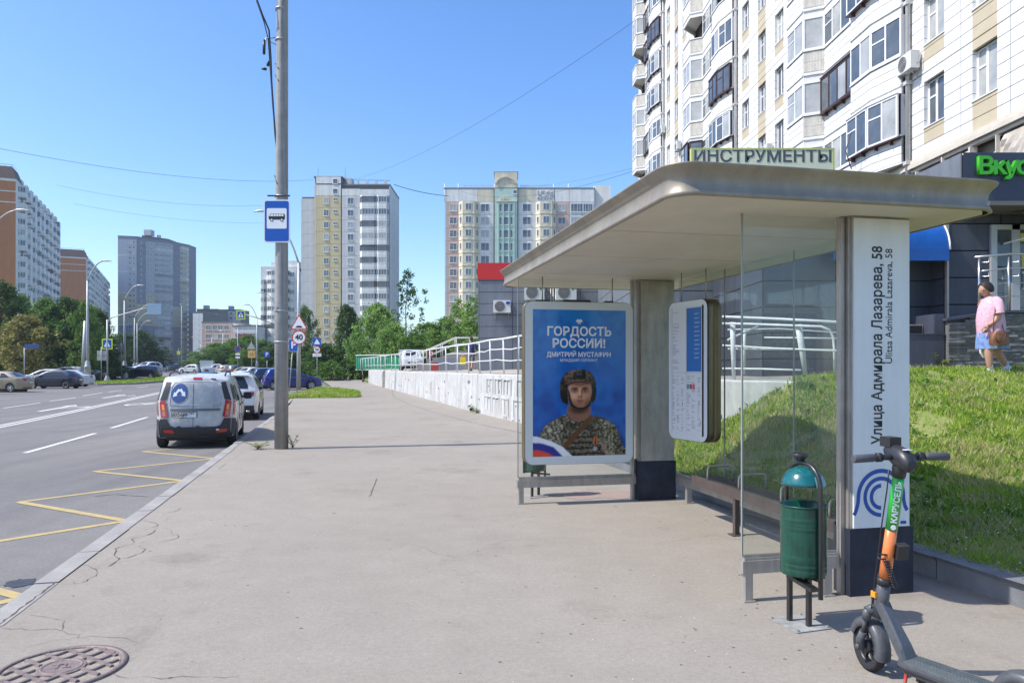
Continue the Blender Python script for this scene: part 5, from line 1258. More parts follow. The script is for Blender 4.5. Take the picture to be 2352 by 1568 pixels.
# ---- distant and half hidden blocks (simple storey rows)
def simple_block(label, p0, p1, zt, Y, depth, wall, cols, fh=2.8, zb=1.0, cat="building", roof=None, winw=1.6, side=None):
    """front between two picture columns at distance Y"""
    x0 = (p0-CX)/F*Y; x1 = (p1-CX)/F*Y; t = thing("apartment_building", label, cat, (x0, Y, zb)); w = x1-x0; NF = int((zt-zb-1)/fh)
    core(t, [(0,.05),(w,.05),(w,depth),(0,depth)], 0, zt-zb, side or W_core)
    f = Facade(t, 0, 0, 0, .8, fh); f.panels(0, w, 0, NF, wall, max(1, round(w/6.5)))
    for c in cols: f.windows(w*c, 0, NF, winw, 1.5, 1.5, 1, rnd=rnd)
    parapet(t, [(0,0),(w,0),(w,depth),(0,depth)], zt-zb, .4)
    return t, w, NF
zt = lambda py, Y: CZ+(HY-py)/F*Y
t, w, NF = simple_block("distant pale blue grey block seen over the pink building", 452, 500, zt(711,420), 420, 15, W_grey, (.7,.9))
mb = MB(); mb.cbox((3.5, 5, zt(711,420)+.5), (2.5, 3, 2.5)); mb.build("roof_house", W_gd, t)
t, w, NF = simple_block("distant tall pale block with flat white end wall at the vanishing point", 443, 466, zt(717,380), 380, 30, W_white, ())
t, w, NF = simple_block("distant blue grey block right of the pale one behind the trees", 497, 552, zt(712,440), 440, 15, W_grey, (.15,.4,.62,.85))
mb = MB(); mb.cbox((7, 5, zt(712,440)+.5), (2.5, 3, 2.5)); mb.build("roof_house", W_gd, t)
t, w, NF = simple_block("distant small red and white block at the end of the road", 429, 442, zt(775,480), 480, 30, W_pink, (.5,.85), fh=3.2)
t, w, NF = simple_block("low pink and white building right of the grey tower", 464, 535, zt(741,235), 235, 16, W_pink, (.2,.42,.6,.8), side=W_white)
t, w, NF = simple_block("low pale wing with dark red roof strip next to the pink building", 535, 592, zt(749,228), 228, 14, W_grey, (.2,.5,.8), side=W_white)
mb = MB(); mb.box(1.5, -.3, 9.2, w-2, -.13, 11.2); mb.build("red_roof_band", pm("dark_red_cladding", (.22,.06,.06), .7), t)
t = thing("apartment_building", "white apartment block with rounded balconies half hidden behind the grey pole", "building", ((599-CX)/F*236, 236, 1.0))
core(t, [(0,.1),(11.5,.1),(11.5,14),(0,14)], 0, 33, W_white); f = Facade(t, 0, 0, 0, 1.0, 2.8)
f.panels(0, 1.4, 0, 10, W_white); f.bays(0, [(0,.1),(.4,.9),(1.2,.9),(1.6,.1)], 0, 10, W_white, rnd); f.bays(1.9, [(0,.1),(.6,1.2),(2.1,1.9),(3.8,1.9),(5.2,1.2),(5.6,.1)], 0, 11, W_white, rnd, openp=.1, brown=.1)
f.panels(7.5, 11.5, 0, 11, W_white, 1); f.windows(10, 0, 11, 1.6, 1.5, 1.5, 1, rnd=rnd); f.bays(7.6, [(0,.1),(.3,.9),(1.3,.9),(1.6,.1)], 0, 11, W_white, rnd)
houses(t, W_white, ((5, 3, 33.2), (4, 4, 2.6)), ((10, 3, 33.5), (3, 4, 3)))
# block seen past the right side of the shelter gable, left of tower (pale)
# ============================================================ THE BIG WHITE TOWER BLOCK ON THE RIGHT
W_tile = bpy.data.materials.new("tile_course_white"); W_tile.use_nodes = True; nt = W_tile.node_tree; b = nt.nodes["Principled BSDF"]; b.inputs["Roughness"].default_value = .6
tc = nt.nodes.new("ShaderNodeTexCoord"); n1 = nt.nodes.new("ShaderNodeTexNoise"); n1.inputs["Scale"].default_value = 1.4; n1.inputs["Detail"].default_value = 5
mpn = nt.nodes.new("ShaderNodeMapping"); mpn.inputs["Scale"].default_value = (3,3,1.2); nt.links.new(tc.outputs["Object"], mpn.inputs[0]); nt.links.new(mpn.outputs[0], n1.inputs["Vector"])
rp = nt.nodes.new("ShaderNodeValToRGB"); rp.color_ramp.elements[0].position = .3; rp.color_ramp.elements[0].color = (.66,.65,.62,1); rp.color_ramp.elements[1].position = .62; rp.color_ramp.elements[1].color = (.72,.715,.70,1)
nt.links.new(n1.outputs["Fac"], rp.inputs[0]); nt.links.new(rp.outputs[0], b.inputs["Base Color"]); MATS["tile"] = W_tile
W_tile2 = pm("bay_tile_cream", (.60,.57,.50), .65, var=.05)
W_beige = pm("tile_course_beige", (.50,.43,.30), .65, var=.06, scale=2)
W_joint = pm("panel_joint", (.20,.18,.155), .9)
W_stone = pm("rusticated_stone", (.48,.43,.37), .9, var=.12, scale=3, bump=1., bscale=9)
W_bsid = pm("balcony_side_panel", (.55,.56,.57), .6, var=.06)
W_brown = pm("brown_metal", (.075,.035,.03), .5, .3, var=.2)
W_curt = pm("cream_curtain", (.55,.5,.36), .8, var=.15, scale=3)
TA = math.atan2(-1, .037); FHT = 2.8; ZC = 8.9
t = thing("apartment_tower", "huge white tiled apartment block on the right with bay balconies and beige strips", "building", (14.95-.037*72, 72, 0), TA)
# local x runs towards the viewer along the wall, outward is -y
TL = 56.0; NFT = 13; ZTOP = ZC+NFT*FHT
core(t, [(0,.30),(TL,.30),(TL,14),(0,14)], 1.2, ZTOP+.4, W_joint)
def course_panel(w, win=None, beige=None, courses=7, tiles=False):
    """wall panel of tile courses with open joints; win=(x0,x1,z0,z1); beige=(x0,x1,z0,z1)"""
    k = ('cp', round(w,2), win, beige, courses, tiles)
    if k in MC: return MC[k]
    mb = MB(); ch = FHT/courses; g = .012
    for c in range(courses):
        z0_, z1_ = c*ch+g, (c+1)*ch-g
        if c == 0: z0_ += .015
        runs = [(g, w-g)]
        if win and z1_ > win[2]+.02 and z0_ < win[3]-.02:
            # split the course at the opening
            zz0, zz1 = z0_, z1_
            parts = []
            if zz0 < win[2]: parts.append((g, w-g, zz0, min(zz1, win[2]-.004)))
            if zz1 > win[3]: parts.append((g, w-g, max(zz0, win[3]+.004), zz1))
            za, zb_ = max(zz0, win[2]), min(zz1, win[3])
            parts += [(g, win[0], za, zb_), (win[1], w-g, za, zb_)]
        else: parts = [(g, w-g, z0_, z1_)]
        for x0, x1, za, zb_ in parts:
            if x1-x0 < .02 or zb_-za < .02: continue
            cuts = [x0, x1]
            if beige and zb_ > beige[2]+.01 and za < beige[3]-.01:
                cuts = sorted({x0, x1, *[q for q in beige[:2] if x0 < q < x1]})
            for xa, xb in zip(cuts, cuts[1:]):
                m_ = 1 if beige and xa >= beige[0]-.01 and xb <= beige[1]+.01 and len(cuts) > 1 or (beige and zb_ > beige[2]+.01 and za < beige[3]-.01 and xa >= beige[0]-.01 and xb <= beige[1]+.01) else 0
                mb.box(xa, 0, za, xb, .1, zb_, m_)
    MC[k] = mb.mesh("wall_panel", [W_tile, W_beige]); return MC[k]
def near_window(w, h, style=0, curt=0):
    k = ('nw', w, h, style, curt)
    if k not in MC:
        mb = MB(); tt = .06; y0, y1 = .16, .22
        mb.box(0,y0,0,w,y1,tt); mb.box(0,y0,h-tt,w,y1,h); mb.box(0,y0,tt,tt,y1,h-tt); mb.box(w-tt,y0,tt,w,y1,h-tt)
        mb.box(w*.42-.05,y0-.005,tt,w*.42+.05,y1,h-tt)
        if style == 0: mb.box(tt,y0,h*.62,w*.42-.05,y1,h*.62+.06)
        mb.box(-.03,-.03,-.03,w+.03,.2,.0); 
        # reveals
        mb.box(-.012,.101,0,-.002,.24,h); mb.box(w+.002,.101,0,w+.012,.24,h)
        fr = mb.mesh("window", [M_fr]); mb = MB(); mb.box(tt*.6,.185,tt*.6,w-tt*.6,.195,h-tt*.6,0)
        if curt: mb.box(tt,.20,tt,w*.5,.21,h-tt,1)
        mb.box(tt, .24, tt, w-tt, .25, h-tt, 1 if curt else 0)
        MC[k] = (fr, mb.mesh("pane", [M_gl2 if curt == 2 else M_gl, W_curt]))
    return MC[k]
def place_window(x, z, w=1.1, h=1.55, style=0, curt=0, par=None, out=0):
    fr, pn_ = near_window(w, h, style, curt); o = put("window", fr, par or t, (x, -out, z)); put("pane", pn_, o); return o
WS = [8.2, 26.0, 43.8, 61.6, 79.4]       # picture distance of each downpipe
ac_spots = []
for P in WS:
    for off, w_, kind in ((9.0,1.3,'b'),(10.3,2.5,'w3'),(12.8,2.2,'w2'),(15.0,2.8,'w1')):
        xe = 72-(P+off); x0 = xe-w_          # local x of the near end
        if x0 < -.1 or xe > TL+.1: continue
        for fl in range(NFT):
            z = ZC+fl*FHT
            if kind == 'b': put("wall_panel", course_panel(w_), t, (x0, 0, z)); continue
            wx0 = round(w_/2-.55, 2); win = (wx0, wx0+1.1, .95, 2.5)
            if kind == 'w2': bg = (wx0, wx0+1.1, 0, 2.8)
            else: bg = (wx0, wx0+1.1, .45, .95)
            put("wall_panel", course_panel(w_, win, bg), t, (x0, 0, z))
            place_window(x0+wx0, z+.95, style=0 if rnd.random() < .6 else 1, curt=rnd.choice((0,0,0,1,2)))
            if kind in ('w1','w3') and rnd.random() < .33: ac_spots.append((x0+wx0-.55 if kind == 'w3' else x0+wx0-.62, z+1.0))
# balconies
PA = [(-2.9,.65),(-1.4,.65),(0,.30)]; PA_full = [(-2.9,.30),(-2.9,.65),(-1.4,.65),(0,.30),(0,0)]
PC = [(-5.9,.30),(-2.9,.30)]; PB = [(-9.0,0),(-8.0,1.05),(-6.3,1.05),(-5.9,.30)]
def near_bay(plan, style, tall=False, seed=0):
    """parapet of tile courses + glazing; returns (parapet mesh, frame mesh, pane mesh)"""
    k = ('nb', tuple(plan), style, tall)
    if k in MC: return MC[k]
    A = MB(); Fm = MB(); G = MB(); par = .98; top = 2.42; rr = random.Random(hash(k) % 1000)
    pl = [Vector((x, -o, 0)) for x, o in plan]
    if style in ('brown', 'boxed'):  # glazing box hangs out over the parapet
        ext = .16
    else: ext = 0
    for i, (a, b_) in enumerate(zip(pl, pl[1:])):
        d = b_-a; L = d.length; T = Matrix.Translation(a) @ Matrix.Rotation(math.atan2(d.y, d.x), 4, 'Z')
        for c in range(3):
            z0_ = .05+c*.295; A.box(0, 0, z0_, L, .09, z0_+.275, 0, T)
        if i != len(pl)-2 or plan is PC:
            pass
        A.box(0, .012, .04, L, .08, par-.02, 1, T)
        if plan is PB and i == 2:
            nn = max(3, round(L/.13))
            for q in range(nn): A.box(L*q/nn+.008, -.012, .06, L*(q+1)/nn-.008, .0, .48, 3, T); A.box(L*q/nn+.008, -.012, .50, L*(q+1)/nn-.008, .0, .92, 3, T)
        A.box(-.0, -.05, par-.03, L, .1, par+.03, 0, T)
        A.box(0, .0, top+.02, L, .09, FHT-.02, 0, T); A.box(0, -.045, FHT-.10, L, .0, FHT-.03, 0, T)
        if i == 0: A.box(.0, .02 if style != 'open' else 0, .0, .09, .09, FHT, 0, T)
        if style == 'open': continue
        n = max(1, round(L/.72)); mi = 1 if style == 'brown' else 0; z0_ = par+.03 - (.10 if ext else 0); T2 = T @ Matrix.Translation((0, -ext, 0))
        for q in range(n+1): x = clamp(L*q/n, .03, L-.03); Fm.box(x-.035, -.02, z0_+.06, x+.035, .04, top-.06, mi, T2)
        if rr.random() < .9 and n > 1: Fm.box(.03, -.015, top-.55, L/n, .03, top-.50, mi, T2)
        Fm.box(0, -.025, z0_, L, .045, z0_+.07, mi, T2); Fm.box(0, -.025, top-.07, L, .045, top+.01, mi, T2)
        if ext:
            Fm.box(-.02, -.04, z0_-.05, L+.02, ext+.0, z0_, 1, T2); Fm.box(-.02, -.06, top+.012, L+.02, ext, top+.03, mi, T2)
            for q in range(max(2, n)): x = L*(q+.5)/max(2, n); Fm.box(x-.015, -.02, z0_-.19, x+.015, .14, z0_-.05, 1, T2)
        for q in range(n):
            m_ = 0 if rr.random() < .55 else (1 if rr.random() < .75 else 2)
            G.box(L*q/n+.03, .005, z0_+.05, L*(q+1)/n-.03, .015, top-.05, m_, T2)
    xs_ = [v.x for v in pl]; x0, x1 = min(xs_), max(xs_)
    flo = [(v.x, v.y+.01) for v in pl]+([(x1, .1), (x0, .1)])
    A.prism(flo, -.02, .05, 0)
    if style != 'open':
        Fm.box(x0+.05, .02, par, x1-.05, .06, top, 0) if plan is PC else None
    if plan is PA and style != 'open': A.box(-.06, -.30, .98, .0, .1, 2.42, 2)
    if plan is PA: A.box(-2.92, -.64, .05, -2.88, -.30, 2.7 if style != 'open' else .98, 2)
    MC[k] = (A.mesh("balcony", [W_tile, W_joint, W_bsid, W_tile2]), Fm.mesh("glazing_frame", [M_fr, W_brown]) if Fm.v else None, G.mesh("pane", [M_gl, M_gl2, W_curt]) if G.v else None); return MC[k]
k_open = 0
for P in WS:
    for plan, off0, off1 in ((PA,0,2.9),(PC,2.9,5.9),(PB,5.9,9.0)):
        x = 72-P
        if x-off1 < -.1 or x > TL+1: continue
        for fl in range(NFT):
            z = ZC+fl*FHT; q = rnd.random()
            st_ = 'white' if q < .55 else ('brown' if q < .75 else ('boxed' if q < .93 else 'open'))
            if plan is PC: st_ = 'white' if q < .8 else 'brown'
            if plan is PB and st_ == 'boxed': st_ = 'white'
            if P == 26.0 and plan is PA: st_ = 'boxed' if fl == 0 else ('white' if fl == 1 else st_)
            if P == 43.8 and plan is PA: st_ = ('white','white','boxed','brown','white','open')[fl] if fl < 6 else st_
            if plan is PA and P == 61.6: st_ = ('brown','brown','open','white','white','boxed','boxed')[fl] if fl < 7 else st_
            A_, Fm_, G_ = near_bay(plan, st_)
            o = put("balcony", A_, t, (x, 0, z))
            if Fm_: put("glazing_frame", Fm_, o)
            if G_: put("pane", G_, o)
# blank wall behind the bays, downpipes, cornice, rusticated base
mb = MB()
for P in WS:
    x = 72-P
    if 0 < x <= TL: mb.tube([(x+.09,-.12,1.6),(x+.09,-.12,ZTOP)], .085, 8)
    if 0 < x <= TL:
        for fl in range(NFT): mb.box(x-.02, -.24, ZC+fl*FHT-.1, x+.2, -.0, ZC+fl*FHT+.03)
mb.build("downpipe", pm("downpipe_paint", (.50,.49,.47), .6, var=.1), t)
mb = MB(); mb.box(0,-.10,ZC-.14,TL,.1,ZC-.005); mb.box(0,-.17,ZC-.30,TL,.1,ZC-.15); mb.box(0,-.06,ZC-.42,TL,.1,ZC-.31); mb.build("cornice", pm("cornice_cream", (.58,.53,.45), .8, var=.08), t)
mb = MB(); mb.box(0,-.1,ZTOP,TL,.3,ZTOP+.8); mb.build("roof_edge", W_tile, t)
def rust_panel(w, h):
    k = ('rp', round(w,2), h)
    if k not in MC:
        rr = random.Random(int(w*100)); mb = MB(); nx, nz = max(3, int(w/.16)), int(h/.16); vs = []
        for j in range(nz+1):
            for i in range(nx+1):
                e = 0 if i in (0, nx) or j in (0, nz) else 1
                vs.append((w*i/nx, -.02-e*rr.uniform(0,.09), h*j/nz))
        mb.add(vs, [(j*(nx+1)+i, j*(nx+1)+i+1, (j+1)*(nx+1)+i+1, (j+1)*(nx+1)+i) for j in range(nz) for i in range(nx)]); mb.box(0,-.02,0,w,.1,h); MC[k] = mb.mesh("rusticated_panel", W_stone)
    return MC[k]
for i in range(14):
    x0 = TL-(i+1)*4.0
    for z in (1.55, 5.3):
        wdt = 1.35
        put("rusticated_panel", rust_panel(wdt, 3.1), t, (x0, 0, z)); put("rusticated_panel", rust_panel(wdt, 3.1), t, (x0+2.6, 0, z))
        put("rusticated_panel", rust_panel(1.2, .8), t, (x0+1.38, 0, z)); 
        place_window(x0+1.45, z+.9, 1.1, 1.9, 1, 0)
    mb_k = ('pil',)
    if mb_k not in MC: m_ = MB(); m_.box(-.03,-.12,0,.03,.05,7.0); m_.box(1.36,-.14,4.5,1.44,.1,6.9); m_.box(2.56,-.14,4.5,2.6,.1,6.9); MC[mb_k] = m_.mesh("pilaster", pm("cornice_cream", (.58,.53,.45)))
    put("pilaster", MC[mb_k], t, (x0, 0, 1.55))
# outdoor units
M_ac = pm("ac_casing", (.62,.62,.60), .5, var=.05); M_acg = pm("ac_grille", (.28,.28,.28), .6); M_ac2 = pm("ac_fan", (.16,.15,.14), .6)
def ac_mesh():
    mb = MB(); mb.box(-.42,-.31,.0,.42,0,.60); 
    rx = Matrix.Translation((-.10,-.312,.30)) @ Matrix.Rotation(R(90),4,'X')
    mb.lathe([(.0001,0),(.24,0)], 24, 1, M=rx, smooth=False)
    for r_ in (.25,.20,.15,.10,.05): mb.lathe([(r_-.006,.0),(r_-.006,.012),(r_+.004,.012),(r_+.004,.0)], 20, 2, M=rx)
    for k in range(6): mb.cbox((-.10,-.325,.30), (.5,.006,.008), 2, M=Matrix.Rotation(k*PI/6,4,'Y'))
    mb.box(-.36,-.33,-.06,-.32,.02,.0,2); mb.box(.30,-.33,-.06,.34,.02,.0,2); mb.box(-.36,-.0,-.32,-.32,.02,-.04,2); mb.box(.30,0,-.32,.34,.02,-.04,2)
    mb.tube([(-.34,-.30,-.05),(-.34,.0,-.3)], .012, 5, 2); mb.tube([(.32,-.30,-.05),(.32,0,-.3)], .012, 5, 2)
    mb.tube([(.43,-.1,.15),(.5,-.08,.12),(.5,-.02,.3),(.46,0,.45)], .018, 6, 2)
    return mb.mesh("outdoor_unit", [M_ac, M_ac2, M_acg])
acm = ac_mesh()
for x, z in ac_spots[:46]: put("outdoor_unit", acm, t, (x, -.06, z))
put("outdoor_unit", acm, t, (46.35, -.10, 11.95)); mb = MB(); mb.tube([(46.0,-.05,12.5),(45.95,-.05,13.0),(45.98,-.05,13.4)], .02, 5); mb.tube([(44.05,-1.1,10.6),(44.0,-1.3,9.9),(44.05,-1.1,9.2)], .02, 5); mb.build("loose_cable", W_brown, t)

# ============================================================ SHOPS IN FRONT OF THE TOWER
M_clad = pm("cladding_dark_blue_grey", (.055,.062,.085), .5, var=.08, scale=2); M_clad2 = pm("cladding_grey", (.17,.185,.215), .5, var=.05, scale=2); M_cj = pm("cladding_joint", (.01,.01,.013), .8)
def clad_wall(parent, x0, y, x1, z0, z1, ph, pw, mat, ang=0, g=.012, skip=None):
    f = Facade(parent, x0, y, ang, 0, 1); L = x1; n = max(1, round(L/pw)); w_ = L/n; z = z0
    while z < z1-.02:
        h_ = min(ph, z1-z)
        for k in range(n):
            if skip and skip(k*w_+w_/2, z+h_/2): continue
            kk = ('cl', round(w_,2), round(h_,2), mat.name)
            if kk not in MC:
                mb = MB(); mb.box(g, -.03, g, w_-g, .0, h_-g); MC[kk] = mb.mesh("cladding_panel", mat)
            f.put("cladding_panel", MC[kk], k*w_, z)
        z += ph
# far annex with red sign board and outdoor units
an = thing("shop_annex", "grey panelled single storey annex with a red fascia end beyond the white railing", "building", (0,0,0))
core(an, [(-1.61,36.0),(13.2,36.0),(13.2,48),(-1.61,48)], 1.3, 6.72, M_cj)
clad_wall(an, -1.61, 36.0, 14.8, 1.5, 6.1, .555, 1.6, M_clad2); clad_wall(an, -1.61, 48, 12, 1.5, 6.1, .555, 1.6, M_clad2, R(-90))
mb = MB(); mb.box(-1.64,35.93,6.0,3.4,35.97,6.80); mb.box(-1.68,35.97,6.0,-1.64,47,6.80); mb.build("red_fascia", pm("red_fascia", (.52,.02,.02), .45), an)
mb = MB(); mb.box(-1.62,35.93,1.35,13,35.99,1.52); mb.build("plinth", W_core, an)
A1 = [((1153-CX)/F*35.95, zt(719,35.95), "white outdoor unit with blue badge on the grey annex wall"), ((1227-CX)/F*35.95, zt(690,35.95), "left one of the two big outdoor units above the advert poster"), ((1300-CX)/F*35.95, zt(690,35.95), "right one of the two big outdoor units above the advert poster"), ((1398-CX)/F*35.95, zt(686,35.95), "open shabby outdoor unit above the right corner of the advert poster")]
M_badge = pm("unit_badge_blue", (.01,.03,.30), .4); M_badgeg = pm("unit_badge_green", (.02,.22,.12), .4)
for i, (x, z, lb) in enumerate(A1):
    o = put("outdoor_unit", None, None, (x, 35.93, z), 0, lb, "air conditioner", "outdoor units on the annex wall"); put("casing", acm, o)
    mb = MB()
    if i == 0: mb.box(.20,-.335,.40,.38,-.312,.53); mb.build("badge", M_badge, o)
    else: mb.add([(.22,-.316,.36),(.40,-.316,.44),(.22,-.316,.52)], [(0,1,2)]); mb.build("badge", M_badgeg, o)
    if i: o.scale = (1.15,1,1.25)
mb = MB()
for x in (2.0, 2.12, 2.24, 1.88): mb.tube([(x,35.9,1.6),(x,35.9,5.9)], .03, 6)
mb.build("riser_pipe", steel, an)
# middle wing carrying the yellow tool shop sign
mw = thing("shop_wing", "grey panelled shop wing behind the shelter glass", "building", (0,0,0))
core(mw, [(4.1,19.6),(9.2,19.6),(9.2,35),(4.1,35)], 1.3, 6.75, M_cj)
clad_wall(mw, 4.1, 19.6, 5.1, 1.5, 6.7, .56, 1.5, M_clad2); clad_wall(mw, 4.1, 35, 15.4, 1.5, 6.7, .56, 1.5, M_clad2, R(-90))
mb = MB(); mb.box(6.17,19.50,1.6,6.47,19.56,3.65); mb.build("beige_door", pm("beige_door", (.55,.50,.40), .6), mw)
mb = MB(); mb.box(6.23,19.48,2.5,6.44,19.499,3.5); mb.build("notice", pm("brown_notice", (.40,.28,.2), .6, col2=(.2,.14,.1), scale=12), mw)
sg = thing("tool_shop_sign", "pale yellow sign board reading ИНСТРУМЕНТЫ above the shelter roof", "sign", (at(1588,0,19.4).x, 19.3, 6.75))
wS = (1911-1588)/F*19.35
mb = MB(); mb.box(0,0,-.2,wS,.12,.66); mb.build("board", pm("sign_pale_yellow", (.70,.71,.50), .6), sg)
mb = MB(); mb.box(-.03,-.01,.63,wS+.03,.14,.68); mb.box(-.03,-.01,-.2,.02,.14,.63); mb.box(wS-.02,-.01,-.2,wS+.03,.14,.63); mb.build("sign_frame", pm("sign_frame_green", (.52,.56,.20), .5), sg)
text("ИНСТРУМЕНТЫ", .44, pm("sign_dark_grey", (.085,.09,.095), .6), sg, (wS/2, -.004, .455), (R(90),0,0), bold=.008, ext=.003, sx=1.05)
# near dark block + green lettered shop
nb_ = thing("dark_shop_block", "dark blue grey panelled shop block with recessed bay left of the entrance", "building", (0,0,0))
core(nb_, [(5.3,15.6),(9.0,15.6),(9.0,19.4),(5.3,19.4)], 1.3, 5.5, M_cj)
clad_wall(nb_, 5.3, 15.6, 3.62, 1.35, 5.45, .545, 1.85, M_clad); clad_wall(nb_, 5.3, 19.4, 3.8, 1.35, 5.45, .545, 1.9, M_clad, R(-90))
mb = MB(); mb.box(7.66,14.62,2.36,8.12,14.68,2.56); mb.build("vent_frame", steel, nb_); mb = MB(); mb.box(7.69,14.60,2.385,8.09,14.619,2.535); mb.build("vent_opening", dark, nb_); mb = MB(); mb.box(8.13,14.24,2.365,8.318,15.0,2.74); mb.build("corner_cladding", M_clad, nb_)
mb = MB(); mb.box(7.2,14.22,1.35,8.31,15.56,2.34); mb.box(7.2,14.20,2.341,8.32,15.565,2.36); mb.build("box_plinth", M_clad, nb_)
mb = MB(); mb.box(6.95,15.53,3.2,8.0,15.562,4.35); mb.build("pale_cladding_patch", M_clad2, nb_)
# blue barrel awning
aw = put("awning", None, nb_, (0,0,0)); M_aw = pm("awning_blue", (.005,.075,.30), .45, var=.25, scale=2); M_aw2 = pm("awning_light_blue", (.08,.42,.72), .4)
mb = MB(); rings = []
for k in range(10):
    q = R(90*k/9); rings.append([Vector((x, 15.55-.85*math.sin(q), 4.05+.78*math.cos(q))) for x in (6.4, 8.68)])
mb.loft(rings, closed=False, cap=False, smooth=True); mb.box(6.4,14.69,3.83,8.68,14.715,4.06); mb.build("canopy", M_aw, aw)
for x in (6.4, 8.68):
    mb = MB(); pts = [(x, 15.55-.85*math.sin(R(10*k)), 4.05+.78*math.cos(R(10*k))) for k in range(10)]; mb.add(pts+[(x,15.55,4.05)], [tuple(range(11))]); mb.build("awning_end", M_aw2, aw)
mb = MB(); mb.tube([(8.70, 15.56-.87*math.sin(R(10*k)), 4.05+.80*math.cos(R(10*k))) for k in range(10)], .018, 6); mb.build("awning_trim", white, aw)
sh = thing("grocery_shop", "dark panelled grocery shop front with green lettering and glass entrance doors", "shop", (0,0,0))
core(sh, [(8.83,15.05),(14.1,15.05),(14.1,24.5),(8.83,24.5)], 1.3, 5.2, M_cj)
core(sh, [(8.95,14.72),(14.1,14.72),(14.1,24.5),(8.95,24.5)], 5.2, 5.93, M_cj)
DX0, DX1 = (2272-CX)/F*15.0, 13.3
clad_wall(sh, 8.83, 15.02, 4.3, 1.35, 5.2, .545, .98, M_clad, skip=lambda a, z: 8.83+a > DX0-.2 and 2.6 < z < 4.6 or 8.83+a > DX0+.6 and z < 4.6)
clad_wall(sh, 8.83, 24.5, 9.4, 1.35, 5.2, .545, 1.9, M_clad, R(-90))
M_f2 = pm("fascia_dark", (.035,.04,.065), .35, var=.08)
clad_wall(sh, 8.95, 14.70, 5.1, 4.95, 5.98, 1.03, 1.38, M_f2); clad_wall(sh, 8.95, 24.4, 9.7, 4.95, 5.98, 1.03, 1.6, M_clad2, R(-90))
mb = MB(); mb.box(8.95,14.66,4.93,14,14.74,4.955); mb.box(9.1,14.1,4.80,14,14.95,4.88); mb.build("fascia_soffit", pm("soffit_tray", (.13,.12,.11), .6), sh)
mb = MB(); mb.box(8.80,14.97,1.35,8.84,15.05,5.2); mb.build("corner_profile", steel, sh)
gl_ = pm("letter_green", (.05,.40,.02), .4); 
for ch, px, sz in (("В", 2264, .47), ("к", 2295, .47), ("у", 2323, .47), ("с", 2350, .47)):
    p = at(px, 385, 14.6); text(ch, sz, gl_, sh, (p.x, 14.62, 5.665), (R(90),0,0), name="letter", bold=.012, ext=.045, sx=1.1)
# cream awning over the door
mb = MB(); mb.add([(9.9,14.68,4.82),(14,14.68,4.82),(14,13.9,4.42),(10.45,13.9,4.42)], [(0,1,2,3)]); mb.add([(9.9,14.70,4.80),(14,14.70,4.80),(14,13.9,4.40),(10.45,13.9,4.40)], [(3,2,1,0)]); mb.build("cream_awning", pm("awning_cream", (.52,.47,.33), .7), sh)
mb = MB(); mb.tube([(9.9,14.9,4.2),(10.6,13.95,4.38)], .018, 6); mb.tube([(10.5,13.9,4.41),(14,13.9,4.41)], .02, 6); mb.build("awning_arm", white, sh)
# doors
mb = MB(); z0_, z1_ = 2.73, 4.59
M_dfr = pm("door_frame_grey", (.42,.43,.44), .45, .3)
xs_ = [DX0, DX0+.30, DX0+.36, DX0+1.3, DX0+1.36]
for xa, xb in ((DX0,DX0+.12),(DX0+.42,DX0+.58),(DX0+1.5,DX0+1.66)): mb.box(xa,14.93,z0_,xb,15.0,z1_)
mb.box(DX0+.12,14.93,z1_-.10,DX0+1.5,15.0,z1_); mb.box(DX0+.12,14.93,z0_,DX0+.42,15,z0_+.09); mb.box(DX0+.58,14.93,z0_,DX0+1.5,15,z0_+.09); mb.build("door_frame", M_dfr, sh)
mb = MB(); mb.box(DX0+.10,14.955,z0_+.05,DX0+1.55,14.965,z1_-.05); mb.build("door_glass", M_gl, sh)
mb = MB(); mb.tube([(DX0+.62,14.93,3.62),(DX0+.62,14.86,3.62),(DX0+.70,14.86,3.60),(DX0+.70,14.86,3.32),(DX0+.62,14.86,3.30),(DX0+.62,14.93,3.3)], .016, 7); mb.build("door_handle", white, sh)
mb = MB(); mb.box(DX0+.60,14.945,4.25,DX0+.75,14.954,4.42); mb.box(DX0+.62,14.945,3.70,DX0+.82,14.954,3.98); mb.build("door_notice", pm("yellow_notice", (.55,.47,.12), .6), sh)
for px, py in ((2227,419+62), (2248,481), (2269,481), (2224,499)):
    p = at(px, py, 14.98); mb = MB(); mb.lathe([(.0001,.02),(.03,.02),(.03,0)], 10, M=Matrix.Translation((p.x,14.985,p.z)) @ Matrix.Rotation(R(90),4,'X')); mb.build("bracket_cap", white, sh)
mb = MB(); mb.box(10.13,14.96,3.52,10.20,14.99,3.60); mb.box(10.3,14.96,3.52,10.38,14.99,3.66); mb.build("door_bell", white, sh)
# ramp with stacked slate pieces, steel railing
rp_ = thing("entrance_ramp", "entrance ramp faced with dark split slate under a steel railing", "ramp", (0,0,0))
XR0, XR1, YR = 8.33, 13.6, 14.15
topz = lambda x: 2.66+ (.14 if x > 9.0 else .14*(x-8.33)/.67) - (.12*max(0, x-9.9))
mb = MB(); mb.loft([[Vector(p) for p in ((XR0+.01,YR+.04,1.4),(XR0+.01,YR+.04,topz(XR0)-.05),(XR0+.01,14.95,topz(XR0)-.05),(XR0+.01,14.95,1.4))]]+[[Vector(p) for p in ((x,YR+.04,1.4),(x,YR+.04,topz(x)-.05),(x,14.95,topz(x)-.05),(x,14.95,1.4))] for x in (9.3,9.9,XR1)], smooth=False); mb.build("ramp_core", W_core, rp_)
M_slate = pm("split_slate", (.085,.088,.09), .8, col2=(.18,.18,.17), scale=9, bump=.7, bscale=50); rr = random.Random(8)
sl_me = []
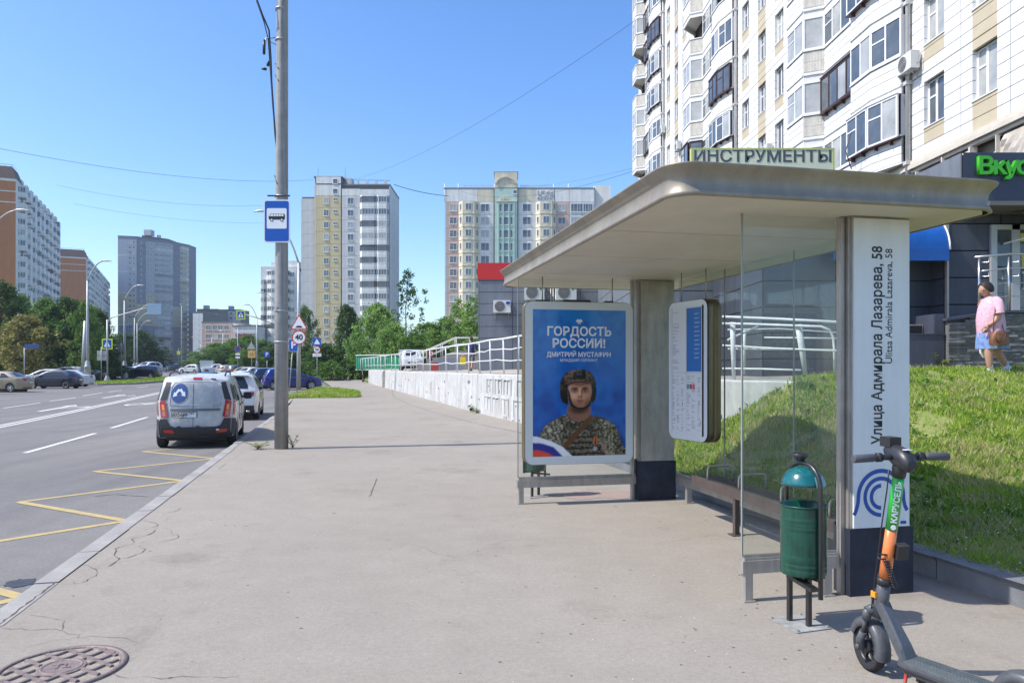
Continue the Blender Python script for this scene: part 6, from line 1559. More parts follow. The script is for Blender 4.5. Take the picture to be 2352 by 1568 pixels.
for k in range(5):
    mb = MB(); mb.box(0,0,0,.30+.05*k,.06,.052); mb.v = [(x, y-(rr.uniform(0,.03) if y < .03 else 0), z) for x, y, z in mb.v]; sl_me.append((mb.mesh("slate_piece", M_slate), .30+.05*k))
cnt = 0; z = 1.45; rest = MB()
while z < 2.72:
    x = XR0+rr.uniform(-.12,0)*0
    while x < 11.9:
        me, w_ = sl_me[rr.randrange(5)]
        if z+.05 < topz(x)-.04:
            if cnt < 290 and x < 10.9 and z > 1.6: put("slate_piece", me, rp_, (x, YR-.02-rr.uniform(0,.02), z)); cnt += 1
            else: rest.box(x, YR-.02-rr.uniform(0,.02), z, x+w_-.004, YR+.04, z+.05)
        x += w_+.004
    z += .056
rest.build("slate_facing", M_slate, rp_, kind='stuff')
mb = MB()
for a_, b_ in ((XR0-.05,9.3),(9.3,9.9),(9.9,XR1)): mb.loft([[Vector(p) for p in ((x,YR-.08,topz(x)-.05),(x,YR-.08,topz(x)),(x,YR+.25,topz(x)+.002),(x,YR+.25,topz(x)-.05))] for x in (a_, b_)], smooth=False)
mb.build("ramp_coping", M_clad, rp_)
mb = MB()
for k in range(7):
    y0 = YR+.26+k*.1; mb.loft([[Vector(p) for p in ((x,y0,topz(x)-.04),(x,y0,topz(x)+.012),(x,y0+.09,topz(x)+.012),(x,y0+.09,topz(x)-.04))] for x in (9.9, XR1)], smooth=False)
mb.build("ramp_deck_boards", pm("ramp_boards", (.26,.22,.19), .8, col2=(.4,.36,.32), scale=9), rp_)
M_in = pm("stainless", (.52,.52,.53), .25, .9)
rl = thing("ramp_railing", "stainless steel tube railing along the top of the slate ramp", "railing", (0,0,0))
px_ = [8.98, 9.55, 10.4, 11.2, 12.4, 13.4]
for x in px_:
    mb = MB(); mb.tube([(x,YR+.08,topz(x)),(x,YR+.08,topz(x)+1.03)], .024, 8); mb.build("post", M_in, rl)
mb = MB()
for h_, r_ in ((1.05,.022),(.78,.016),(.50,.009),(.24,.009)):
    mb.tube([(8.9 if h_ > 1 else 8.98,YR+.08,topz(8.98)+h_-.02)]+[(x,YR+.08,topz(x)+h_+(.04 if x > 9 else 0)) for x in (9.55,9.9,10.4,11.2,13.5)], r_, 7)
mb.build("rail", M_in, rl)
mb = MB()
for x in px_[:3]:
    for h_ in (.92,.65): mb.tube([(x,YR+.0,topz(x)+h_),(x+.1,YR-.05,topz(x)+h_),(x+.11,YR-.05,topz(x)+h_+.08)], .01, 6)
mb.build("rail_bracket", M_in, rl)
# ============================================================ VEHICLES
def paint(name, col, flake=.0, rough=.25): return pm(name, col, rough, flake, coat=.8, var=.03, scale=3)
C_white = paint("car_white", (.62,.63,.63)); C_van = pm("van_white", (.46,.46,.45), .38, col2=(.58,.59,.59), scale=1.3, coat=.5); C_navy = paint("car_navy", (.008,.012,.035)); C_blue = paint("car_blue", (.008,.022,.20), .3); C_gold = paint("car_gold", (.34,.28,.19), .3)
C_black = paint("car_black", (.012,.012,.015)); C_red = paint("car_red", (.30,.02,.015)); C_yel = paint("car_taxi_yellow", (.62,.42,.01)); C_silver = paint("car_silver", (.36,.37,.37), .4); C_dblue = paint("car_dark_blue", (.015,.03,.09), .3); C_maroon = paint("car_maroon", (.12,.02,.02), .2); C_beige = paint("car_beige", (.30,.27,.22), .3)
M_cg = pm("car_glass", (.015,.02,.024), .04, spec=.9); M_plast = pm("car_plastic", (.03,.031,.034), .6); M_tail = pm("tail_lamp_red", (.42,.012,.012), .15, coat=.6); M_orng = pm("indicator_orange", (.85,.30,.03), .2, coat=.5); M_head = pm("head_lamp", (.55,.58,.6), .1, .2, coat=.8)
M_rim = pm("alloy_rim", (.42,.42,.43), .3, .7); M_plate = pm("plate_white", (.68,.68,.68), .5); M_chr = pm("chrome", (.6,.6,.6), .12, 1.)
def wheel(parent, x, y, r, w, side, style=0):
    o = put("wheel", None, parent, (x, y, r)); k = ('wh', round(r,3), w, style)
    if k not in MC:
        rx = Matrix.Rotation(R(90), 4, 'X'); mb = MB(); ri = r*.66
        mb.lathe([(ri,-w/2+.01),(r*.86,-w/2),(r*.96,-w/2+.02),(r,-w/2+.05),(r,w/2-.05),(r*.96,w/2-.02),(r*.86,w/2),(ri,w/2-.01)], 28, M=rx); ty = mb.mesh("tyre", rubber)
        mb = MB(); y = w/2
        mb.lathe([(ri,-w/2+.01),(ri,w/2-.012),(ri*.95,w/2-.02),(ri*.9,w/2-.07),(.0001,w/2-.08)], 28, 0 if style != 2 else 1, M=rx)
        if style == 2: mb.lathe([(ri*1.0,w/2-.01),(ri*.96,w/2-.004),(ri*.86,w/2-.02)], 28, 0, M=rx)
        n = 5 if style == 0 else 8
        for q in range(n):
            a = 2*PI*q/n; mb.cbox((math.cos(a)*ri*.5, -(w/2-.035), math.sin(a)*ri*.5), (ri*.95,.03,ri*(.26 if style == 0 else .12)), 0 if style != 2 else 1, M=Matrix.Rotation(-a,4,'Y'))
        mb.lathe([(.0001,w/2-.01),(r*.13,w/2-.012),(r*.15,w/2-.05)], 14, 0 if style != 2 else 1, M=rx)
        MC[k] = (ty, mb.mesh("rim", [M_rim, M_plast]))
    ty, ri_ = MC[k]; rot = (0,0,0) if side < 0 else (0,0,PI)
    put("tyre", ty, o, rot=rot); put("rim", ri_, o, rot=rot); return o
class Car:
    def __init__(s, top, L, W, H, wb, r, belt, roofk=.72, low=.22, name="body"):
        """top: side silhouette from rear bottom over the roof to front bottom; wb = wheel x positions"""
        s.top = top; s.L = L; s.W = W; s.H = H; s.wb = wb; s.r = r; s.belt = belt; s.rk = roofk; s.low = low
        ir = max(range(len(top)), key=lambda i: top[i][1]); s.rear = sorted(top[:ir+1], key=lambda p: p[1]); s.front = sorted(top[ir:], key=lambda p: p[1])
        arc = []
        for x in sorted(wb, reverse=True):
            ra = r+.045
            a0 = math.asin(clamp((low-r)/ra, -1, 1))
            for k in range(13): q = a0+(PI-2*a0)*k/12; arc.append((x+ra*math.cos(q), r+ra*math.sin(q)))
        outline = list(top)+arc     # arcs run from the front arch back to the rear arch
        bm = bmesh.new(); hw = W/2
        vs = [bm.verts.new((x, -hw, z)) for x, z in outline]; f = bm.faces.new(vs)
        ex = bmesh.ops.extrude_face_region(bm, geom=[f]); bmesh.ops.translate(bm, vec=(0, W, 0), verts=[v for v in ex['geom'] if isinstance(v, bmesh.types.BMVert)])
        bmesh.ops.recalc_face_normals(bm, faces=bm.faces[:])
        es = [e for e in bm.edges if abs(e.verts[0].co.y-e.verts[1].co.y) < 1e-5]
        try: bmesh.ops.bevel(bm, geom=es, offset=.055, segments=3, profile=.6, affect='EDGES', clamp_overlap=True)
        except Exception: pass
        def cut(ax, lo, hi, st):
            k = lo+st
            while k < hi-.01:
                co = [0,0,0]; no = [0,0,0]; co[ax] = k+.0013; no[ax] = 1
                bmesh.ops.bisect_plane(bm, geom=bm.verts[:]+bm.edges[:]+bm.faces[:], plane_co=co, plane_no=no, dist=1e-5); k += st
        cut(0, 0, L, .22); cut(2, low, H, .12); cut(1, -hw, hw, W/8)
        for v in bm.verts: v.co = s.D(v.co)
        bmesh.ops.triangulate(bm, faces=[f for f in bm.faces if len(f.verts) > 4])
        me = bpy.data.meshes.new(name); bm.to_mesh(me); bm.free()
        for p in me.polygons: p.use_smooth = True
        try: me.set_sharp_from_angle(angle=R(38))
        except Exception: pass
        s.me = me
    def w(s, x, z):
        k = 1.0
        if z > s.belt: k *= 1-(1-s.rk)*((z-s.belt)/(s.H-s.belt))**1.15
        k *= 1-.035*clamp((s.belt-.35-z)/.3)-.012*abs(math.sin((z-.3)*4))
        e = min(x, s.L-x); k *= 1-.13*clamp(1-e/.55)**2
        return k
    def D(s, c):
        x, y, z = c; yn = y/(s.W/2); k = s.w(clamp(x, 0, s.L), z)
        e = (1 if x < s.L/2 else -1)*.16*yn*yn*clamp(1-min(x, s.L-x)/1.2)
        crown = .035*(1-yn*yn)*clamp((z-s.belt)/.3) - .02*yn*yn*clamp((z-s.belt)/.3)
        return Vector((x+e, y*k, z+crown))
    def xs(s, tab, z):
        for (x0, z0), (x1, z1) in zip(tab, tab[1:]):
            if z0 <= z <= z1 and z1 > z0: return lerp(x0, x1, (z-z0)/(z1-z0))
        return tab[0][0] if z < tab[0][1] else tab[-1][0]
    def patch(s, name, kind, poly, mat, parent, eps=.008, step=.1, smooth=True):
        """kind: side-, side+ (poly in x,z) or rear, front (poly in y,z)"""
        v, f = grid_poly(poly, step, step); out = []
        for a, b in v:
            if kind[:4] == 'side':
                sg = -1 if kind[4] == '-' else 1; p = s.D(Vector((a, sg*s.W/2, b))); p.y += sg*eps
            else:
                tab = s.rear if kind == 'rear' else s.front; x = s.xs(tab, b); p = s.D(Vector((x, a, b))); x2 = s.xs(tab, b+.02); sl = (x2-x)/.02
                n = Vector((-1, 0, sl)).normalized() if kind == 'rear' else Vector((1, 0, -sl)).normalized(); p = p+n*eps
            out.append(p)
        flip = kind in ('side+', 'rear')
        mb = MB(); mb.add(out, [q[::-1] if flip else q for q in f], 0, smooth); return mb.build(name, mat, parent)
def car_thing(label, loc, rz, car, body_mat, group=None, rims=0, cat="car", name="parked_car", win=None, rearwin=None, frontwin=None, lamps=None, under=True):
    t = thing(name, label, cat, loc, rz, group)
    me = car.me.copy(); me.materials.append(body_mat); put("body", me, t)
    for i, x in enumerate(car.wb):
        for sd_ in (-1, 1): wheel(t, x, sd_*(car.W/2-.125), car.r, .21, sd_, rims)
    mb = MB(); mb.box(.25, -car.W*.36, car.low-.04, car.L-.25, car.W*.36, car.low+.35); mb.build("underbody", rubber, t)
    for sg in '-+':
        for k, poly in enumerate(win or []): car.patch("side_window", 'side'+sg, poly, M_cg, t)
    if rearwin: car.patch("rear_window", 'rear', rearwin, M_cg, t)
    if frontwin: car.patch("windscreen", 'front', frontwin, M_cg, t)
    return t
def box_lamps(t, car, ylo, yhi, z0, z1, mat, kind, name):
    for sg in (-1, 1):
        poly = [(sg*ylo, z0), (sg*yhi, z0), (sg*yhi, z1), (sg*ylo, z1)]
        if sg < 0: poly = poly[::-1]
        car.patch(name, kind, poly, mat, t, eps=.014)
def extras(t, car, tail=(.55,.82,.85,1.0), head=(.5,.82,.62,.76), plate_z=.78, lower=None, handles=True, belt_trim=False, mirror_x=None, grille=True):
    hw = car.W/2
    box_lamps(t, car, tail[0], tail[1], tail[2], tail[3], M_tail, 'rear', "tail_lamp"); box_lamps(t, car, head[0], head[1], head[2], head[3], M_head, 'front', "headlight")
    for kind in ('rear', 'front'): car.patch("number_plate", kind, [(-.26, plate_z-.055), (.26, plate_z-.055), (.26, plate_z+.055), (-.26, plate_z+.055)] if kind == 'rear' else [(-.26,.42),(.26,.42),(.26,.53),(-.26,.53)], M_plate, t, eps=.016)
    if grille: car.patch("grille", 'front', [(-.42,.60),(.42,.60),(.46,.74),(-.46,.74)], M_plast, t, eps=.012)
    if lower:
        for kind in ('rear', 'front'): car.patch("bumper", kind, [(-hw+.02, car.low+.02), (hw-.02, car.low+.02), (hw-.02, lower), (-hw+.02, lower)], M_plast, t, eps=.010)
        for sg in '-+': car.patch("sill", 'side'+sg, [(car.wb[0]+car.r+.06, car.low+.01), (car.wb[1]-car.r-.06, car.low+.01), (car.wb[1]-car.r-.06, car.low+.12), (car.wb[0]+car.r+.06, car.low+.12)], M_plast, t, eps=.010)
    if mirror_x:
        for sg in (-1, 1):
            mb = MB(); y = sg*(hw+.10); mb.loft([[Vector((mirror_x+dx, y+a*.09*k, car.belt+.07+b*.075*k)) for a, b in ((-1,-.7),(-.7,-1),(.7,-1),(1,-.7),(1,.6),(.6,1),(-.6,1),(-1,.6))] for dx, k in ((-.06,1),(.02,1),(.08,.6))], smooth=False); mb.tube([(mirror_x,sg*(hw-.06),car.belt+.02),(mirror_x,y,car.belt+.04)], .02, 5); mb.build("mirror", M_plast, t)
    if handles:
        for sg in (-1, 1):
            mb = MB()
            for x in (car.wb[0]+.75, car.wb[0]+1.75):
                p = car.D(Vector((x, sg*hw, car.belt-.12))); mb.box(x-.08, min(p.y-.02, p.y+.02), p.z-.015, x+.08, max(p.y-.02, p.y+.02), p.z+.015)
            mb.build("door_handle", M_plast, t)
    # door seams
    mb = MB()
    for sg in (-1, 1):
        for x in (car.wb[0]+.55, car.wb[0]+1.45, car.wb[1]-.42):
            pr_ = [car.D(Vector((x, sg*hw, z)))+Vector((0, sg*.002, 0)) for z in np.arange(car.low+.12, car.belt-.02, .1)]
            mb.tube(pr_, .005, 4)
    mb.build("door_seam", dark, t)

# silhouettes (x from rear to front, z)
SUVT = [(.12,.24),(.02,.40),(.0,.62),(.05,.86),(.09,1.02),(.30,1.34),(.46,1.54),(.80,1.62),(1.5,1.655),(2.2,1.62),(2.55,1.54),(3.28,1.10),(3.6,1.04),(4.25,.93),(4.5,.78),(4.56,.55),(4.52,.34),(4.42,.24)]
VANT = [(.14,.26),(.02,.38),(.0,.62),(.03,.90),(.07,1.15),(.13,1.42),(.22,1.56),(.45,1.63),(1.2,1.665),(2.2,1.655),(2.55,1.60),(3.30,1.10),(3.6,1.02),(4.15,.88),(4.38,.72),(4.44,.5),(4.40,.32),(4.30,.24)]
HATT = [(.12,.22),(.02,.36),(.0,.60),(.04,.80),(.08,.95),(.40,1.20),(.75,1.40),(1.2,1.46),(1.9,1.47),(2.4,1.40),(3.15,.98),(3.5,.93),(4.0,.80),(4.22,.62),(4.26,.45),(4.20,.28),(4.1,.22)]
SEDT = [(.12,.22),(.02,.36),(.0,.62),(.02,.90),(.08,1.0),(.55,1.04),(1.15,1.36),(1.6,1.45),(2.1,1.46),(2.6,1.38),(3.3,.99),(3.7,.93),(4.2,.80),(4.4,.62),(4.44,.45),(4.38,.28),(4.28,.22)]
PICT = [(.1,.4),(.02,.5),(.0,.7),(.02,1.05),(.1,1.1),(1.6,1.1),(1.9,1.5),(2.2,1.74),(3.0,1.78),(3.3,1.72),(3.9,1.2),(4.6,1.1),(5.0,1.0),(5.1,.7),(5.05,.45),(4.9,.35)]
suv = Car(SUVT, 4.56, 1.86, 1.655, (.86, 3.62), .35, 1.02); van = Car(VANT, 4.44, 1.76, 1.665, (.66, 3.56), .31, 1.0, .80); hatch = Car(HATT, 4.26, 1.74, 1.47, (.80, 3.38), .31, .93); sedan = Car(SEDT, 4.44, 1.74, 1.46, (.95, 3.55), .31, .97); pick = Car(PICT, 5.1, 1.85, 1.78, (1.0, 4.1), .37, 1.1, low=.35)
SW = [[(.62,1.06),(1.55,1.06),(1.55,1.50),(.86,1.48)], [(1.62,1.06),(2.62,1.06),(2.45,1.44),(2.2,1.52),(1.62,1.52)], [(2.68,1.06),(3.05,1.08),(2.55,1.40)]]
HWn = [[(.62,.99),(1.45,.98),(1.45,1.36),(1.1,1.34)], [(1.52,.98),(2.85,.98),(2.35,1.31),(2.1,1.37),(1.52,1.37)]]
SDW = [[(1.0,1.05),(1.65,1.03),(1.65,1.37),(1.45,1.36)], [(1.72,1.03),(2.95,1.02),(2.5,1.30),(2.2,1.37),(1.72,1.37)]]
PW_ = [[(2.0,1.18),(2.65,1.18),(2.65,1.62),(2.25,1.60)], [(2.72,1.18),(3.65,1.2),(3.25,1.60),(2.72,1.63)]]
PHI = R(90)-(-TS)   # heading angle of the street measured from +x
PHI = R(90)+TS

# ---- the white van at the kerb
VZ = -.13
ru = Vector((math.cos(PHI), math.sin(PHI), 0)); rv = Vector((-ru.y, ru.x, 0))
van_loc = Vector((-7.17, 16.75, VZ))
v = car_thing("dirty white panel van with blue arrow disc on its back doors parked at the kerb", van_loc, PHI+R(4.5), van, C_van, cat="van", rims=1,
    win=[[(.35,1.06),(1.28,1.06),(1.28,1.44),(.42,1.44)], [(2.28,1.05),(3.12,1.06),(2.62,1.46),(2.28,1.48)]], frontwin=[(-.66,1.14),(.66,1.14),(.58,1.55),(-.58,1.55)])
for o in [o for o in C.objects if o.parent == v and o.name.startswith("side_window")][:]:
    pass
for sg in '-+': van.patch("white_side_panel", 'side'+sg, [(1.36,1.06),(2.2,1.06),(2.2,1.46),(1.36,1.46)], pm("van_window_panel", (.45,.47,.46), .3), v)
hw = van.W/2
van.patch("rear_panel_upper", 'rear', [(-.60,1.0),(.60,1.0),(.60,1.40),(.55,1.47),(-.55,1.47),(-.60,1.40)], pm("van_door_panel", (.42,.435,.45), .4, var=.06, scale=3), v, eps=.006)
mb = MB()
def rline(pts, r=.006, e=.012):
    q = []
    for (y0, z0), (y1, z1) in zip(pts, pts[1:]):
        for k in range(6): y = lerp(y0, y1, k/6); z = lerp(z0, z1, k/6); q.append(van.D(Vector((van.xs(van.rear, z), y, z)))+Vector((-e, 0, 0)))
    y, z = pts[-1]; q.append(van.D(Vector((van.xs(van.rear, z), y, z)))+Vector((-e, 0, 0))); mb.tube(q, r, 5)
rline([(.055,.50),(.055,1.60)], .0045, .006); mb.build("door_gap", dark, v)
mb = MB(); rline([(-.61,.99),(.61,.99),(.62,1.40),(.56,1.485),(-.56,1.485),(-.62,1.40),(-.61,.99)], .007, .006); rline([(-.70,.95),(-.68,.60),(-.6,.485),(.6,.485),(.68,.60),(.70,.95)], .006, .004); mb.build("door_pressing", C_van, v)
van.patch("brake_light", 'rear', [(-.16,1.535),(.08,1.535),(.08,1.57),(-.16,1.57)][::1], M_tail, v, eps=.014)
mb = MB()
cy, cz, rr_ = .40, 1.245, .205
pts = [(cy+rr_*math.cos(2*PI*k/40), cz+rr_*math.sin(2*PI*k/40)) for k in range(40)]
van.patch("blue_disc", 'rear', pts, pm("disc_blue", (.055,.10,.26), .35), v, eps=.012)
for sgn_ in (1, -1):
    A_ = [(0,.07),(.012,.09),(.04,.085),(.105,.0),(.125,.02),(.155,-.075),(.055,-.055),(.08,-.03),(.02,.045),(0,.03)]
    A_ = [(.0,.03),(.0,.065),(.035,.095),(.11,.005),(.135,.028),(.155,-.08),(.045,-.055),(.07,-.03),(.02,.03)]
    poly = [(cy+sgn_*a*1.0, cz+b*1.0) for a, b in A_]
    van.patch("white_arrow", 'rear', poly if sgn_ > 0 else poly[::-1], white_s, v, eps=.016)
van.patch("plate_garnish", 'rear', [(-.60,.855),(.60,.855),(.60,.905),(-.60,.905)], pm("van_garnish", (.12,.125,.135), .5), v, eps=.028)
van.patch("number_plate", 'rear', [(-.03,.715),(.49,.715),(.49,.835),(-.03,.835)], M_plate, v, eps=.022)
pc = van.D(Vector((van.xs(van.rear,.775), .23, .775)))
rb = (R(90), 0, R(-90))
for body, sz, y, zz_ in (("В", .085, .455, .768), ("056", .115, .345, .775), ("РР", .085, .205, .768), ("77", .085, .065, .785)):
    text(body, sz, black_s, v, (pc.x-.030, y, zz_), rb, bold=.0015, ext=.001)
mb = MB()
for a_ in ((-.035,.71,.495,.72),(-.035,.832,.495,.842),(-.04,.71,-.03,.842),(.487,.71,.497,.842),(.115,.72,.119,.832)): mb.box(pc.x-.030, a_[0], a_[1], pc.x-.01, a_[2], a_[3])
mb.build("plate_surround", black, v)
mb = MB(); rline([(-.42,.955),(-.60,.955)], .006, .01); mb.build("model_lettering", M_chr, v)
mb = MB()
for y in (-.42,-.47,-.51): p = van.D(Vector((van.xs(van.rear,1.56), y, 1.56))); mb.cbox((p.x-.005, p.y, p.z), (.02,.03,.03))
mb.build("washer_cap", M_plast, v)
# lamps: tall clusters with dark glass above them
for sg in (-1, 1):
    o_ = lambda pl: [(sg*a, b) for a, b in pl] if sg > 0 else [(sg*a, b) for a, b in pl][::-1]
    van.patch("tail_lamp", 'rear', o_([(.66,.72),(.845,.70),(.86,1.08),(.72,1.10)]), M_tail, v, eps=.02, step=.05)
    van.patch("indicator_lens", 'rear', o_([(.735,.88),(.80,.88),(.81,1.0),(.75,1.0)]), M_orng, v, eps=.026)
    van.patch("reversing_lens", 'rear', o_([(.72,.74),(.80,.74),(.805,.86),(.725,.86)]), pm("lens_pink", (.5,.15,.15), .15, coat=.6), v, eps=.026)
    van.patch("corner_window", 'rear', o_([(.70,1.115),(.865,1.095),(.80,1.52),(.665,1.50)]), M_plast, v, eps=.012)
    van.patch("tail_lamp_side", 'side'+('+' if sg > 0 else '-'), [(.06,.74),(.16,.76),(.22,1.08),(.11,1.08)], M_tail, v, eps=.016)
    van.patch("corner_window_side", 'side'+('+' if sg > 0 else '-'), [(.12,1.11),(.25,1.11),(.33,1.48),(.22,1.48)], M_plast, v, eps=.012)
    van.patch("bumper_side", 'side'+('+' if sg > 0 else '-'), [(.02,.29),(.30,.29),(.32,.40),(.22,.66),(.0,.68)], M_plast, v, eps=.022)
    van.patch("reflector", 'rear', o_([(.52,.37),(.78,.38),(.79,.44),(.54,.44)]), M_tail, v, eps=.045)
    mb = MB(); y = sg*.60; mb.tube([(.55,y,1.655),(.62,y,1.70),(1.3,y,1.735),(2.2,y,1.72),(2.30,y,1.665)], [.022,.018,.016,.018,.02], 7); mb.build("roof_rail", M_plast, v)
    mb = MB(); mb.loft([[Vector((3.0+dx, sg*(1.0)+a*.10*k, 1.10+b*.09*k)) for a, b in ((-1,-.7),(-.7,-1),(.7,-1),(1,-.7),(1,.6),(.6,1),(-.6,1),(-1,.6))] for dx, k in ((-.07,1),(.02,1),(.08,.6))], smooth=False); mb.tube([(3.0,sg*.82,1.06),(3.0,sg*.95,1.07)], .025, 5); mb.build("mirror", M_plast, v)
van.patch("rear_bumper", 'rear', [(-hw+.01,.28),(hw-.01,.28),(hw-.01,.68),(.70,.68),(.62,.53),(.5,.50),(-.5,.50),(-.62,.53),(-.70,.68),(-hw+.01,.68)], M_plast, v, eps=.035)
mb = MB()
for y in (-.05,.35): mb.cbox((.0, y, .505), (.05,.07,.03))
mb.build("door_catch", M_plast, v); mb = MB()
p = van.D(Vector((0,-.47,.43))); mb.cbox((p.x-.045,-.47,.43), (.01,.06,.025)); mb.build("bumper_sticker", white_s, v)
extras_seam = MB()
for x, z0_, z1_ in ((1.32,.35,1.5),(2.24,.35,1.5),(3.18,.4,1.05)):
    extras_seam.tube([van.D(Vector((x,-hw,z)))+Vector((0,-.002,0)) for z in np.arange(z0_, z1_, .1)], .005, 4)
extras_seam.build("door_seam", dark, v)
mb = MB()
for x, z in ((1.45,.93),(2.4,.93)): p = van.D(Vector((x,-hw,z))); mb.cbox((x,p.y-.015,z), (.16,.035,.035))
mb.build("door_handle", M_plast, v)
# drain hatch shadow seen beside the kerb is the van's mirror and roof: nothing built

# ---- white crossover ahead of it
s2 = car_thing("white crossover with dark bumper parked at the kerb directly ahead of the van", (-9.75, 25.6, -.13), PHI+R(3), suv, C_white, rims=0, win=SW, rearwin=[(-.62,1.10),(.62,1.10),(.64,1.2),(.54,1.49),(-.54,1.49),(-.64,1.2)], frontwin=[(-.66,1.16),(.66,1.16),(.56,1.53),(-.56,1.53)])
extras(s2, suv, tail=(.48,.86,.84,.99), plate_z=.62, lower=.52, mirror_x=3.05)
mb = MB(); 
for sg in (-1, 1): mb.tube([(.75,sg*.62,1.63),(.85,sg*.62,1.675),(2.3,sg*.62,1.65),(2.4,sg*.62,1.6)], .018, 6)
mb.build("roof_rail", M_plast, s2); mb = MB(); mb.tube([(.02,-.5,.33),(-.04,-.62,.33)], .035, 8); mb.tube([(.02,.5,.33),(-.04,.62,.33)], .035, 8); mb.build("exhaust_tip", M_chr, s2)
mb = MB(); mb.box(.30,-.62,1.555,.55,.62,1.575); mb.build("rear_spoiler", C_white, s2)

def place(label, px_l, px_r, base_y, car, mat, head, kind, group=None, rims=0, Y=None, zoff=0):
    """centre of the vehicle at the middle picture column, standing on the road profile"""
    Yc = Y; xm = (px_l+px_r)/2; x = (xm-CX)/F*Yc; h = Vector((math.cos(head), math.sin(head), 0)); o = Vector((x, Yc, 0))-h*car.L/2
    z = zr(Yc)+zoff
    cfg = {'suv': dict(win=SW, rearwin=[(-.62,1.10),(.62,1.10),(.54,1.49),(-.54,1.49)], frontwin=[(-.66,1.16),(.66,1.16),(.56,1.53),(-.56,1.53)]),
           'hatch': dict(win=HWn, rearwin=[(-.6,.99),(.6,.99),(.5,1.36),(-.5,1.36)], frontwin=[(-.62,1.02),(.62,1.02),(.52,1.40),(-.52,1.40)]),
           'sedan': dict(win=SDW, rearwin=[(-.6,1.08),(.6,1.08),(.5,1.36),(-.5,1.36)], frontwin=[(-.62,1.02),(.62,1.02),(.52,1.40),(-.52,1.40)]),
           'pick': dict(win=PW_, rearwin=[(-.6,1.25),(.6,1.25),(.55,1.6),(-.55,1.6)], frontwin=[(-.7,1.24),(.7,1.24),(.58,1.68),(-.58,1.68)])}[kind]
    t = car_thing(label, (o.x, o.y, z), head, car, mat, group, rims, **cfg)
    extras(t, car, tail=(.5,.82,.80,.96) if kind != 'pick' else (.6,.88,.8,1.0), lower=.42 if kind in ('suv',) else None, mirror_x={'suv':3.05,'hatch':2.75,'sedan':2.9,'pick':3.5}[kind], plate_z=.70, head=(.45,.80,.60,.72) if kind != 'pick' else (.5,.85,.75,.95))
    return t
GL = "cars parked in the lot across the road"; GR = "cars parked in the bays on the right of the road"
place("blue crossover parked side on behind the parking sign post", 608, 735, 0, suv, C_blue, R(22), 'suv', GR, Y=57.5, zoff=.0)
place("darker blue crossover parked beyond the blue one", 590, 690, 0, suv, C_dblue, R(22), 'suv', GR, Y=61.5)
place("small dark car with pale window glare ahead of the white crossover", 455, 502, 0, sedan, C_dblue, PHI+R(4), 'sedan', GR, Y=46.5)
place("silver sedan parked nearest among the row before the shrubs", 560, 605, 0, sedan, C_white, R(60), 'sedan', GR, Y=88)
place("yellow taxi with red bonnet parked between the silver sedan and a black car", 550, 592, 0, hatch, C_yel, R(70), 'hatch', GR, Y=93)
place("red hatchback just beyond the yellow taxi", 566, 606, 0, hatch, C_red, R(70), 'hatch', GR, Y=97)
place("black car with its tail to the road left of the yellow taxi", 530, 566, 0, suv, C_black, R(75), 'suv', GR, Y=101)
place("beige estate car leftmost of the row before the shrubs", 508, 545, 0, suv, C_beige, R(75), 'suv', GR, Y=107)
place("dark silver car half hidden behind the beige estate", 522, 556, 0, sedan, C_silver, R(75), 'sedan', GR, Y=112)
place("white crossover driving away at the far bend", 416, 462, 0, suv, C_white, R(168), 'suv', None, Y=140)
place("tiny white car behind the far white crossover", 452, 475, 0, hatch, C_white, R(100), 'hatch', None, Y=158)
place("white pickup with box body at the far bend", 470, 525, 0, pick, C_white, R(12), 'pick', None, Y=132)
vb = thing("van_body", "white delivery box standing on the far pickup", "delivery box", at(478, 0, 132).xy.to_3d()+Vector((-1.3,0,zr(132))), R(12))
mb = MB(); mb.box(0,-.85,.9,2.2,.85,2.4); mb.build("box", C_white, vb)
place("gold beige sedan cut by the left edge of the lot", -68, 62, 0, sedan, C_gold, R(184), 'sedan', GL, Y=52.5, rims=0)
place("navy hatchback with white wheel rings in front of the trees", 64, 185, 0, hatch, C_navy, R(183), 'hatch', GL, Y=60.2, rims=2)
place("white hatchback parked behind the navy hatchback", 55, 155, 0, hatch, C_white, R(190), 'hatch', GL, Y=70)
place("white sedan tail with orange stripe poking out behind the navy hatchback", 110, 195, 0, sedan, C_white, R(195), 'sedan', GL, Y=64.5)
place("white van like car parked under the trees behind the white hatchback", 118, 176, 0, suv, C_white, R(185), 'suv', GL, Y=77)
place("dark car in the shade between the white van like car and the lamp post", 170, 215, 0, sedan, C_black, R(190), 'sedan', GL, Y=79)
place("black crossover parked beside the second lamp post", 292, 358, 0, suv, C_navy, R(188), 'suv', GL, Y=96)
place("blue saloon nosing out left of the black crossover", 263, 310, 0, sedan, C_dblue, R(200), 'sedan', GL, Y=100)
place("maroon crossover beyond the black crossover", 305, 358, 0, suv, C_maroon, R(188), 'suv', GL, Y=101)
place("white topped van behind the maroon crossover", 325, 352, 0, suv, C_white, R(250), 'suv', GL, Y=107, zoff=.5)
place("small white car on the far road near the grey tower", 358, 376, 0, hatch, C_white, R(262), 'hatch', None, Y=168)
place("tiny dark car on the far road near the grey tower", 382, 394, 0, hatch, C_black, R(262), 'hatch', None, Y=190)
# white truck on the terrace behind the railing
tk = car_thing("white small truck parked on the raised yard behind the railing", (at(938,0,68).x, 68, 1.5), R(-78), pick, C_white, cat="truck", win=PW_, frontwin=[(-.7,1.24),(.7,1.24),(.58,1.68),(-.58,1.68)]); extras(tk, pick, mirror_x=3.5, head=(.5,.85,.75,.95), grille=True)
mb = MB(); mb.box(.1,-.9,1.12,2.0,.9,1.85); mb.build("cargo_box", C_white, tk)
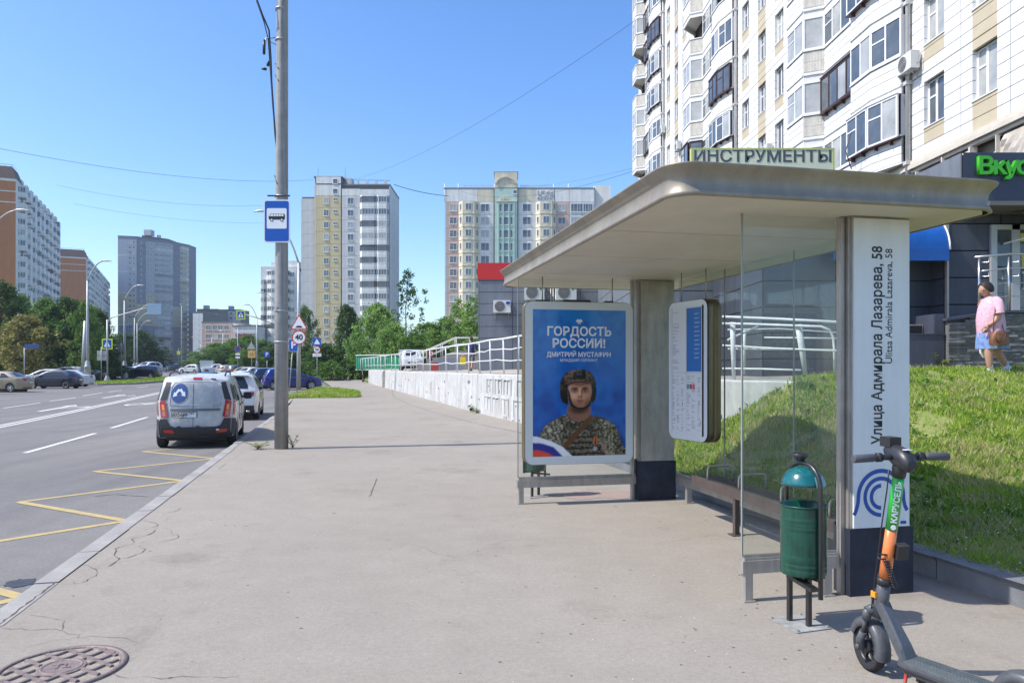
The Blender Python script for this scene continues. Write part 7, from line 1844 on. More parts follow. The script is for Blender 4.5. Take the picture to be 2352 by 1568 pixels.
# ============================================================ RETAINING WALL, RAILINGS
M_wall = pm("whitewashed_concrete", (.43,.425,.405), .85, col2=(.56,.56,.55), scale=1.8, bump=.6, bscale=6, det=8)
M_wdirt = pm("wall_grime", (.38,.36,.32), .9, var=.2, scale=3)
rwt = thing("retaining_wall", "long whitewashed concrete retaining wall with cracked relief panels", "wall", (0,0,0))
def wp(Y): return Vector((RW(Y), Y, 0))
def wall_seg(Y0_, Y1_, zoff=0, cap=False):
    a, b = wp(Y1_), wp(Y0_); d = b-a; L = d.length; ang = math.atan2(d.y, d.x); mb = MB()
    n = max(2, int(L/.5)); rr = random.Random(int(Y0_*10)); rings = []
    for i in range(n+1):
        x = L*i/n; Y = lerp(Y1_, Y0_, i/n); zt_ = tz(RW(Y)+.1, Y)+zoff+rr.uniform(-.015,.015)-.0; zb_ = max(0, zr(Y))
        rings.append([Vector((x, rr.uniform(-.012,.012)-.02, zb_-.1)), Vector((x, rr.uniform(-.01,.01), lerp(zb_, zt_, .5))), Vector((x, .01+rr.uniform(-.008,.008), zt_-.03)), Vector((x, .04, zt_)), Vector((x, .25, zt_)), Vector((x, .25, zb_-.1))])
    # outward (-y) faces the pavement
    mb.loft(rings, smooth=False); return mb.build("wall_segment", M_wall, rwt, loc=(a.x, a.y, 0), rot=ang), a, ang, L
for a, b in ((11.4,14),(14,18.5),(18.5,23.4),(23.42,28.2),(28.22,34),(34.02,40),(40.02,46),(46.02,51.9),(52.0,58.0),(59.6,71.5)): wall_seg(a, b)
mb = MB(); 
for Y in (58.0, 59.6): pass
a = wp(59.6); b = wp(58.0); mb.box(min(a.x,b.x)+.25, 58.0, 0, max(a.x,b.x)+.35, 59.6, 1.35); mb.build("gap_backing", M_wdirt, rwt)
# relief panels of the near part: recess frames
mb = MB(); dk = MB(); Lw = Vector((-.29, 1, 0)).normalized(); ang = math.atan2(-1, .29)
def wbox(Y, dx0, z0, dx1, z1, o0=-.03, o1=.02, m=None):
    a = wp(Y); T = Matrix.Translation((a.x, a.y, 0)) @ Matrix.Rotation(math.atan2(-1, .29 if Y > 23.5 else .355), 4, 'Z'); (m or mb).box(dx0, o0, z0, dx1, o1, z1, 0, T)
for i, Y in enumerate([24.2, 25.3, 26.4, 27.5, 28.6, 22.8, 21.4, 20.0, 18.6, 17.2, 15.8]):
    for (za, zb_, sh_) in ((.86,1.30,0),(.18,.66,.3)):
        if i in (3, 4, 6): continue
        Y2 = Y+sh_
        o_ = -.022; wbox(Y2, -.42, zb_, .42, zb_+.04, o_); wbox(Y2, -.45, za-.05, -.40, zb_+.04, o_); wbox(Y2, .40, za-.05, .45, zb_+.04, o_); wbox(Y2, -.03, za, .03, zb_, o_)
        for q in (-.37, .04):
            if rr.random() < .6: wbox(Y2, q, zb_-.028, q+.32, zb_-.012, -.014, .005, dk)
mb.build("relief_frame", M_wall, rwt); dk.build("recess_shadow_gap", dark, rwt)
mb = MB(); rr = random.Random(6)
for k in range(60):
    Y = rr.uniform(20, 56); z = rr.choice((.02, .05, rr.uniform(.3, 1.3))); wbox(Y, 0, z, rr.uniform(.03,.16), z+rr.uniform(.02,.10), -.032, 0, mb)
for Y in (38.0, 38.05): wbox(Y, 0, .35, .05, 1.0, -.03, 0, mb)
mb.build("flaked_paint", M_wdirt, rwt)

def post_Y(px): r = (px-CX)/F; return (0.055+.29*23.5)/(r+.29)
M_rail = pm("railing_white", (.66,.67,.66), .5, var=.1, scale=8)
rg = thing("terrace_railing", "long bent white tube railing on top of the white retaining wall", "railing", (0,0,0))
pxs = [(1000+z/4.2)*.7856 for z in (215,245,275,310,343,380,420,458,512,590,637,695,758,825,893,970,1058,1250,1380,1520,1655,1785,1945,2115)]
PYs = [post_Y(p) for p in pxs]+[21.6, 19.9, 18.2, 16.5]
rr = random.Random(9); tops = []
for Y in PYs:
    x = RW(Y)+.12; zb_ = tz(x, Y); h = 1.2+rr.uniform(-.03,.03); lx, ly = rr.uniform(-.03,.03), rr.uniform(-.03,.03)
    mb = MB(); mb.tube([(x,Y,zb_-.05),(x+lx,Y+ly,zb_+h)], .028, 8); mb.build("post", M_rail, rg); tops.append(Vector((x+lx,Y+ly,zb_+h)))
mb = MB(); mb.tube(tops, .032, 8); mb.build("top_rail", M_rail, rg)
def subr(k, lo, hi):
    pts = []
    for p in tops[lo:hi]: pts.append(p+Vector((0,0,-1.2*(1-k)+rr.uniform(-.03,.03)))); 
    q = []
    for a, b in zip(pts, pts[1:]): q += [a, a.lerp(b, .5)+Vector((0,0,rr.uniform(-.05,.03)))]
    mb = MB(); mb.tube(q+[pts[-1]], .02, 7); mb.build("rail", M_rail, rg)
subr(.38, 2, len(tops)); subr(.70, 17, len(tops))
# bent railings at the wall end behind the shelter glass
br = thing("bent_railing", "battered white tube railing at the near end of the retaining wall behind the glass", "railing", (0,0,0))
q = lambda px, py, Y: at(px, py, Y*1.1)
Yn = 10.9
mb = MB(); mb.tube([q(1660,727,12.2), q(1780,732,11.2), q(1930,740,10.4)], .022, 8); mb.tube([q(1660,743,12.0), q(1720,744,11.4), q(1800,747,11.0), q(1885,750,10.6), q(1905,757,10.6), q(1914,775,10.6), q(1916,800,10.6), q(1917,862,10.6)], .020, 8)
mb.tube([q(1660,793,12.1), q(1780,800,11.2), q(1930,806,10.4)], .016, 8); mb.tube([q(1660,846,12.1), q(1750,847,11.4), q(1840,850,10.9)], .016, 8); mb.tube([q(1672,757,12.2), q(1790,755,12.5), q(1930,764,12.3)], .014, 7); mb.tube([q(1672,780,11.9),q(1740,750,12.4)], .02, 7)
mb.tube([q(1755,775,12.4), q(1930,777,12.0)], .014, 7); mb.tube([q(1672,801,12.0),q(1930,803,12.1),q(1932,870,12.1)], .014, 7); mb.build("rail", M_rail, br)
for pts, r_ in ((((1683,740,11.9),(1684,800,11.9),(1686,880,11.9)), .05), (((1833,745,10.9),(1842,800,10.9),(1850,862,10.9)), .055), (((1710,755,12.4),(1708,860,12.4)), .03)):
    mb = MB(); mb.tube([q(*p) for p in pts], [r_, r_*.9, r_*.6][:len(pts)] if len(pts) == 3 else r_, 9); mb.build("post", M_rail, br)

# ramp with handrails in front of the annex, sign, sheet fence
rp2 = thing("yard_ramp", "distant concrete ramp with pale handrails by the grey annex corner", "ramp", (0,0,0))
mb = MB(); mb.loft([[Vector(p) for p in ((x,52,1.4),(x,52,z_),(x,53.4,z_),(x,53.4,1.4))] for x, z_ in ((-7.2,1.55),(-4.0,2.9),(-1.7,2.9))], smooth=False); mb.build("ramp_body", M_kerb, rp2)
mb = MB()
for y in (52.1, 53.3):
    mb.tube([(-7.2,y,2.45),(-4.0,y,3.85),(-1.7,y,3.85)], .03, 6); mb.tube([(-7.2,y,2.0),(-4.0,y,3.4),(-1.7,y,3.4)], .02, 6)
    for x, z_ in ((-7.1,1.6),(-6,2.1),(-5.0,2.5),(-4.0,2.9),(-3.0,2.9),(-1.9,2.9)): mb.tube([(x,y,z_),(x,y,z_+.95)], .025, 6)
mb.build("handrail", M_rail, rp2)
nf = thing("sheet_fence", "low grey corrugated sheet fence in front of the ramp", "fence", (0,0,0)); mb = MB()
for k in range(22): x = -5.1+k*.085; mb.cbox((x, 48, 1.95), (.05, .03+.03*(k % 2), .85))
mb.box(-5.15, 48, 1.5, -3.2, 48.04, 2.38); mb.build("corrugated_sheet", pm("sheet_grey", (.33,.35,.38), .5, .3), nf)
rd = thing("speed_sign_stand", "dark red board with a round 5 sign behind the railing", "sign", at(990, 0, 46).xy.to_3d()+Vector((0,0,1.5))); rd.scale = (.55,.55,.58)
mb = MB(); mb.box(-.45,0,1.35,.15,.05,2.35); mb.build("upper_board", pm("board_brown", (.16,.05,.045), .6), rd); mb = MB(); mb.box(-.05,0,.05,.85,.05,.95); mb.build("lower_board", pm("board_red", (.38,.05,.04), .6), rd); mb = MB(); mb.tube([(.6,.03,0),(.6,.03,2.4)], .03, 6); mb.tube([(-.4,.03,0),(-.4,.03,2.3)], .03, 6); mb.build("post", galv, rd)
rx90 = Matrix.Rotation(R(90),4,'X')
mb = MB(); mb.lathe([(.0001,.0),(.27,0)], 24, M=Matrix.Translation((0.02,-.01,1.9)) @ rx90, smooth=False); mb.build("disc", white_s, rd); mb = MB(); mb.lathe([(.21,.0),(.29,0)], 24, M=Matrix.Translation((0.02,-.015,1.9)) @ rx90, smooth=False); mb.build("ring", red_s, rd); text("5", .36, black_s, rd, (.02,-.02,1.9), (R(90),0,0), bold=.01)
gf = thing("green_fence", "green and white slatted fence beyond the far end of the white wall", "fence", (0,0,0))
fg = pm("fence_green", (.02,.22,.12), .6); mb = MB()
a, b = Vector((-17.4,82.5,0)), Vector((-11.6,78,0)); n = 22
for k in range(n):
    p = a.lerp(b, k/n); p2 = a.lerp(b, (k+.8)/n); d = p2-p; T = Matrix.Translation((p.x,p.y,0)) @ Matrix.Rotation(math.atan2(d.y,d.x),4,'Z')
    m_ = MB(); m_.box(0,0,1.45,d.length,.03,3.1,0,T); m_.build("board", fg, gf)
mb.tube([(a.x,a.y-.1,3.1),(b.x,b.y-.1,3.1)], .05, 6); mb.tube([(a.x,a.y-.1,1.5),(b.x,b.y-.1,1.5)], .05, 6); mb.build("rail", M_rail, gf)

# ============================================================ LAMP POSTS
def lamp(label, px, Y, top_py, head_px, head_py, base=True, z0=None, curve=.5, r=.11, group="street lamps along the road", two=False):
    X = (px-CX)/F*Y; zb_ = (zr(Y)+.1) if z0 is None else z0; t = thing("street_lamp", label, "street lamp", (X, Y, zb_), 0, group)
    zt_ = CZ+(HY-top_py)/F*Y-zb_; hx = (head_px-px)/F*Y; hz = CZ+(HY-head_py)/F*Y-zb_
    mb = MB(); mb.tube([(0,0,0),(0,0,zt_*.5),(0,0,zt_)], [r, r*.8, r*.5], 10); mb.build("pole", galv, t)
    if base: mb = MB(); mb.lathe([(r*2.6,0),(r*2.4,.35),(r*1.9,.9),(r*1.8,1.5),(r*1.95,1.52),(r*1.95,1.62),(r*1.5,1.7),(r*1.4,2.0),(r*.9,2.15)], 14); mb.build("base_sleeve", galv, t)
    mb = MB(); pts = []
    for k in range(9): u = k/8; pts.append((hx*u, 0, lerp(zt_, hz, math.sin(u*PI/2)**.9)))
    mb.tube(pts, r*.42, 7); mb.build("arm", galv, t)
    s_ = 1 if hx > 0 else -1; L = .85
    mb = MB(); mb.loft([[Vector((hx+s_*dx, y, hz+z)) for y, z in ((-w_,0),(-w_*.6,h_),(w_*.6,h_),(w_,0),(0,-.04))] for dx, w_, h_ in ((-.15,.06,.06),(.1,.15,.13),(L*.6,.16,.12),(L,.05,.03))]); mb.build("lamp_head", pm("lamp_head_grey", (.5,.5,.48), .4), t); return t
lamp("nearest left street lamp with wide sleeve base on the grass verge", 201, 72, 645, 236, 600, r=.16)
lamp("second left street lamp from the viewer beside the black crossover", 286, 93.6, 690, 316, 656, r=.16)
lamp("third left street lamp behind the second, in front of the grey tower", 309, 122, 730, 342, 700, r=.15)
lamp("fourth left street lamp, thin, before the grey tower", 315, 140, 742, 340, 719, r=.14)
lamp("fifth left street lamp, farthest and shortest of that row", 319, 165, 760, 338, 737, r=.13)
lamp("street lamp head reaching in from the left picture edge", -30, 49, 540, 38, 484, r=.13)
lamp("arched street lamp directly behind the bus stop sign pole", 686, 50, 604, 612, 486, r=.15, base=False, z0=.25)
lamp("right side street lamp holding the raised crossing sign", 632, 100, 700, 605, 672, base=False)
lamp("right side street lamp left of the grey pole near the P sign", 590, 121, 730, 570, 700, r=.14)
lamp("far right side lamp over the parked row", 512, 150, 762, 512, 760, base=False, r=.13)
lamp("far lamp by the pink building, taller", 486, 200, 775, 462, 754, base=False, r=.14)
lamp("far lamp by the pink building, shorter", 461, 235, 790, 446, 774, base=False, r=.14)
lamp("mast left of the right side lamp", 546, 140, 748, 546, 747, base=False, r=.12)
lamp("tiny lamp in front of the grey tower base", 376, 230, 815, 385, 806, base=False, r=.12)
lamp("tall far mast at the foot of the grey tower", 417, 260, 700, 417, 699, base=False, r=.16)
sp = thing("steel_post", "plain slanting grey post left of the nearest lamp", "post", ((188-CX)/F*74, 74, .2)); mb = MB(); mb.tube([(0,0,0),(.35,0,6.2)], .16, 8); mb.build("shaft", galv, sp)

# ============================================================ TRAFFIC SIGNS
def signpost(name, label, X, Y, h, z0=None, lean=0, r=.035, group=None):
    t = thing(name, label, "traffic sign", (X, Y, (zr(Y)+.13) if z0 is None else z0), 0, group); mb = MB(); mb.tube([(lean,0.05,0),(0,.05,h)], r, 8); mb.build("post", galv, t); return t
def disc(t, x, z, r, mat, y=0, n=32, name="sign_disc"): mb = MB(); mb.lathe([(r,.02),(r,0),(.0001,0)], n, M=Matrix.Translation((x,y,z)) @ rx90 @ Matrix.Rotation(PI,4,'X') @ Matrix.Rotation(PI,4,'X'), smooth=False); return mb.build(name, mat, t)
def fdisc(t, x, z, r0, r1, mat, y, name="ring"): mb = MB(); mb.lathe([(max(r0,.0001),0),(r1,0)], 32, M=Matrix.Translation((x,y,z)) @ rx90, smooth=False); return mb.build(name, mat, t)
def fpoly(t, pts, mat, y, name="symbol", x=0, z=0): 
    v, f = grid_poly(pts, 99, 99); mb = MB(); mb.add([(a+x, y, b+z) for a, b in v], f); return mb.build(name, mat, t)
def plate(t, w, h, x, z, mat, y=-.004, d=.02, r=.03, name="plate"): mb = MB(); rplate(mb, w, h, r, y, y+d, cx=x, cz=z); return mb.build(name, mat, t)
def tri(r): return [(-r*.87, -r*.5), (r*.87, -r*.5), (0, r)]
def rtri(r, rc):
    pts = []
    for a in (210, 330, 90):
        cx, cz = (r-rc*1.0)*math.cos(R(a)), (r-rc)*math.sin(R(a))
        for k in range(5): q = R(a-60+30*k); pts.append((cx+rc*math.cos(q), cz+rc*math.sin(q)))
    return pts
Y = 44.0; X = (687-CX)/F*Y
t = signpost("traffic_sign", "bump warning triangle over a 40 limit disc right of the big pole", X, Y, 4.5, .12, lean=-.15)
z1 = CZ+(HY-745)/F*Y-.12; z2 = CZ+(HY-775)/F*Y-.12
fpoly(t, rtri(.56, .05), red_s, -.01, "red_triangle", 0, z1); fpoly(t, rtri(.46, .04), white_s, -.016, "white_triangle", 0, z1); fpoly(t, [(-.30,-.19),(.30,-.19),(.2,-.17),(.12,-.08),(-.12,-.08),(-.2,-.17)], black_s, -.022, "bump_symbol", 0, z1); fpoly(t, rtri(.56,.05), galv, .0, "back_plate", 0, z1)
fdisc(t, 0, z2, 0, .43, red_s, -.02); fdisc(t, 0, z2, 0, .355, white_s, -.026, "disc"); text("40", .46, black_s, t, (0,-.032,z2), (R(90),0,0), bold=.012)
Y = 48.0; X = (674-CX)/F*Y
t = signpost("parking_sign", "blue P parking sign on a leaning post partly behind the 40 sign", X-.05, Y, 3.0, .15, lean=-.25)
zz = CZ+(HY-793)/F*Y-.15; plate(t, .62, .8, .05, zz, white_s); plate(t, .58, .76, .05, zz, blue_s, -.010, .005, name="blue_field"); text("P", .62, white_s, t, (.05,-.016,zz), (R(90),0,0), bold=.02)
Y = 70.0; X = (728-CX)/F*Y
t = signpost("traffic_sign", "small blue speed bump square over a 20 limit disc on the lawn", X, Y, 3.4, .4)
z1 = CZ+(HY-785)/F*Y-.4; z2 = CZ+(HY-803)/F*Y-.4; z3 = CZ+(HY-815)/F*Y-.4
plate(t, .78, .74, 0, z1, blue_s); fpoly(t, rtri(.32,.02), white_s, -.01, "white_triangle", 0, z1-.05); fdisc(t, 0, z2, 0, .33, red_s, -.01); fdisc(t, 0, z2, 0, .27, white_s, -.016, "disc"); text("20", .34, black_s, t, (0,-.022,z2), (R(90),0,0), bold=.008); plate(t, .82, .3, 0, z3, white_s); text("↑ 16 м ↑", .16, black_s, t, (0,-.01,z3), (R(90),0,0))
Y = 100.0; X = (613-CX)/F*Y
t = signpost("parking_sign", "small distant P parking sign over the parked row", X, Y, 2.2, .5); zz = CZ+(HY-814)/F*Y-.5; plate(t, .75, .85, 0, zz, blue_s); text("P", .7, white_s, t, (0,-.01,zz), (R(90),0,0), bold=.02)
def ped(t, x, z, s):
    plate(t, s*1.28, s*1.28, x, z, yel_s, -.0, .03); plate(t, s, s, x, z, blue_s, -.008, .005, name="blue_field"); fpoly(t, [(-s*.40,-s*.34),(s*.40,-s*.34),(0,s*.38)], white_s, -.014, "white_triangle", x, z)
    fpoly(t, [(-s*.10,-s*.30),(-s*.02,-s*.05),(-s*.10,s*.0),(-s*.12,-s*.05),(-s*.04,s*.12),(s*.04,s*.12),(s*.12,-s*.04),(s*.05,s*.0),(s*.04,-s*.06),(s*.14,-s*.30),(s*.07,-s*.30),(0,-s*.12),(-s*.03,-s*.30)], black_s, -.020, "walking_figure", x, z); fdisc(t, x+s*.01, z+s*.18, 0, s*.05, black_s, -.020, "head")
Y = 90.0; t = thing("crossing_sign", "yellow edged pedestrian crossing sign hung on an arm above the road", "traffic sign", at(553,723,Y)); ped(t, 0, 0, .85)
mb = MB(); mb.tube([(.4,.05,.1),(2.2,.3,-.45),(4.3,6,-1.6)], .06, 7); mb.build("arm", galv, t)
Y = 78.0; t = signpost("crossing_sign", "yellow edged pedestrian crossing sign on a post at the left verge with a long arm", (246-CX)/F*Y, Y, 6.6, .2, r=.09); ped(t, 0, CZ+(HY-790)/F*Y-.2, .88)
mb = MB(); z0_ = 5.6; mb.tube([(0,.05,5.9),(.05,.05,6.3),(.3,.05,6.75),(.9,.05,6.95),(3.2,.05,7.6),(5.4,.05,8.15)], .055, 7); mb.build("arm", galv, t); mb = MB(); mb.box(4.2,0,7.15,5.7,.04,8.3); mb.build("direction_board", pm("board_back_blue_grey", (.24,.36,.47), .5), t)
mb = MB(); mb.lathe([(.32,0),(.28,.3),(.12,.7)], 10); mb.build("base_sleeve", galv, t)
for px, py0, py1, pb, w_, Y, lb in ((232,805,829,862,.95,76.5,"grey back of two stacked signs left of the crossing sign"), (278,790,830,862,.8,90,"grey backs of tall stacked signs beside the second lamp")):
    t = signpost("sign_back", lb, (px-CX)/F*Y, Y, 3.6 if Y < 80 else 4.4, zr(Y)+.1); n = 2
    for k in range(n):
        za = CZ+(HY-lerp(py0,py1,k/n))/F*Y-zr(Y)-.1; zb_ = CZ+(HY-lerp(py0,py1,(k+.9)/n))/F*Y-zr(Y)-.1; plate(t, w_, za-zb_, 0, (za+zb_)/2, galv, .1, .02)
for px, py, Y, col, s_, lb in ((578,813,92,"sign_orange",.95,"faded orange roadworks square before the shrubs, right one"), (491,822,150,"sign_orange",1.0,"faded orange roadworks square before the shrubs, left far one")):
    t = signpost("roadworks_sign", lb, (px-CX)/F*Y, Y, 3.2, zr(Y)+.1); plate(t, s_, s_, 0, CZ+(HY-py)/F*Y-zr(Y)-.1, pm(col, (.62,.38,.10), .5)); fpoly(t, tri(.34), pm("sign_dull", (.35,.2,.1), .6), -.01, "triangle_mark", 0, CZ+(HY-py)/F*Y-zr(Y)-.1)
Y = 92; t = signpost("traffic_sign", "grey backed triangle sign above the orange square", (578-CX)/F*Y+.1, Y-.4, 4.6, zr(Y)+.1); fpoly(t, tri(.62), galv, -.01, "triangle_back", 0, CZ+(HY-796)/F*Y-zr(Y)-.1)
Y = 112; t = signpost("no_stopping_sign", "dark round no stopping sign with small plates on a mast over the row", (546-CX)/F*Y, Y, 4.6, zr(Y)+.1); zz = CZ+(HY-801)/F*Y-zr(Y)-.1; fdisc(t, 0, zz, 0, .5, pm("faded_red", (.35,.12,.12), .5), -.01); fdisc(t, 0, zz, 0, .40, pm("faded_blue", (.05,.07,.25), .5), -.016, "disc"); plate(t, .7, .3, 0, zz-.8, white_s); plate(t, .7, .3, 0, zz-1.3, white_s)
Y = 66; t = signpost("street_name_sign", "small dark blue street name plate on a thin white post at the left lot", (55-CX)/F*Y, Y, 3.4, zr(Y)); plate(t, 1.3, .4, .7, CZ+(HY-795)/F*Y-zr(Y), pm("plate_navy", (.02,.06,.2), .4))
Y = 250; t = signpost("crossing_sign", "tiny green edged crossing sign far down the road", (410-CX)/F*Y, Y, 7.6, zr(Y)); plate(t, 1.2, 1.2, 0, CZ+(HY-810)/F*Y-zr(Y), yel_s)
t = thing("barrier", "distant white barrier arm at the end of the road", "barrier", ((390-CX)/F*200, 200, 1.0)); mb = MB(); mb.tube([(-1.5,0,1.2),(2.2,0,1.9)], .1, 6); mb.box(-1.7,-.1,0,-1.5,.1,1.3); mb.build("arm", white, t)
# overhead wires
def wire(label, pts, r=.014, sag=0): r *= .65; mb = MB(); mb.tube(pts, r, 5); mb.build("overhead_wire", black, None, label=label, cat="wire")
def span(a, b, sag, n=16): return [a.lerp(b, k/n)+Vector((0,0,-4*sag*(k/n)*(1-k/n))) for k in range(n+1)]
wire("thin wire crossing the left sky down to the right behind the tall pole", span(at(-200,300,60), at(722,413,120), 1.6), .03)
wire("wire running from the yellow block roof down to the ornate block", span(at(905,424,150), at(1030,450,158), .4), .10)
wire("long thin wire rising from the yellow block to the white tower top", span(at(800,415,150), at(1520,5,60), 2.2), .025)
wire("faint wire low in the sky left of the bus sign, upper one", span(at(130,425,130), at(640,470,150), 1.5), .03)
wire("faint wire low in the sky left of the bus sign, lower one", span(at(170,468,130), at(620,512,150), 1.0), .025)
wire("faint wire between the ornate block and the white tower", span(at(1060,440,158), at(1480,385,75), 2.0), .03)
wire("second faint wire between the ornate block and the white tower", span(at(1180,430,158), at(1480,380,75), .6), .02)

# ============================================================ PEOPLE
def skin_body(name, chains, parent, mat, sub=2):
    """one continuous skinned body: chains of (point, radius) sharing joints by name"""
    me = bpy.data.meshes.new(name); names = {}; vs = []; rs = []; es = []
    for ch in chains:
        prev = None
        for nm, p, r in ch:
            if nm not in names: names[nm] = len(vs); vs.append(p); rs.append(r)
            i = names[nm]
            if prev is not None and (prev, i) not in es: es.append((prev, i))
            prev = i
    me.from_pydata(vs, es, []); o = bpy.data.objects.new(name, me); C.objects.link(o)
    sm = o.modifiers.new("skin", 'SKIN'); sm.use_smooth_shade = True
    o.modifiers.new("sub", 'SUBSURF').levels = sub; o.modifiers["sub"].render_levels = sub
    for i, sv in enumerate(me.skin_vertices[0].data):
        r = rs[i]; sv.radius = r if isinstance(r, tuple) else (r, r); sv.use_root = (i == 0)
    dg = bpy.context.evaluated_depsgraph_get(); m2 = bpy.data.meshes.new_from_object(o.evaluated_get(dg)); bpy.data.objects.remove(o)
    m2.materials.clear(); m2.materials.append(mat); m2.name = name
    for p in m2.polygons: p.use_smooth = True
    return put(name, m2, parent)
def ell(c, rx, ry, n=20, tilt=0, yaw=0):
    out = []
    for k in range(n):
        q = 2*PI*k/n; v = Vector((rx*math.cos(q), ry*math.sin(q), 0)); v = Matrix.Rotation(yaw, 3, 'Z') @ (Matrix.Rotation(tilt, 3, 'Y') @ v); out.append(Vector(c)+v)
    return out
M_skin = pm("skin", (.45,.25,.17), .55, var=.05, scale=10); M_hair = pm("dark_hair", (.022,.013,.012), .6, var=.3, scale=40); M_hair2 = pm("short_brown_hair", (.08,.045,.03), .7)
def head(t, c, yaw=0, r=.105, hair=None, hs=1.0, pitch=0):
    """shaped head looking along +x (before yaw)"""
    T = Matrix.Translation(c) @ Matrix.Rotation(yaw, 4, 'Z') @ Matrix.Rotation(pitch, 4, 'Y')
    mb = MB(); rings = []
    for k in range(13):
        u = k/12; z = lerp(-.118, .125, u); w_ = math.sin(PI*clamp(u*.93+.05))**.55; fx = 1.0 if u > .35 else lerp(.86, 1, u/.35)
        rings.append([T @ Vector(((.098*w_*fx if math.cos(q_) > 0 else .104*w_*lerp(.72, 1, clamp(u*2)))*math.cos(q_)+.008*(1-u), .076*w_*lerp(.75,1,clamp(u*2.2))*math.sin(q_), z)) for q_ in [2*PI*j/20 for j in range(20)]])
    mb.loft(rings)
    mb.loft([[T @ Vector((x, y*k, z)) for y, z in ((-.016,-.03),(.016,-.03),(.006,.02),(-.006,.02))] for x, k in ((.085,1),(.105,.7),(.118,.45))])
    for s_ in (1,-1): mb.lathe([(.0001,.012),(.018,.010),(.024,.0),(.02,-.008)], 10, M=T @ Matrix.Translation((-.005, s_*.073, -.005)) @ Matrix.Rotation(-s_*PI/2,4,'X'))
    mb.build("head", M_skin, t)
    mb = MB()
    for s_ in (1,-1): mb.lathe([(.0001,.004),(.009,.003),(.012,0)], 8, M=T @ Matrix.Translation((.089, s_*.031, .012)) @ Matrix.Rotation(PI/2,4,'Y'))
    mb.build("eyes", black, t); mb = MB(); mb.cbox((0,0,0), (.006,.045,.010), M=None); mb.v = [tuple(T @ (Vector(v)+Vector((.092,0,-.055)))) for v in mb.v]; mb.build("mouth", pm("lips", (.35,.12,.10), .5), t)
    rr = random.Random(3); mb = MB(); rings = []
    for k in range(11):
        u = k/10; el = lerp(-35, 90, u); ring = []
        for j in range(26):
            q_ = 2*PI*j/26; front = clamp(math.cos(q_))
            e2 = R(max(el, lerp(-35, 52, front**1.0*1.15 if front > .1 else 0))); rad = 1+rr.uniform(-.035,.035)
            ring.append(T @ Vector((-.008-.015*(hs-1)*6+.116*hs*rad*math.cos(e2)*math.cos(q_), .092*hs*rad*math.cos(e2)*math.sin(q_), .012+.128*(hs*.5+.5)*rad*math.sin(e2))))
        rings.append(ring)
    mb.loft(rings, smooth=True); mb.build("hair", hair or M_hair, t)
def hand(mb_parent, wrist, d, side, curl=.5, mat=None, s=1.0):
    """palm with five separate bent fingers; d = pointing direction, side = direction of the thumb"""
    d = Vector(d).normalized(); sdv = (Vector(side)-d*Vector(side).dot(d)).normalized(); n = d.cross(sdv); w = Vector(wrist); mb = MB()
    def R_(c, a, b): return [Vector(c)+sdv*a*math.cos(q)+n*b*math.sin(q) for q in [2*PI*k/10 for k in range(10)]]
    mb.loft([R_(w-d*.01, .026*s, .019*s), R_(w+d*.03*s, .034*s, .017*s), R_(w+d*.07*s, .040*s, .015*s), R_(w+d*.088*s, .036*s, .012*s)])
    for k, L in enumerate((.068, .078, .073, .058)):
        b = w+d*.082*s+sdv*(.028-.0185*k)*s; p1 = b+d*L*.45*s+n*L*.15*curl*s; p2 = p1+(d*(1-curl*.8)+n*curl)*L*.32*s; p3 = p2+(d*(1-curl*1.3)+n*curl*1.3)*L*.25*s
        mb.tube([b-d*.01, b+d*.0, p1, p2, p3], [.0092*s,.0095*s,.0085*s,.0078*s,.006*s], 8)
    b = w+d*.025*s+sdv*.026*s; mb.tube([b, b+(sdv*.8+d*.6)*.03*s, b+(sdv*.75+d*1.2+n*.4)*.045*s, b+(sdv*.6+d*1.7+n*.8)*.052*s], [.013*s,.0115*s,.0095*s,.007*s], 8)
    return mb.build("hand", mat or M_skin, mb_parent)
# ---- the walking woman (local +x = walking direction)
w_ = thing("person", "person in a pink blouse and blue skirt walking with a brown shoulder bag", "person", (8.56, 13.2, 1.59), R(180))
K = 1.0
body = skin_body("body", [
    [("hip",(0,0,.84),(.19,.17)),("belly",(.03,0,1.0),(.20,.19)),("chest",(.045,0,1.18),(.17,.19)),("shl",(.03,0,1.32),(.09,.11)),("neck",(.055,0,1.385),.05),("nk2",(.075,0,1.43),.05)],
    [("hip",(0,0,.84),(.19,.17)),("lh",(.03,.09,.76),.11),("lk",(.13,.10,.44),.075),("lc",(.12,.10,.30),.072),("la",(.10,.10,.09),.045)],
    [("hip",(0,0,.84),(.19,.17)),("rh",(-.02,-.09,.76),.11),("rk",(-.13,-.10,.45),.075),("rc",(-.22,-.10,.32),.072),("ra",(-.33,-.10,.14),.045)],
    [("shl",(.03,0,1.32),(.09,.11)),("ls",(.03,.17,1.28),.065),("le",(.03,.23,1.02),.052),("lf",(.10,.22,.92),.046),("lw",(.19,.19,.86),.033)],
    [("shl",(.03,0,1.32),(.09,.11)),("rs",(.03,-.17,1.28),.065),("re",(-.06,-.23,1.02),.052),("rf",(-.06,-.24,.90),.043),("rw",(-.05,-.24,.78),.030)]], w_, M_skin)
head(w_, Vector((.125, 0, 1.50)), 0, hair=M_hair, pitch=R(18), hs=1.15)
M_pink = pm("pink_blouse", (.52,.27,.35), .85, col2=(.72,.48,.54), scale=38, det=2); M_skirt = pm("blue_skirt", (.09,.17,.40), .85, col2=(.24,.35,.58), scale=14)
mb = MB(); rr = random.Random(2)
rings = []
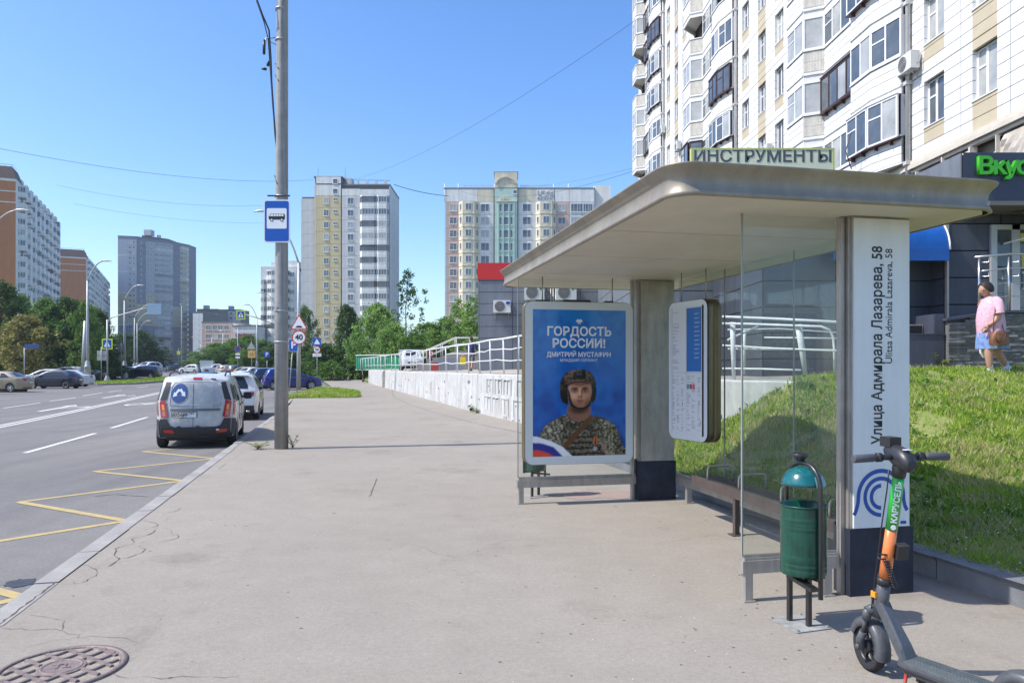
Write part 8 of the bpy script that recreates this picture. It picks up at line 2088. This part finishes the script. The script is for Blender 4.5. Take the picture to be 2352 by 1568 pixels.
for z, rx_, ry_, cx_ in ((.66,.215,.235,.01),(.76,.22,.235,.015),(.88,.225,.235,.02),(.98,.22,.23,.03),(1.08,.20,.22,.035),(1.18,.185,.215,.03),(1.27,.155,.205,.02),(1.33,.12,.16,.03),(1.375,.075,.08,.045)):
    r0 = ell((cx_,0,z), rx_, ry_, 28, tilt=0)
    if z < .8: r0 = [p+Vector((.010*math.sin(k*1.9), .010*math.cos(k*1.9), 0)) for k, p in enumerate(r0)]
    rings.append(r0)
mb.loft(rings, cap=False)
for s_, e_ in ((1, Vector((.03,.245,1.06))), (-1, Vector((-.015,-.245,1.06)))):
    a_ = Vector((.03, s_*.13, 1.315)); mb.tube([a_, Vector((.03, s_*.19, 1.27)), (a_+e_)/2+Vector((0,s_*.04,.01)), e_], [.075,.088,.086,.088], 14, cap=False)
mb.build("blouse", M_pink, w_)
mb = MB(); rings = []
for z, rx_, ry_ in ((.45,.255,.235),(.50,.255,.235),(.60,.25,.23),(.74,.235,.225),(.84,.20,.20)):
    rings.append([p+Vector((.018*math.sin(k*1.57)*(1 if z < .7 else .3), .018*math.cos(k*1.57)*(1 if z < .7 else .3), 0)) for k, p in enumerate(ell((.0 if z > .6 else -.01,0,z), rx_, ry_, 32))])
mb.loft(rings, cap=False); mb.build("skirt", M_skirt, w_)
M_shoe = pm("white_trainer", (.66,.68,.72), .6, var=.12, scale=25)
def shoe(t, p, pitch, mat, nm="shoe"):
    T = Matrix.Translation(p) @ Matrix.Rotation(pitch, 4, 'Y'); mb = MB()
    mb.loft([[T @ Vector((x, w_*a, max(0,b)*h_+.0)) for a, b in ((-1,0),(-1,.35),(-.6,.9),(0,1),(.6,.9),(1,.35),(1,0))] for x, w_, h_ in ((-.10,.03,.06),(-.07,.042,.10),(.0,.045,.095),(.07,.05,.065),(.14,.045,.05),(.175,.022,.035))]); mb.build(nm, mat, t)
shoe(w_, (.12,.10,.012), R(-3), M_shoe); shoe(w_, (-.33,-.10,.055), R(38), M_shoe)
for x, y, z in ((.10,.10,.10),(-.325,-.10,.155)): mb = MB(); mb.tube([(x,y,z),(x-.01 if x > 0 else x+.03,y,z+.07)], [.045,.044], 12); mb.build("sock", pm("sock_white", (.62,.64,.68), .9), w_)
hand(w_, (.195,.185,.85), (.35,.1,-.93), (.6,.0,.6), .9); hand(w_, (-.05,-.24,.775), (.1,.0,-1), (.9,0,.1), .9)
mb = MB(); T = Matrix.Translation((.105,0,1.50)) @ Matrix.Rotation(R(18),4,'Y')
for s_ in (1,-1): mb.loft([[T @ Vector((.092-dx, s_*(.012+.052*k), .012+dz)) for k, dz in ((0,-.010),(1,-.014),(1,.014),(0,.012))] for dx in (0,.008)]); mb.tube([T @ Vector((.09,s_*.062,.018)), T @ Vector((.0,s_*.078,.01))], .004, 5)
mb.build("sunglasses", black, w_)
bag = thing("shoulder_bag", "brown leather shoulder bag hanging at the walking person's side", "bag", (8.56-.07, 13.2-.30, 1.59+.56)); M_lea = pm("brown_leather", (.13,.05,.02), .5, col2=(.27,.12,.05), scale=9, bump=.4, bscale=20)
mb = MB(); mb.loft([[Vector((x*k, y, z)) for x, y in ((-.17,-.05),(-.12,-.075),(.12,-.075),(.17,-.05),(.17,.05),(.12,.06),(-.12,.06),(-.17,.05))] for k, z in ((.93,-.06),(1.0,-.03),(1.0,.06),(.92,.14),(.7,.20),(.62,.215))]); mb.build("body", M_lea, bag)
mb = MB(); mb.loft([[Vector((x*k-.02, -.085+yy, z)) for x, yy in ((-.1,.02),(-.07,0),(.07,0),(.1,.02))] for k, z, in ((.8,.02),(1,.05),(1,.11),(.8,.14))], closed=False, cap=False); mb.build("front_pocket", M_lea, bag)
mb = MB(); mb.tube([(-.10,-.07,.15),(-.12,-.085,.04),(-.06,-.09,-.005),(.02,-.09,.03),(.06,-.085,.1),(.09,-.07,.17)], .009, 7); mb.build("handle", pm("dark_leather", (.09,.035,.02), .5), bag)
mb = MB(); mb.tube([(-.12,-.02,.19),(-.11,.0,.42),(-.06,.03,.62),(-.02,.10,.78),(.02,.14,.80),(.06,.16,.72),(.11,.12,.45),(.12,.03,.2)], .008, 6); mb.build("shoulder_strap", pm("dark_leather", (.09,.035,.02)), bag); bag.scale = (.88,.9,.9)
wb_ = thing("carrier_bag", "white carrier bag hanging behind the legs of the walking person in pink", "bag", (8.60, 13.44, 1.59+.30)); mb = MB(); mb.loft([[Vector((x*k+.03*(1-k), y*k, z)) for x, y in ((-.10,-.04),(.10,-.04),(.10,.04),(-.10,.04))] for k, z in ((.55,0),(.9,.08),(1,.26),(.7,.38),(.3,.46))], smooth=False); mb.build("bag", white, wb_); mb = MB(); mb.tube([(-.03,0,.45),(0,0,.50),(.03,0,.45)], .008, 5); mb.build("handle", white, wb_)
# ---- man in a blue shirt on the terrace carrying a yellow bag
m_ = thing("person", "person in a dark blue shirt walking away on the yard with a yellow bag", "person", (at(1082,0,38).x, 38.0, 1.52), R(75))
skin_body("body", [
    [("hip",(0,0,.93),(.14,.15)),("belly",(.0,0,1.1),(.13,.16)),("chest",(.02,0,1.3),(.13,.18)),("shl",(.0,0,1.45),(.08,.10)),("neck",(.01,0,1.52),.05),("nk2",(.02,0,1.57),.05)],
    [("hip",(0,0,.93),(.14,.15)),("lh",(.05,.09,.86),.09),("lk",(.14,.10,.48),.06),("la",(.12,.10,.09),.04)],
    [("hip",(0,0,.93),(.14,.15)),("rh",(-.03,-.09,.86),.09),("rk",(-.10,-.10,.49),.06),("ra",(-.28,-.10,.13),.04)],
    [("shl",(.0,0,1.45),(.08,.10)),("ls",(0,.18,1.42),.06),("le",(-.03,.24,1.14),.045),("lw",(.03,.25,.90),.032)],
    [("shl",(.0,0,1.45),(.08,.10)),("rs",(0,-.18,1.42),.06),("re",(-.05,-.24,1.14),.045),("rw",(.0,-.26,.90),.032)]], m_, M_skin, 1)
head(m_, Vector((.03,0,1.66)), 0, hair=M_hair2)
mb = MB(); mb.loft([ell((0,0,z), a, b, 20) for z, a, b in ((.88,.16,.20),(1.0,.16,.19),(1.2,.155,.20),(1.38,.14,.21),(1.47,.09,.14),(1.52,.06,.07))], cap=False)
for s_ in (1,-1): mb.tube([(0,s_*.15,1.44),(0,s_*.20,1.38),(-.03,s_*.25,1.16)], [.075,.08,.075], 10, cap=False)
mb.build("shirt", pm("blue_shirt", (.03,.05,.14), .85, var=.1), m_)
mb = MB(); M_sho = pm("grey_shorts", (.16,.15,.15), .85); mb.loft([ell((.0,0,z), a, b, 18) for z, a, b in ((.80,.165,.185),(.95,.16,.18))], cap=False)
for s_, x in ((1,.10),(-1,-.06)): mb.tube([(x*.3,s_*.09,.88),(x,s_*.10,.56)], [.115,.10], 12, cap=False)
mb.build("shorts", M_sho, m_); shoe(m_, (.14,.10,0), 0, M_plast); shoe(m_, (-.26,-.10,.04), R(30), M_plast); hand(m_, (.03,.25,.90), (.1,0,-1), (1,0,0)); hand(m_, (0,-.26,.90), (.1,0,-1), (1,0,0))
bg = thing("carrier_bag", "bright yellow carrier bag held by the person in blue", "bag", (at(1063,0,38).x, 38.0, 1.52+.35)); mb = MB(); mb.loft([[Vector((x*k, y*k, z)) for x, y in ((-.15,-.06),(.15,-.06),(.15,.06),(-.15,.06))] for k, z in ((.95,0),(1,.1),(.95,.3),(.8,.38))], smooth=False); mb.build("bag", pm("bag_yellow", (.75,.55,.0), .5), bg); mb = MB(); mb.tube([(-.08,0,.38),(-.03,0,.5),(.03,0,.5),(.08,0,.38)], .012, 5); mb.build("handle", pm("bag_yellow", (.75,.55,.0)), bg)
for px, Y, lb in ((392,215,"tiny far pedestrian in dark clothes at the road end, right one"), (384,215,"tiny far pedestrian in light clothes at the road end, left one")):
    p_ = thing("person", lb, "person", ((px-CX)/F*Y, Y, zr(Y)+.1), R(0)); mt = M_plast if 'dark' in lb else pm("pale_clothes", (.5,.5,.5), .8)
    mb = MB(); mb.loft([ell((0,0,z), a, b, 10) for z, a, b in ((0.75,.14,.17),(1.0,.14,.18),(1.35,.13,.22),(1.45,.06,.08),(1.55,.06,.06),(1.62,.09,.08),(1.72,.07,.06))]); mb.tube([(0,.1,.8),(.18,.1,.42),(.2,.1,.03)], [.09,.07,.05], 8); mb.tube([(0,-.1,.8),(-.1,-.1,.42),(-.3,-.1,.05)], [.09,.07,.05], 8); mb.tube([(0,.2,1.38),(.1,.26,1.1),(.2,.22,.9)], [.06,.05,.04], 8); mb.tube([(0,-.2,1.38),(-.1,-.26,1.1),(-.12,-.24,.85)], [.06,.05,.04], 8); mb.build("body", mt, p_)

# ============================================================ TREES
def crown_mesh(name, fn, nclump, per, leaf, spread, mat, seed, droop=0.):
    """leaf-sized folded quads gathered in clumps; fn(u) gives clump centres"""
    g = np.random.default_rng(seed); cs = np.array([fn(g) for _ in range(nclump)]); N = nclump*per
    c = np.repeat(cs, per, axis=0); sz = np.repeat(g.uniform(.6, 1.3, nclump), per)
    off = g.normal(size=(N,3)); off /= np.linalg.norm(off, axis=1)[:,None]; off *= (g.uniform(0,1,N)**.5)[:,None]*spread*sz[:,None]; off[:,2] *= .75
    if droop: off[:,2] -= np.abs(g.normal(size=N))*droop
    P = c+off; n = g.normal(size=(N,3)); n[:,2] += .7; n /= np.linalg.norm(n, axis=1)[:,None]
    t = np.cross(n, g.normal(size=(N,3))); t /= np.linalg.norm(t, axis=1)[:,None]; b = np.cross(n, t); L = leaf*g.uniform(.6, 1.4, N)[:,None]
    if droop: t[:,2] -= 1.2; t /= np.linalg.norm(t, axis=1)[:,None]
    V = np.stack([P-t*L*.5, P+b*L*.30, P+t*L*.5, P-b*L*.30], axis=1).reshape(-1,3)
    me = bpy.data.meshes.new(name); me.vertices.add(N*4); me.vertices.foreach_set("co", V.reshape(-1)); me.loops.add(N*4); me.loops.foreach_set("vertex_index", np.arange(N*4, dtype=np.int32))
    me.polygons.add(N); me.polygons.foreach_set("loop_start", np.arange(N, dtype=np.int32)*4); me.update(calc_edges=True); me.materials.append(mat); return me, cs
bark = pm("bark", (.10,.075,.055), .95, var=.3, scale=8, bump=.8, bscale=20); bark_b = pm("birch_bark", (.42,.40,.36), .9, col2=(.08,.07,.06), scale=6)
def shell(rx, ry, z0, z1, power=1.0, lump=.25, seed=0):
    ph = [random.Random(seed+k).uniform(0, 6.28) for k in range(6)]
    def fn(g):
        while True:
            u = g.uniform(0, 1); th = g.uniform(0, 2*PI); prof = math.sin(PI*clamp(u**power*.96+.04))**.6
            lob = 1+lump*math.sin(3*th+ph[0]+4*u)+lump*.7*math.sin(5*th+ph[1]-7*u)
            k = g.uniform(.25, 1)**.5; return [rx*prof*lob*k*math.cos(th), ry*prof*lob*k*math.sin(th), lerp(z0, z1, u)]
    return fn
Lm_dark = leaf_mat("leaf_dark", (.037,.081,.019), (.125,.225,.044), (.069,.138,.027), .6); Lm_mid = leaf_mat("leaf_mid", (.062,.138,.025), (.237,.400,.069), (.138,.250,.044), .6)
Lm_light = leaf_mat("leaf_light", (.112,.225,.050), (.400,.562,.150), (.237,.388,.088), .7); Lm_aut = leaf_mat("leaf_autumn", (.150,.150,.037), (.525,.475,.175), (.300,.275,.088), .7)
PROTO = {}
def tree_proto(key, H, rx, z0, nclump, per, leaf, spread, mat, bk, seed, power=1., lump=.25, droop=0., tr=.18, bare=0):
    me, cs = crown_mesh("crown", shell(rx, rx, z0*H, H, power, lump, seed), nclump, per, leaf, spread, mat, seed, droop)
    mb = MB(); rr = random.Random(seed); mb.tube([(0,0,-.3),(rr.uniform(-.1,.1),0,H*.3),(rr.uniform(-.2,.2),rr.uniform(-.2,.2),H*.62),(0,0,H*.9)], [tr, tr*.75, tr*.45, tr*.1], 9)
    for i in range(16):
        c_ = cs[rr.randrange(len(cs))]; zb_ = clamp(c_[2]-rr.uniform(.1,.3)*H, H*z0*.8, H*.8); p0 = Vector((0,0,zb_)); p1 = Vector(c_); mb.tube([p0, p0.lerp(p1,.5)+Vector((0,0,-.1*rr.random())), p1], [tr*.3, tr*.18, tr*.06], 5)
    PROTO[key] = (me, mb.mesh("trunk", bk))
def tree(key, label, X, Y, s=1., sz=None, rz=None, z=None, group=None, name="broadleaf_tree", cat="tree"):
    t = thing(name, label, cat, (X, Y, (zr(Y)+.05) if z is None else z), rz if rz is not None else random.uniform(0, 6.28), group); t.scale = (s, s, s*(sz or 1))
    put("crown", PROTO[key][0], t); put("trunk", PROTO[key][1], t); return t
tree_proto('dark', 11, 3.3, .10, 300, 46, .30, .75, Lm_dark, bark, 1); tree_proto('mid', 10, 3.0, .12, 300, 46, .28, .7, Lm_mid, bark, 2); tree_proto('aut', 6, 2.5, .05, 190, 42, .24, .55, Lm_aut, bark, 3)
tree_proto('birch', 10, 1.9, .15, 150, 60, .22, .45, Lm_mid, bark_b, 4, droop=.45, lump=.35, tr=.14); tree_proto('willow', 9, 3.1, .0, 420, 46, .27, .6, Lm_light, bark, 5, power=.85, droop=.25)
tree_proto('sparse', 10.5, 1.9, .12, 95, 24, .24, .42, Lm_dark, bark, 6, lump=.5, tr=.10); tree_proto('bush', 3.0, 2.0, .0, 170, 40, .20, .45, Lm_mid, bark, 7, power=.7, tr=.06); tree_proto('bushd', 3.0, 2.0, .0, 170, 40, .20, .45, Lm_dark, bark, 8, power=.7, tr=.06); tree_proto('thin', 6.5, 1.1, .1, 90, 34, .20, .38, Lm_light, bark, 9, lump=.4, tr=.06)
def tp(key, label, px, top_py, Y, H0, width=None, w0=None, z=None, **kw):
    """place by crown centre column and crown top height; widths in metres"""
    zb_ = (zr(Y)+.05) if z is None else z; H_ = CZ+(HY-top_py)/F*Y-zb_; k = H_/H0; t = tree(key, label, (px-CX)/F*Y, Y, k, z=zb_, **kw)
    if width: a = width/(2*w0); t.scale = (a, a, k)
    return t
GT = "trees behind the left parking lot"
tp('dark', "dark tree at the left picture edge, tallest of the row", 2, 652, 80, 11, 5.5, 3.3, group=GT)
tp('aut', "tree with browning leaves second from the left edge", 60, 728, 74, 6, 5.6, 2.5, group=GT)
tp('mid', "fuller green tree between the browning tree and the lamp", 108, 690, 84, 10, 5.0, 3.0, group=GT)
tp('mid', "pointed green tree left of the browning tree's right side", 48, 684, 88, 10, 4.0, 3.0, group=GT)
tp('dark', "broad dark green tree left of the nearest lamp", 150, 688, 86, 11, 5.6, 3.3, group=GT)
tp('birch', "lighter birch with drooping branches right behind the nearest lamp", 196, 690, 80, 10, 3.8, 1.9, group=GT, name="birch_tree")
tp('dark', "dark tree forming the right end of the left row", 222, 712, 88, 11, 4.2, 3.3, group=GT)
tp('mid', "young green tree between birch and broad dark tree", 176, 695, 90, 10, 4.5, 3.0, group=GT)
tp('dark', "round dark tree beyond the left edge lot filling the gap", 20, 745, 92, 11, 7, 3.3, group=GT)
tp('dark', "low dark tree filling under the birch", 130, 765, 94, 11, 9, 3.3, group=GT)
tp('dark', "low dark tree filling behind the nearest lamp", 205, 770, 95, 11, 8, 3.3, group=GT)
tp('dark', "dark tree mass before the grey tower, left half", 282, 768, 150, 11, 9, 3.3, group="trees before the grey tower"); tp('dark', "dark tree mass before the grey tower, right half", 322, 762, 158, 11, 9, 3.3, group="trees before the grey tower"); tp('dark', "lower dark tree right of the mass before the grey tower", 352, 800, 165, 11, 7, 3.3, group="trees before the grey tower"); tp('dark', "low dark tree at the far left of the grey tower foot", 255, 800, 140, 11, 7, 3.3, group="trees before the grey tower")
GS = "shrubs and trees behind the far parked cars"
for i, (k, px, py, Y, H0, w, w0, lb) in enumerate((('mid',455,818,240,10,9,3.0,"small tree at the foot of the pale end wall"),('mid',500,790,150,10,8,3.0,"green tree in front of the pink building, left"),('mid',535,780,160,10,9,3.0,"green tree in front of the pink building, middle"),('dark',520,800,140,11,8,3.3,"darker tree between the two before the pink building"),('mid',572,772,170,10,9,3.0,"green tree in front of the red roof strip"),('dark',606,786,140,11,7,3.3,"dark tree left of the tall pole"),('mid',560,806,122,10,5,3.0,"yellowish shrub tree over the taxi"),('dark',640,790,130,11,8,3.3,"dark tree behind the tall pole"),('mid',480,812,200,10,7,3.0,"small tree left of the far mast"))):
    tp(k, lb, px, py, Y, H0, w, w0, group=GS)
tp('birch', "thin birch right of the tall pole before the pale wing of the yellow block", 702, 700, 98, 10, 3.0, 1.9, name="birch_tree")
tp('dark', "dark narrow tree right of the yellow stripe of the block", 796, 704, 96, 11, 3.4, 3.3); tp('dark', "dark tree just right of the narrow dark one, shorter", 812, 730, 98, 11, 2.8, 3.3)
tp('willow', "big light green willow with rounded crown in the middle", 868, 700, 88, 9, 6.4, 3.1, name="willow_tree"); tp('willow', "lower light green willow right of the big one", 905, 742, 84, 9, 5.0, 3.1, name="willow_tree")
tp('sparse', "tall sparse young poplar standing above the willow", 934, 622, 95, 10.5, 4.2, 1.9, name="poplar_tree")
tp('mid', "green tree behind the railing left of the ramp", 985, 745, 80, 10, 5.2, 3.0, z=1.4); tp('mid', "green tree behind the railing over the ramp", 1030, 732, 70, 10, 4.6, 3.0, z=1.4); tp('dark', "dark tree behind the walking person in blue", 1080, 742, 66, 11, 4.2, 3.3, z=1.4); tp('mid', "low green tree behind the white truck", 950, 770, 84, 10, 5, 3.0, z=1.0)
tp('thin', "thin young tree left of the two before the ornate block", 1052, 690, 60, 6.5, 1.7, 1.1, z=1.4); tp('thin', "thin young tree right of the two before the ornate block", 1086, 686, 58, 6.5, 1.8, 1.1, z=1.4); tp('sparse', "sparse dark sapling by the annex corner", 1070, 715, 62, 10.5, 2.2, 1.9, z=1.4)
GB = "bushes along the lawn beyond the path"
for px, py, Y, w, k, lb in ((745,795,88,4.5,'bushd',"dark bush behind the 20 sign"),(720,805,90,3.5,'bush',"green bush left of the 20 sign"),(775,815,88,4.0,'bushd',"dark bush right of the 20 sign"),(795,828,84,3.0,'bushd',"low dark bush before the narrow tree"),(830,812,84,3.8,'bush',"green bush at the left foot of the willow"),(700,800,92,4,'bushd',"dark bush right of the arched lamp"),(760,830,80,3.2,'bush',"low bush at the lawn edge"),(668,812,90,3.6,'bushd',"dark bush behind the P sign")):
    tp(k, lb, px, py, Y, 3.0, w, 2.0, group=GB, name="bush", cat="bush")
GN = "low bushes at the left edge of the lot"
for px, py, Y, lb in ((10,800,82,"low dark bush at the far left of the lot"),(90,812,84,"low dark bush behind the white hatchback"),(165,815,84,"low dark bush behind the white van like car"),(225,820,92,"low dark bush at the right end of the left row")):
    tp('bushd', lb, px, py, Y, 3.0, 6.5, 2.0, group=GN, name="bush", cat="bush")
# ============================================================ AIR
hm = bpy.data.materials.new("air"); hm.use_nodes = True; nt = hm.node_tree; nt.nodes.clear(); o_ = nt.nodes.new("ShaderNodeOutputMaterial"); pv = nt.nodes.new("ShaderNodeVolumePrincipled")
pv.inputs["Color"].default_value = (.80, .90, 1.0, 1); pv.inputs["Density"].default_value = .00026; pv.inputs["Anisotropy"].default_value = .3; nt.links.new(pv.outputs[0], o_.inputs["Volume"])
mb = MB(); mb.box(-1700, -80, -1.6, 1700, 4200, 84); mb.build("haze", hm, None, kind='stuff')

for k_, a_, s_ in (("fascia_metal", .13, (5,5,.8)), ("brushed_steel", .18, (7,7,1)), ("soffit_panel", .035, (1.5,1.5,1)), ("pole_paint", .25, (12,12,.25)), ("sign_panel_white", .05, (4,4,.8)), ("bin_green", .35, (14,14,2.5)), ("bin_teal", .3, (14,14,5)), ("column_base_dark", .35, (6,6,2)), ("scooter_grey", .22, (20,20,20)),
    ("panel_white", .16, (.5,.5,.06)), ("panel_grey", .16, (.5,.5,.06)), ("panel_yellow", .12, (.5,.5,.06)), ("panel_cream", .15, (.5,.5,.06)), ("panel_pink", .14, (.5,.5,.06)), ("tower_grey", .12, (.3,.3,.04)), ("brick_orange", .12, (.6,.6,.1)), ("whitewashed_concrete", .22, (1.6,1.6,.5)), ("cladding_dark_blue_grey", .25, (3,3,.6)), ("cladding_grey", .18, (2,2,.5)), ("car_white", .12, (3,3,3)), ("van_door_panel", .22, (4,4,3)), ("van_white", .2, (3,3,2)), ("bay_tile_cream", .2, (3,3,.6))):
    streaks(MATS[k_], a_, s_)
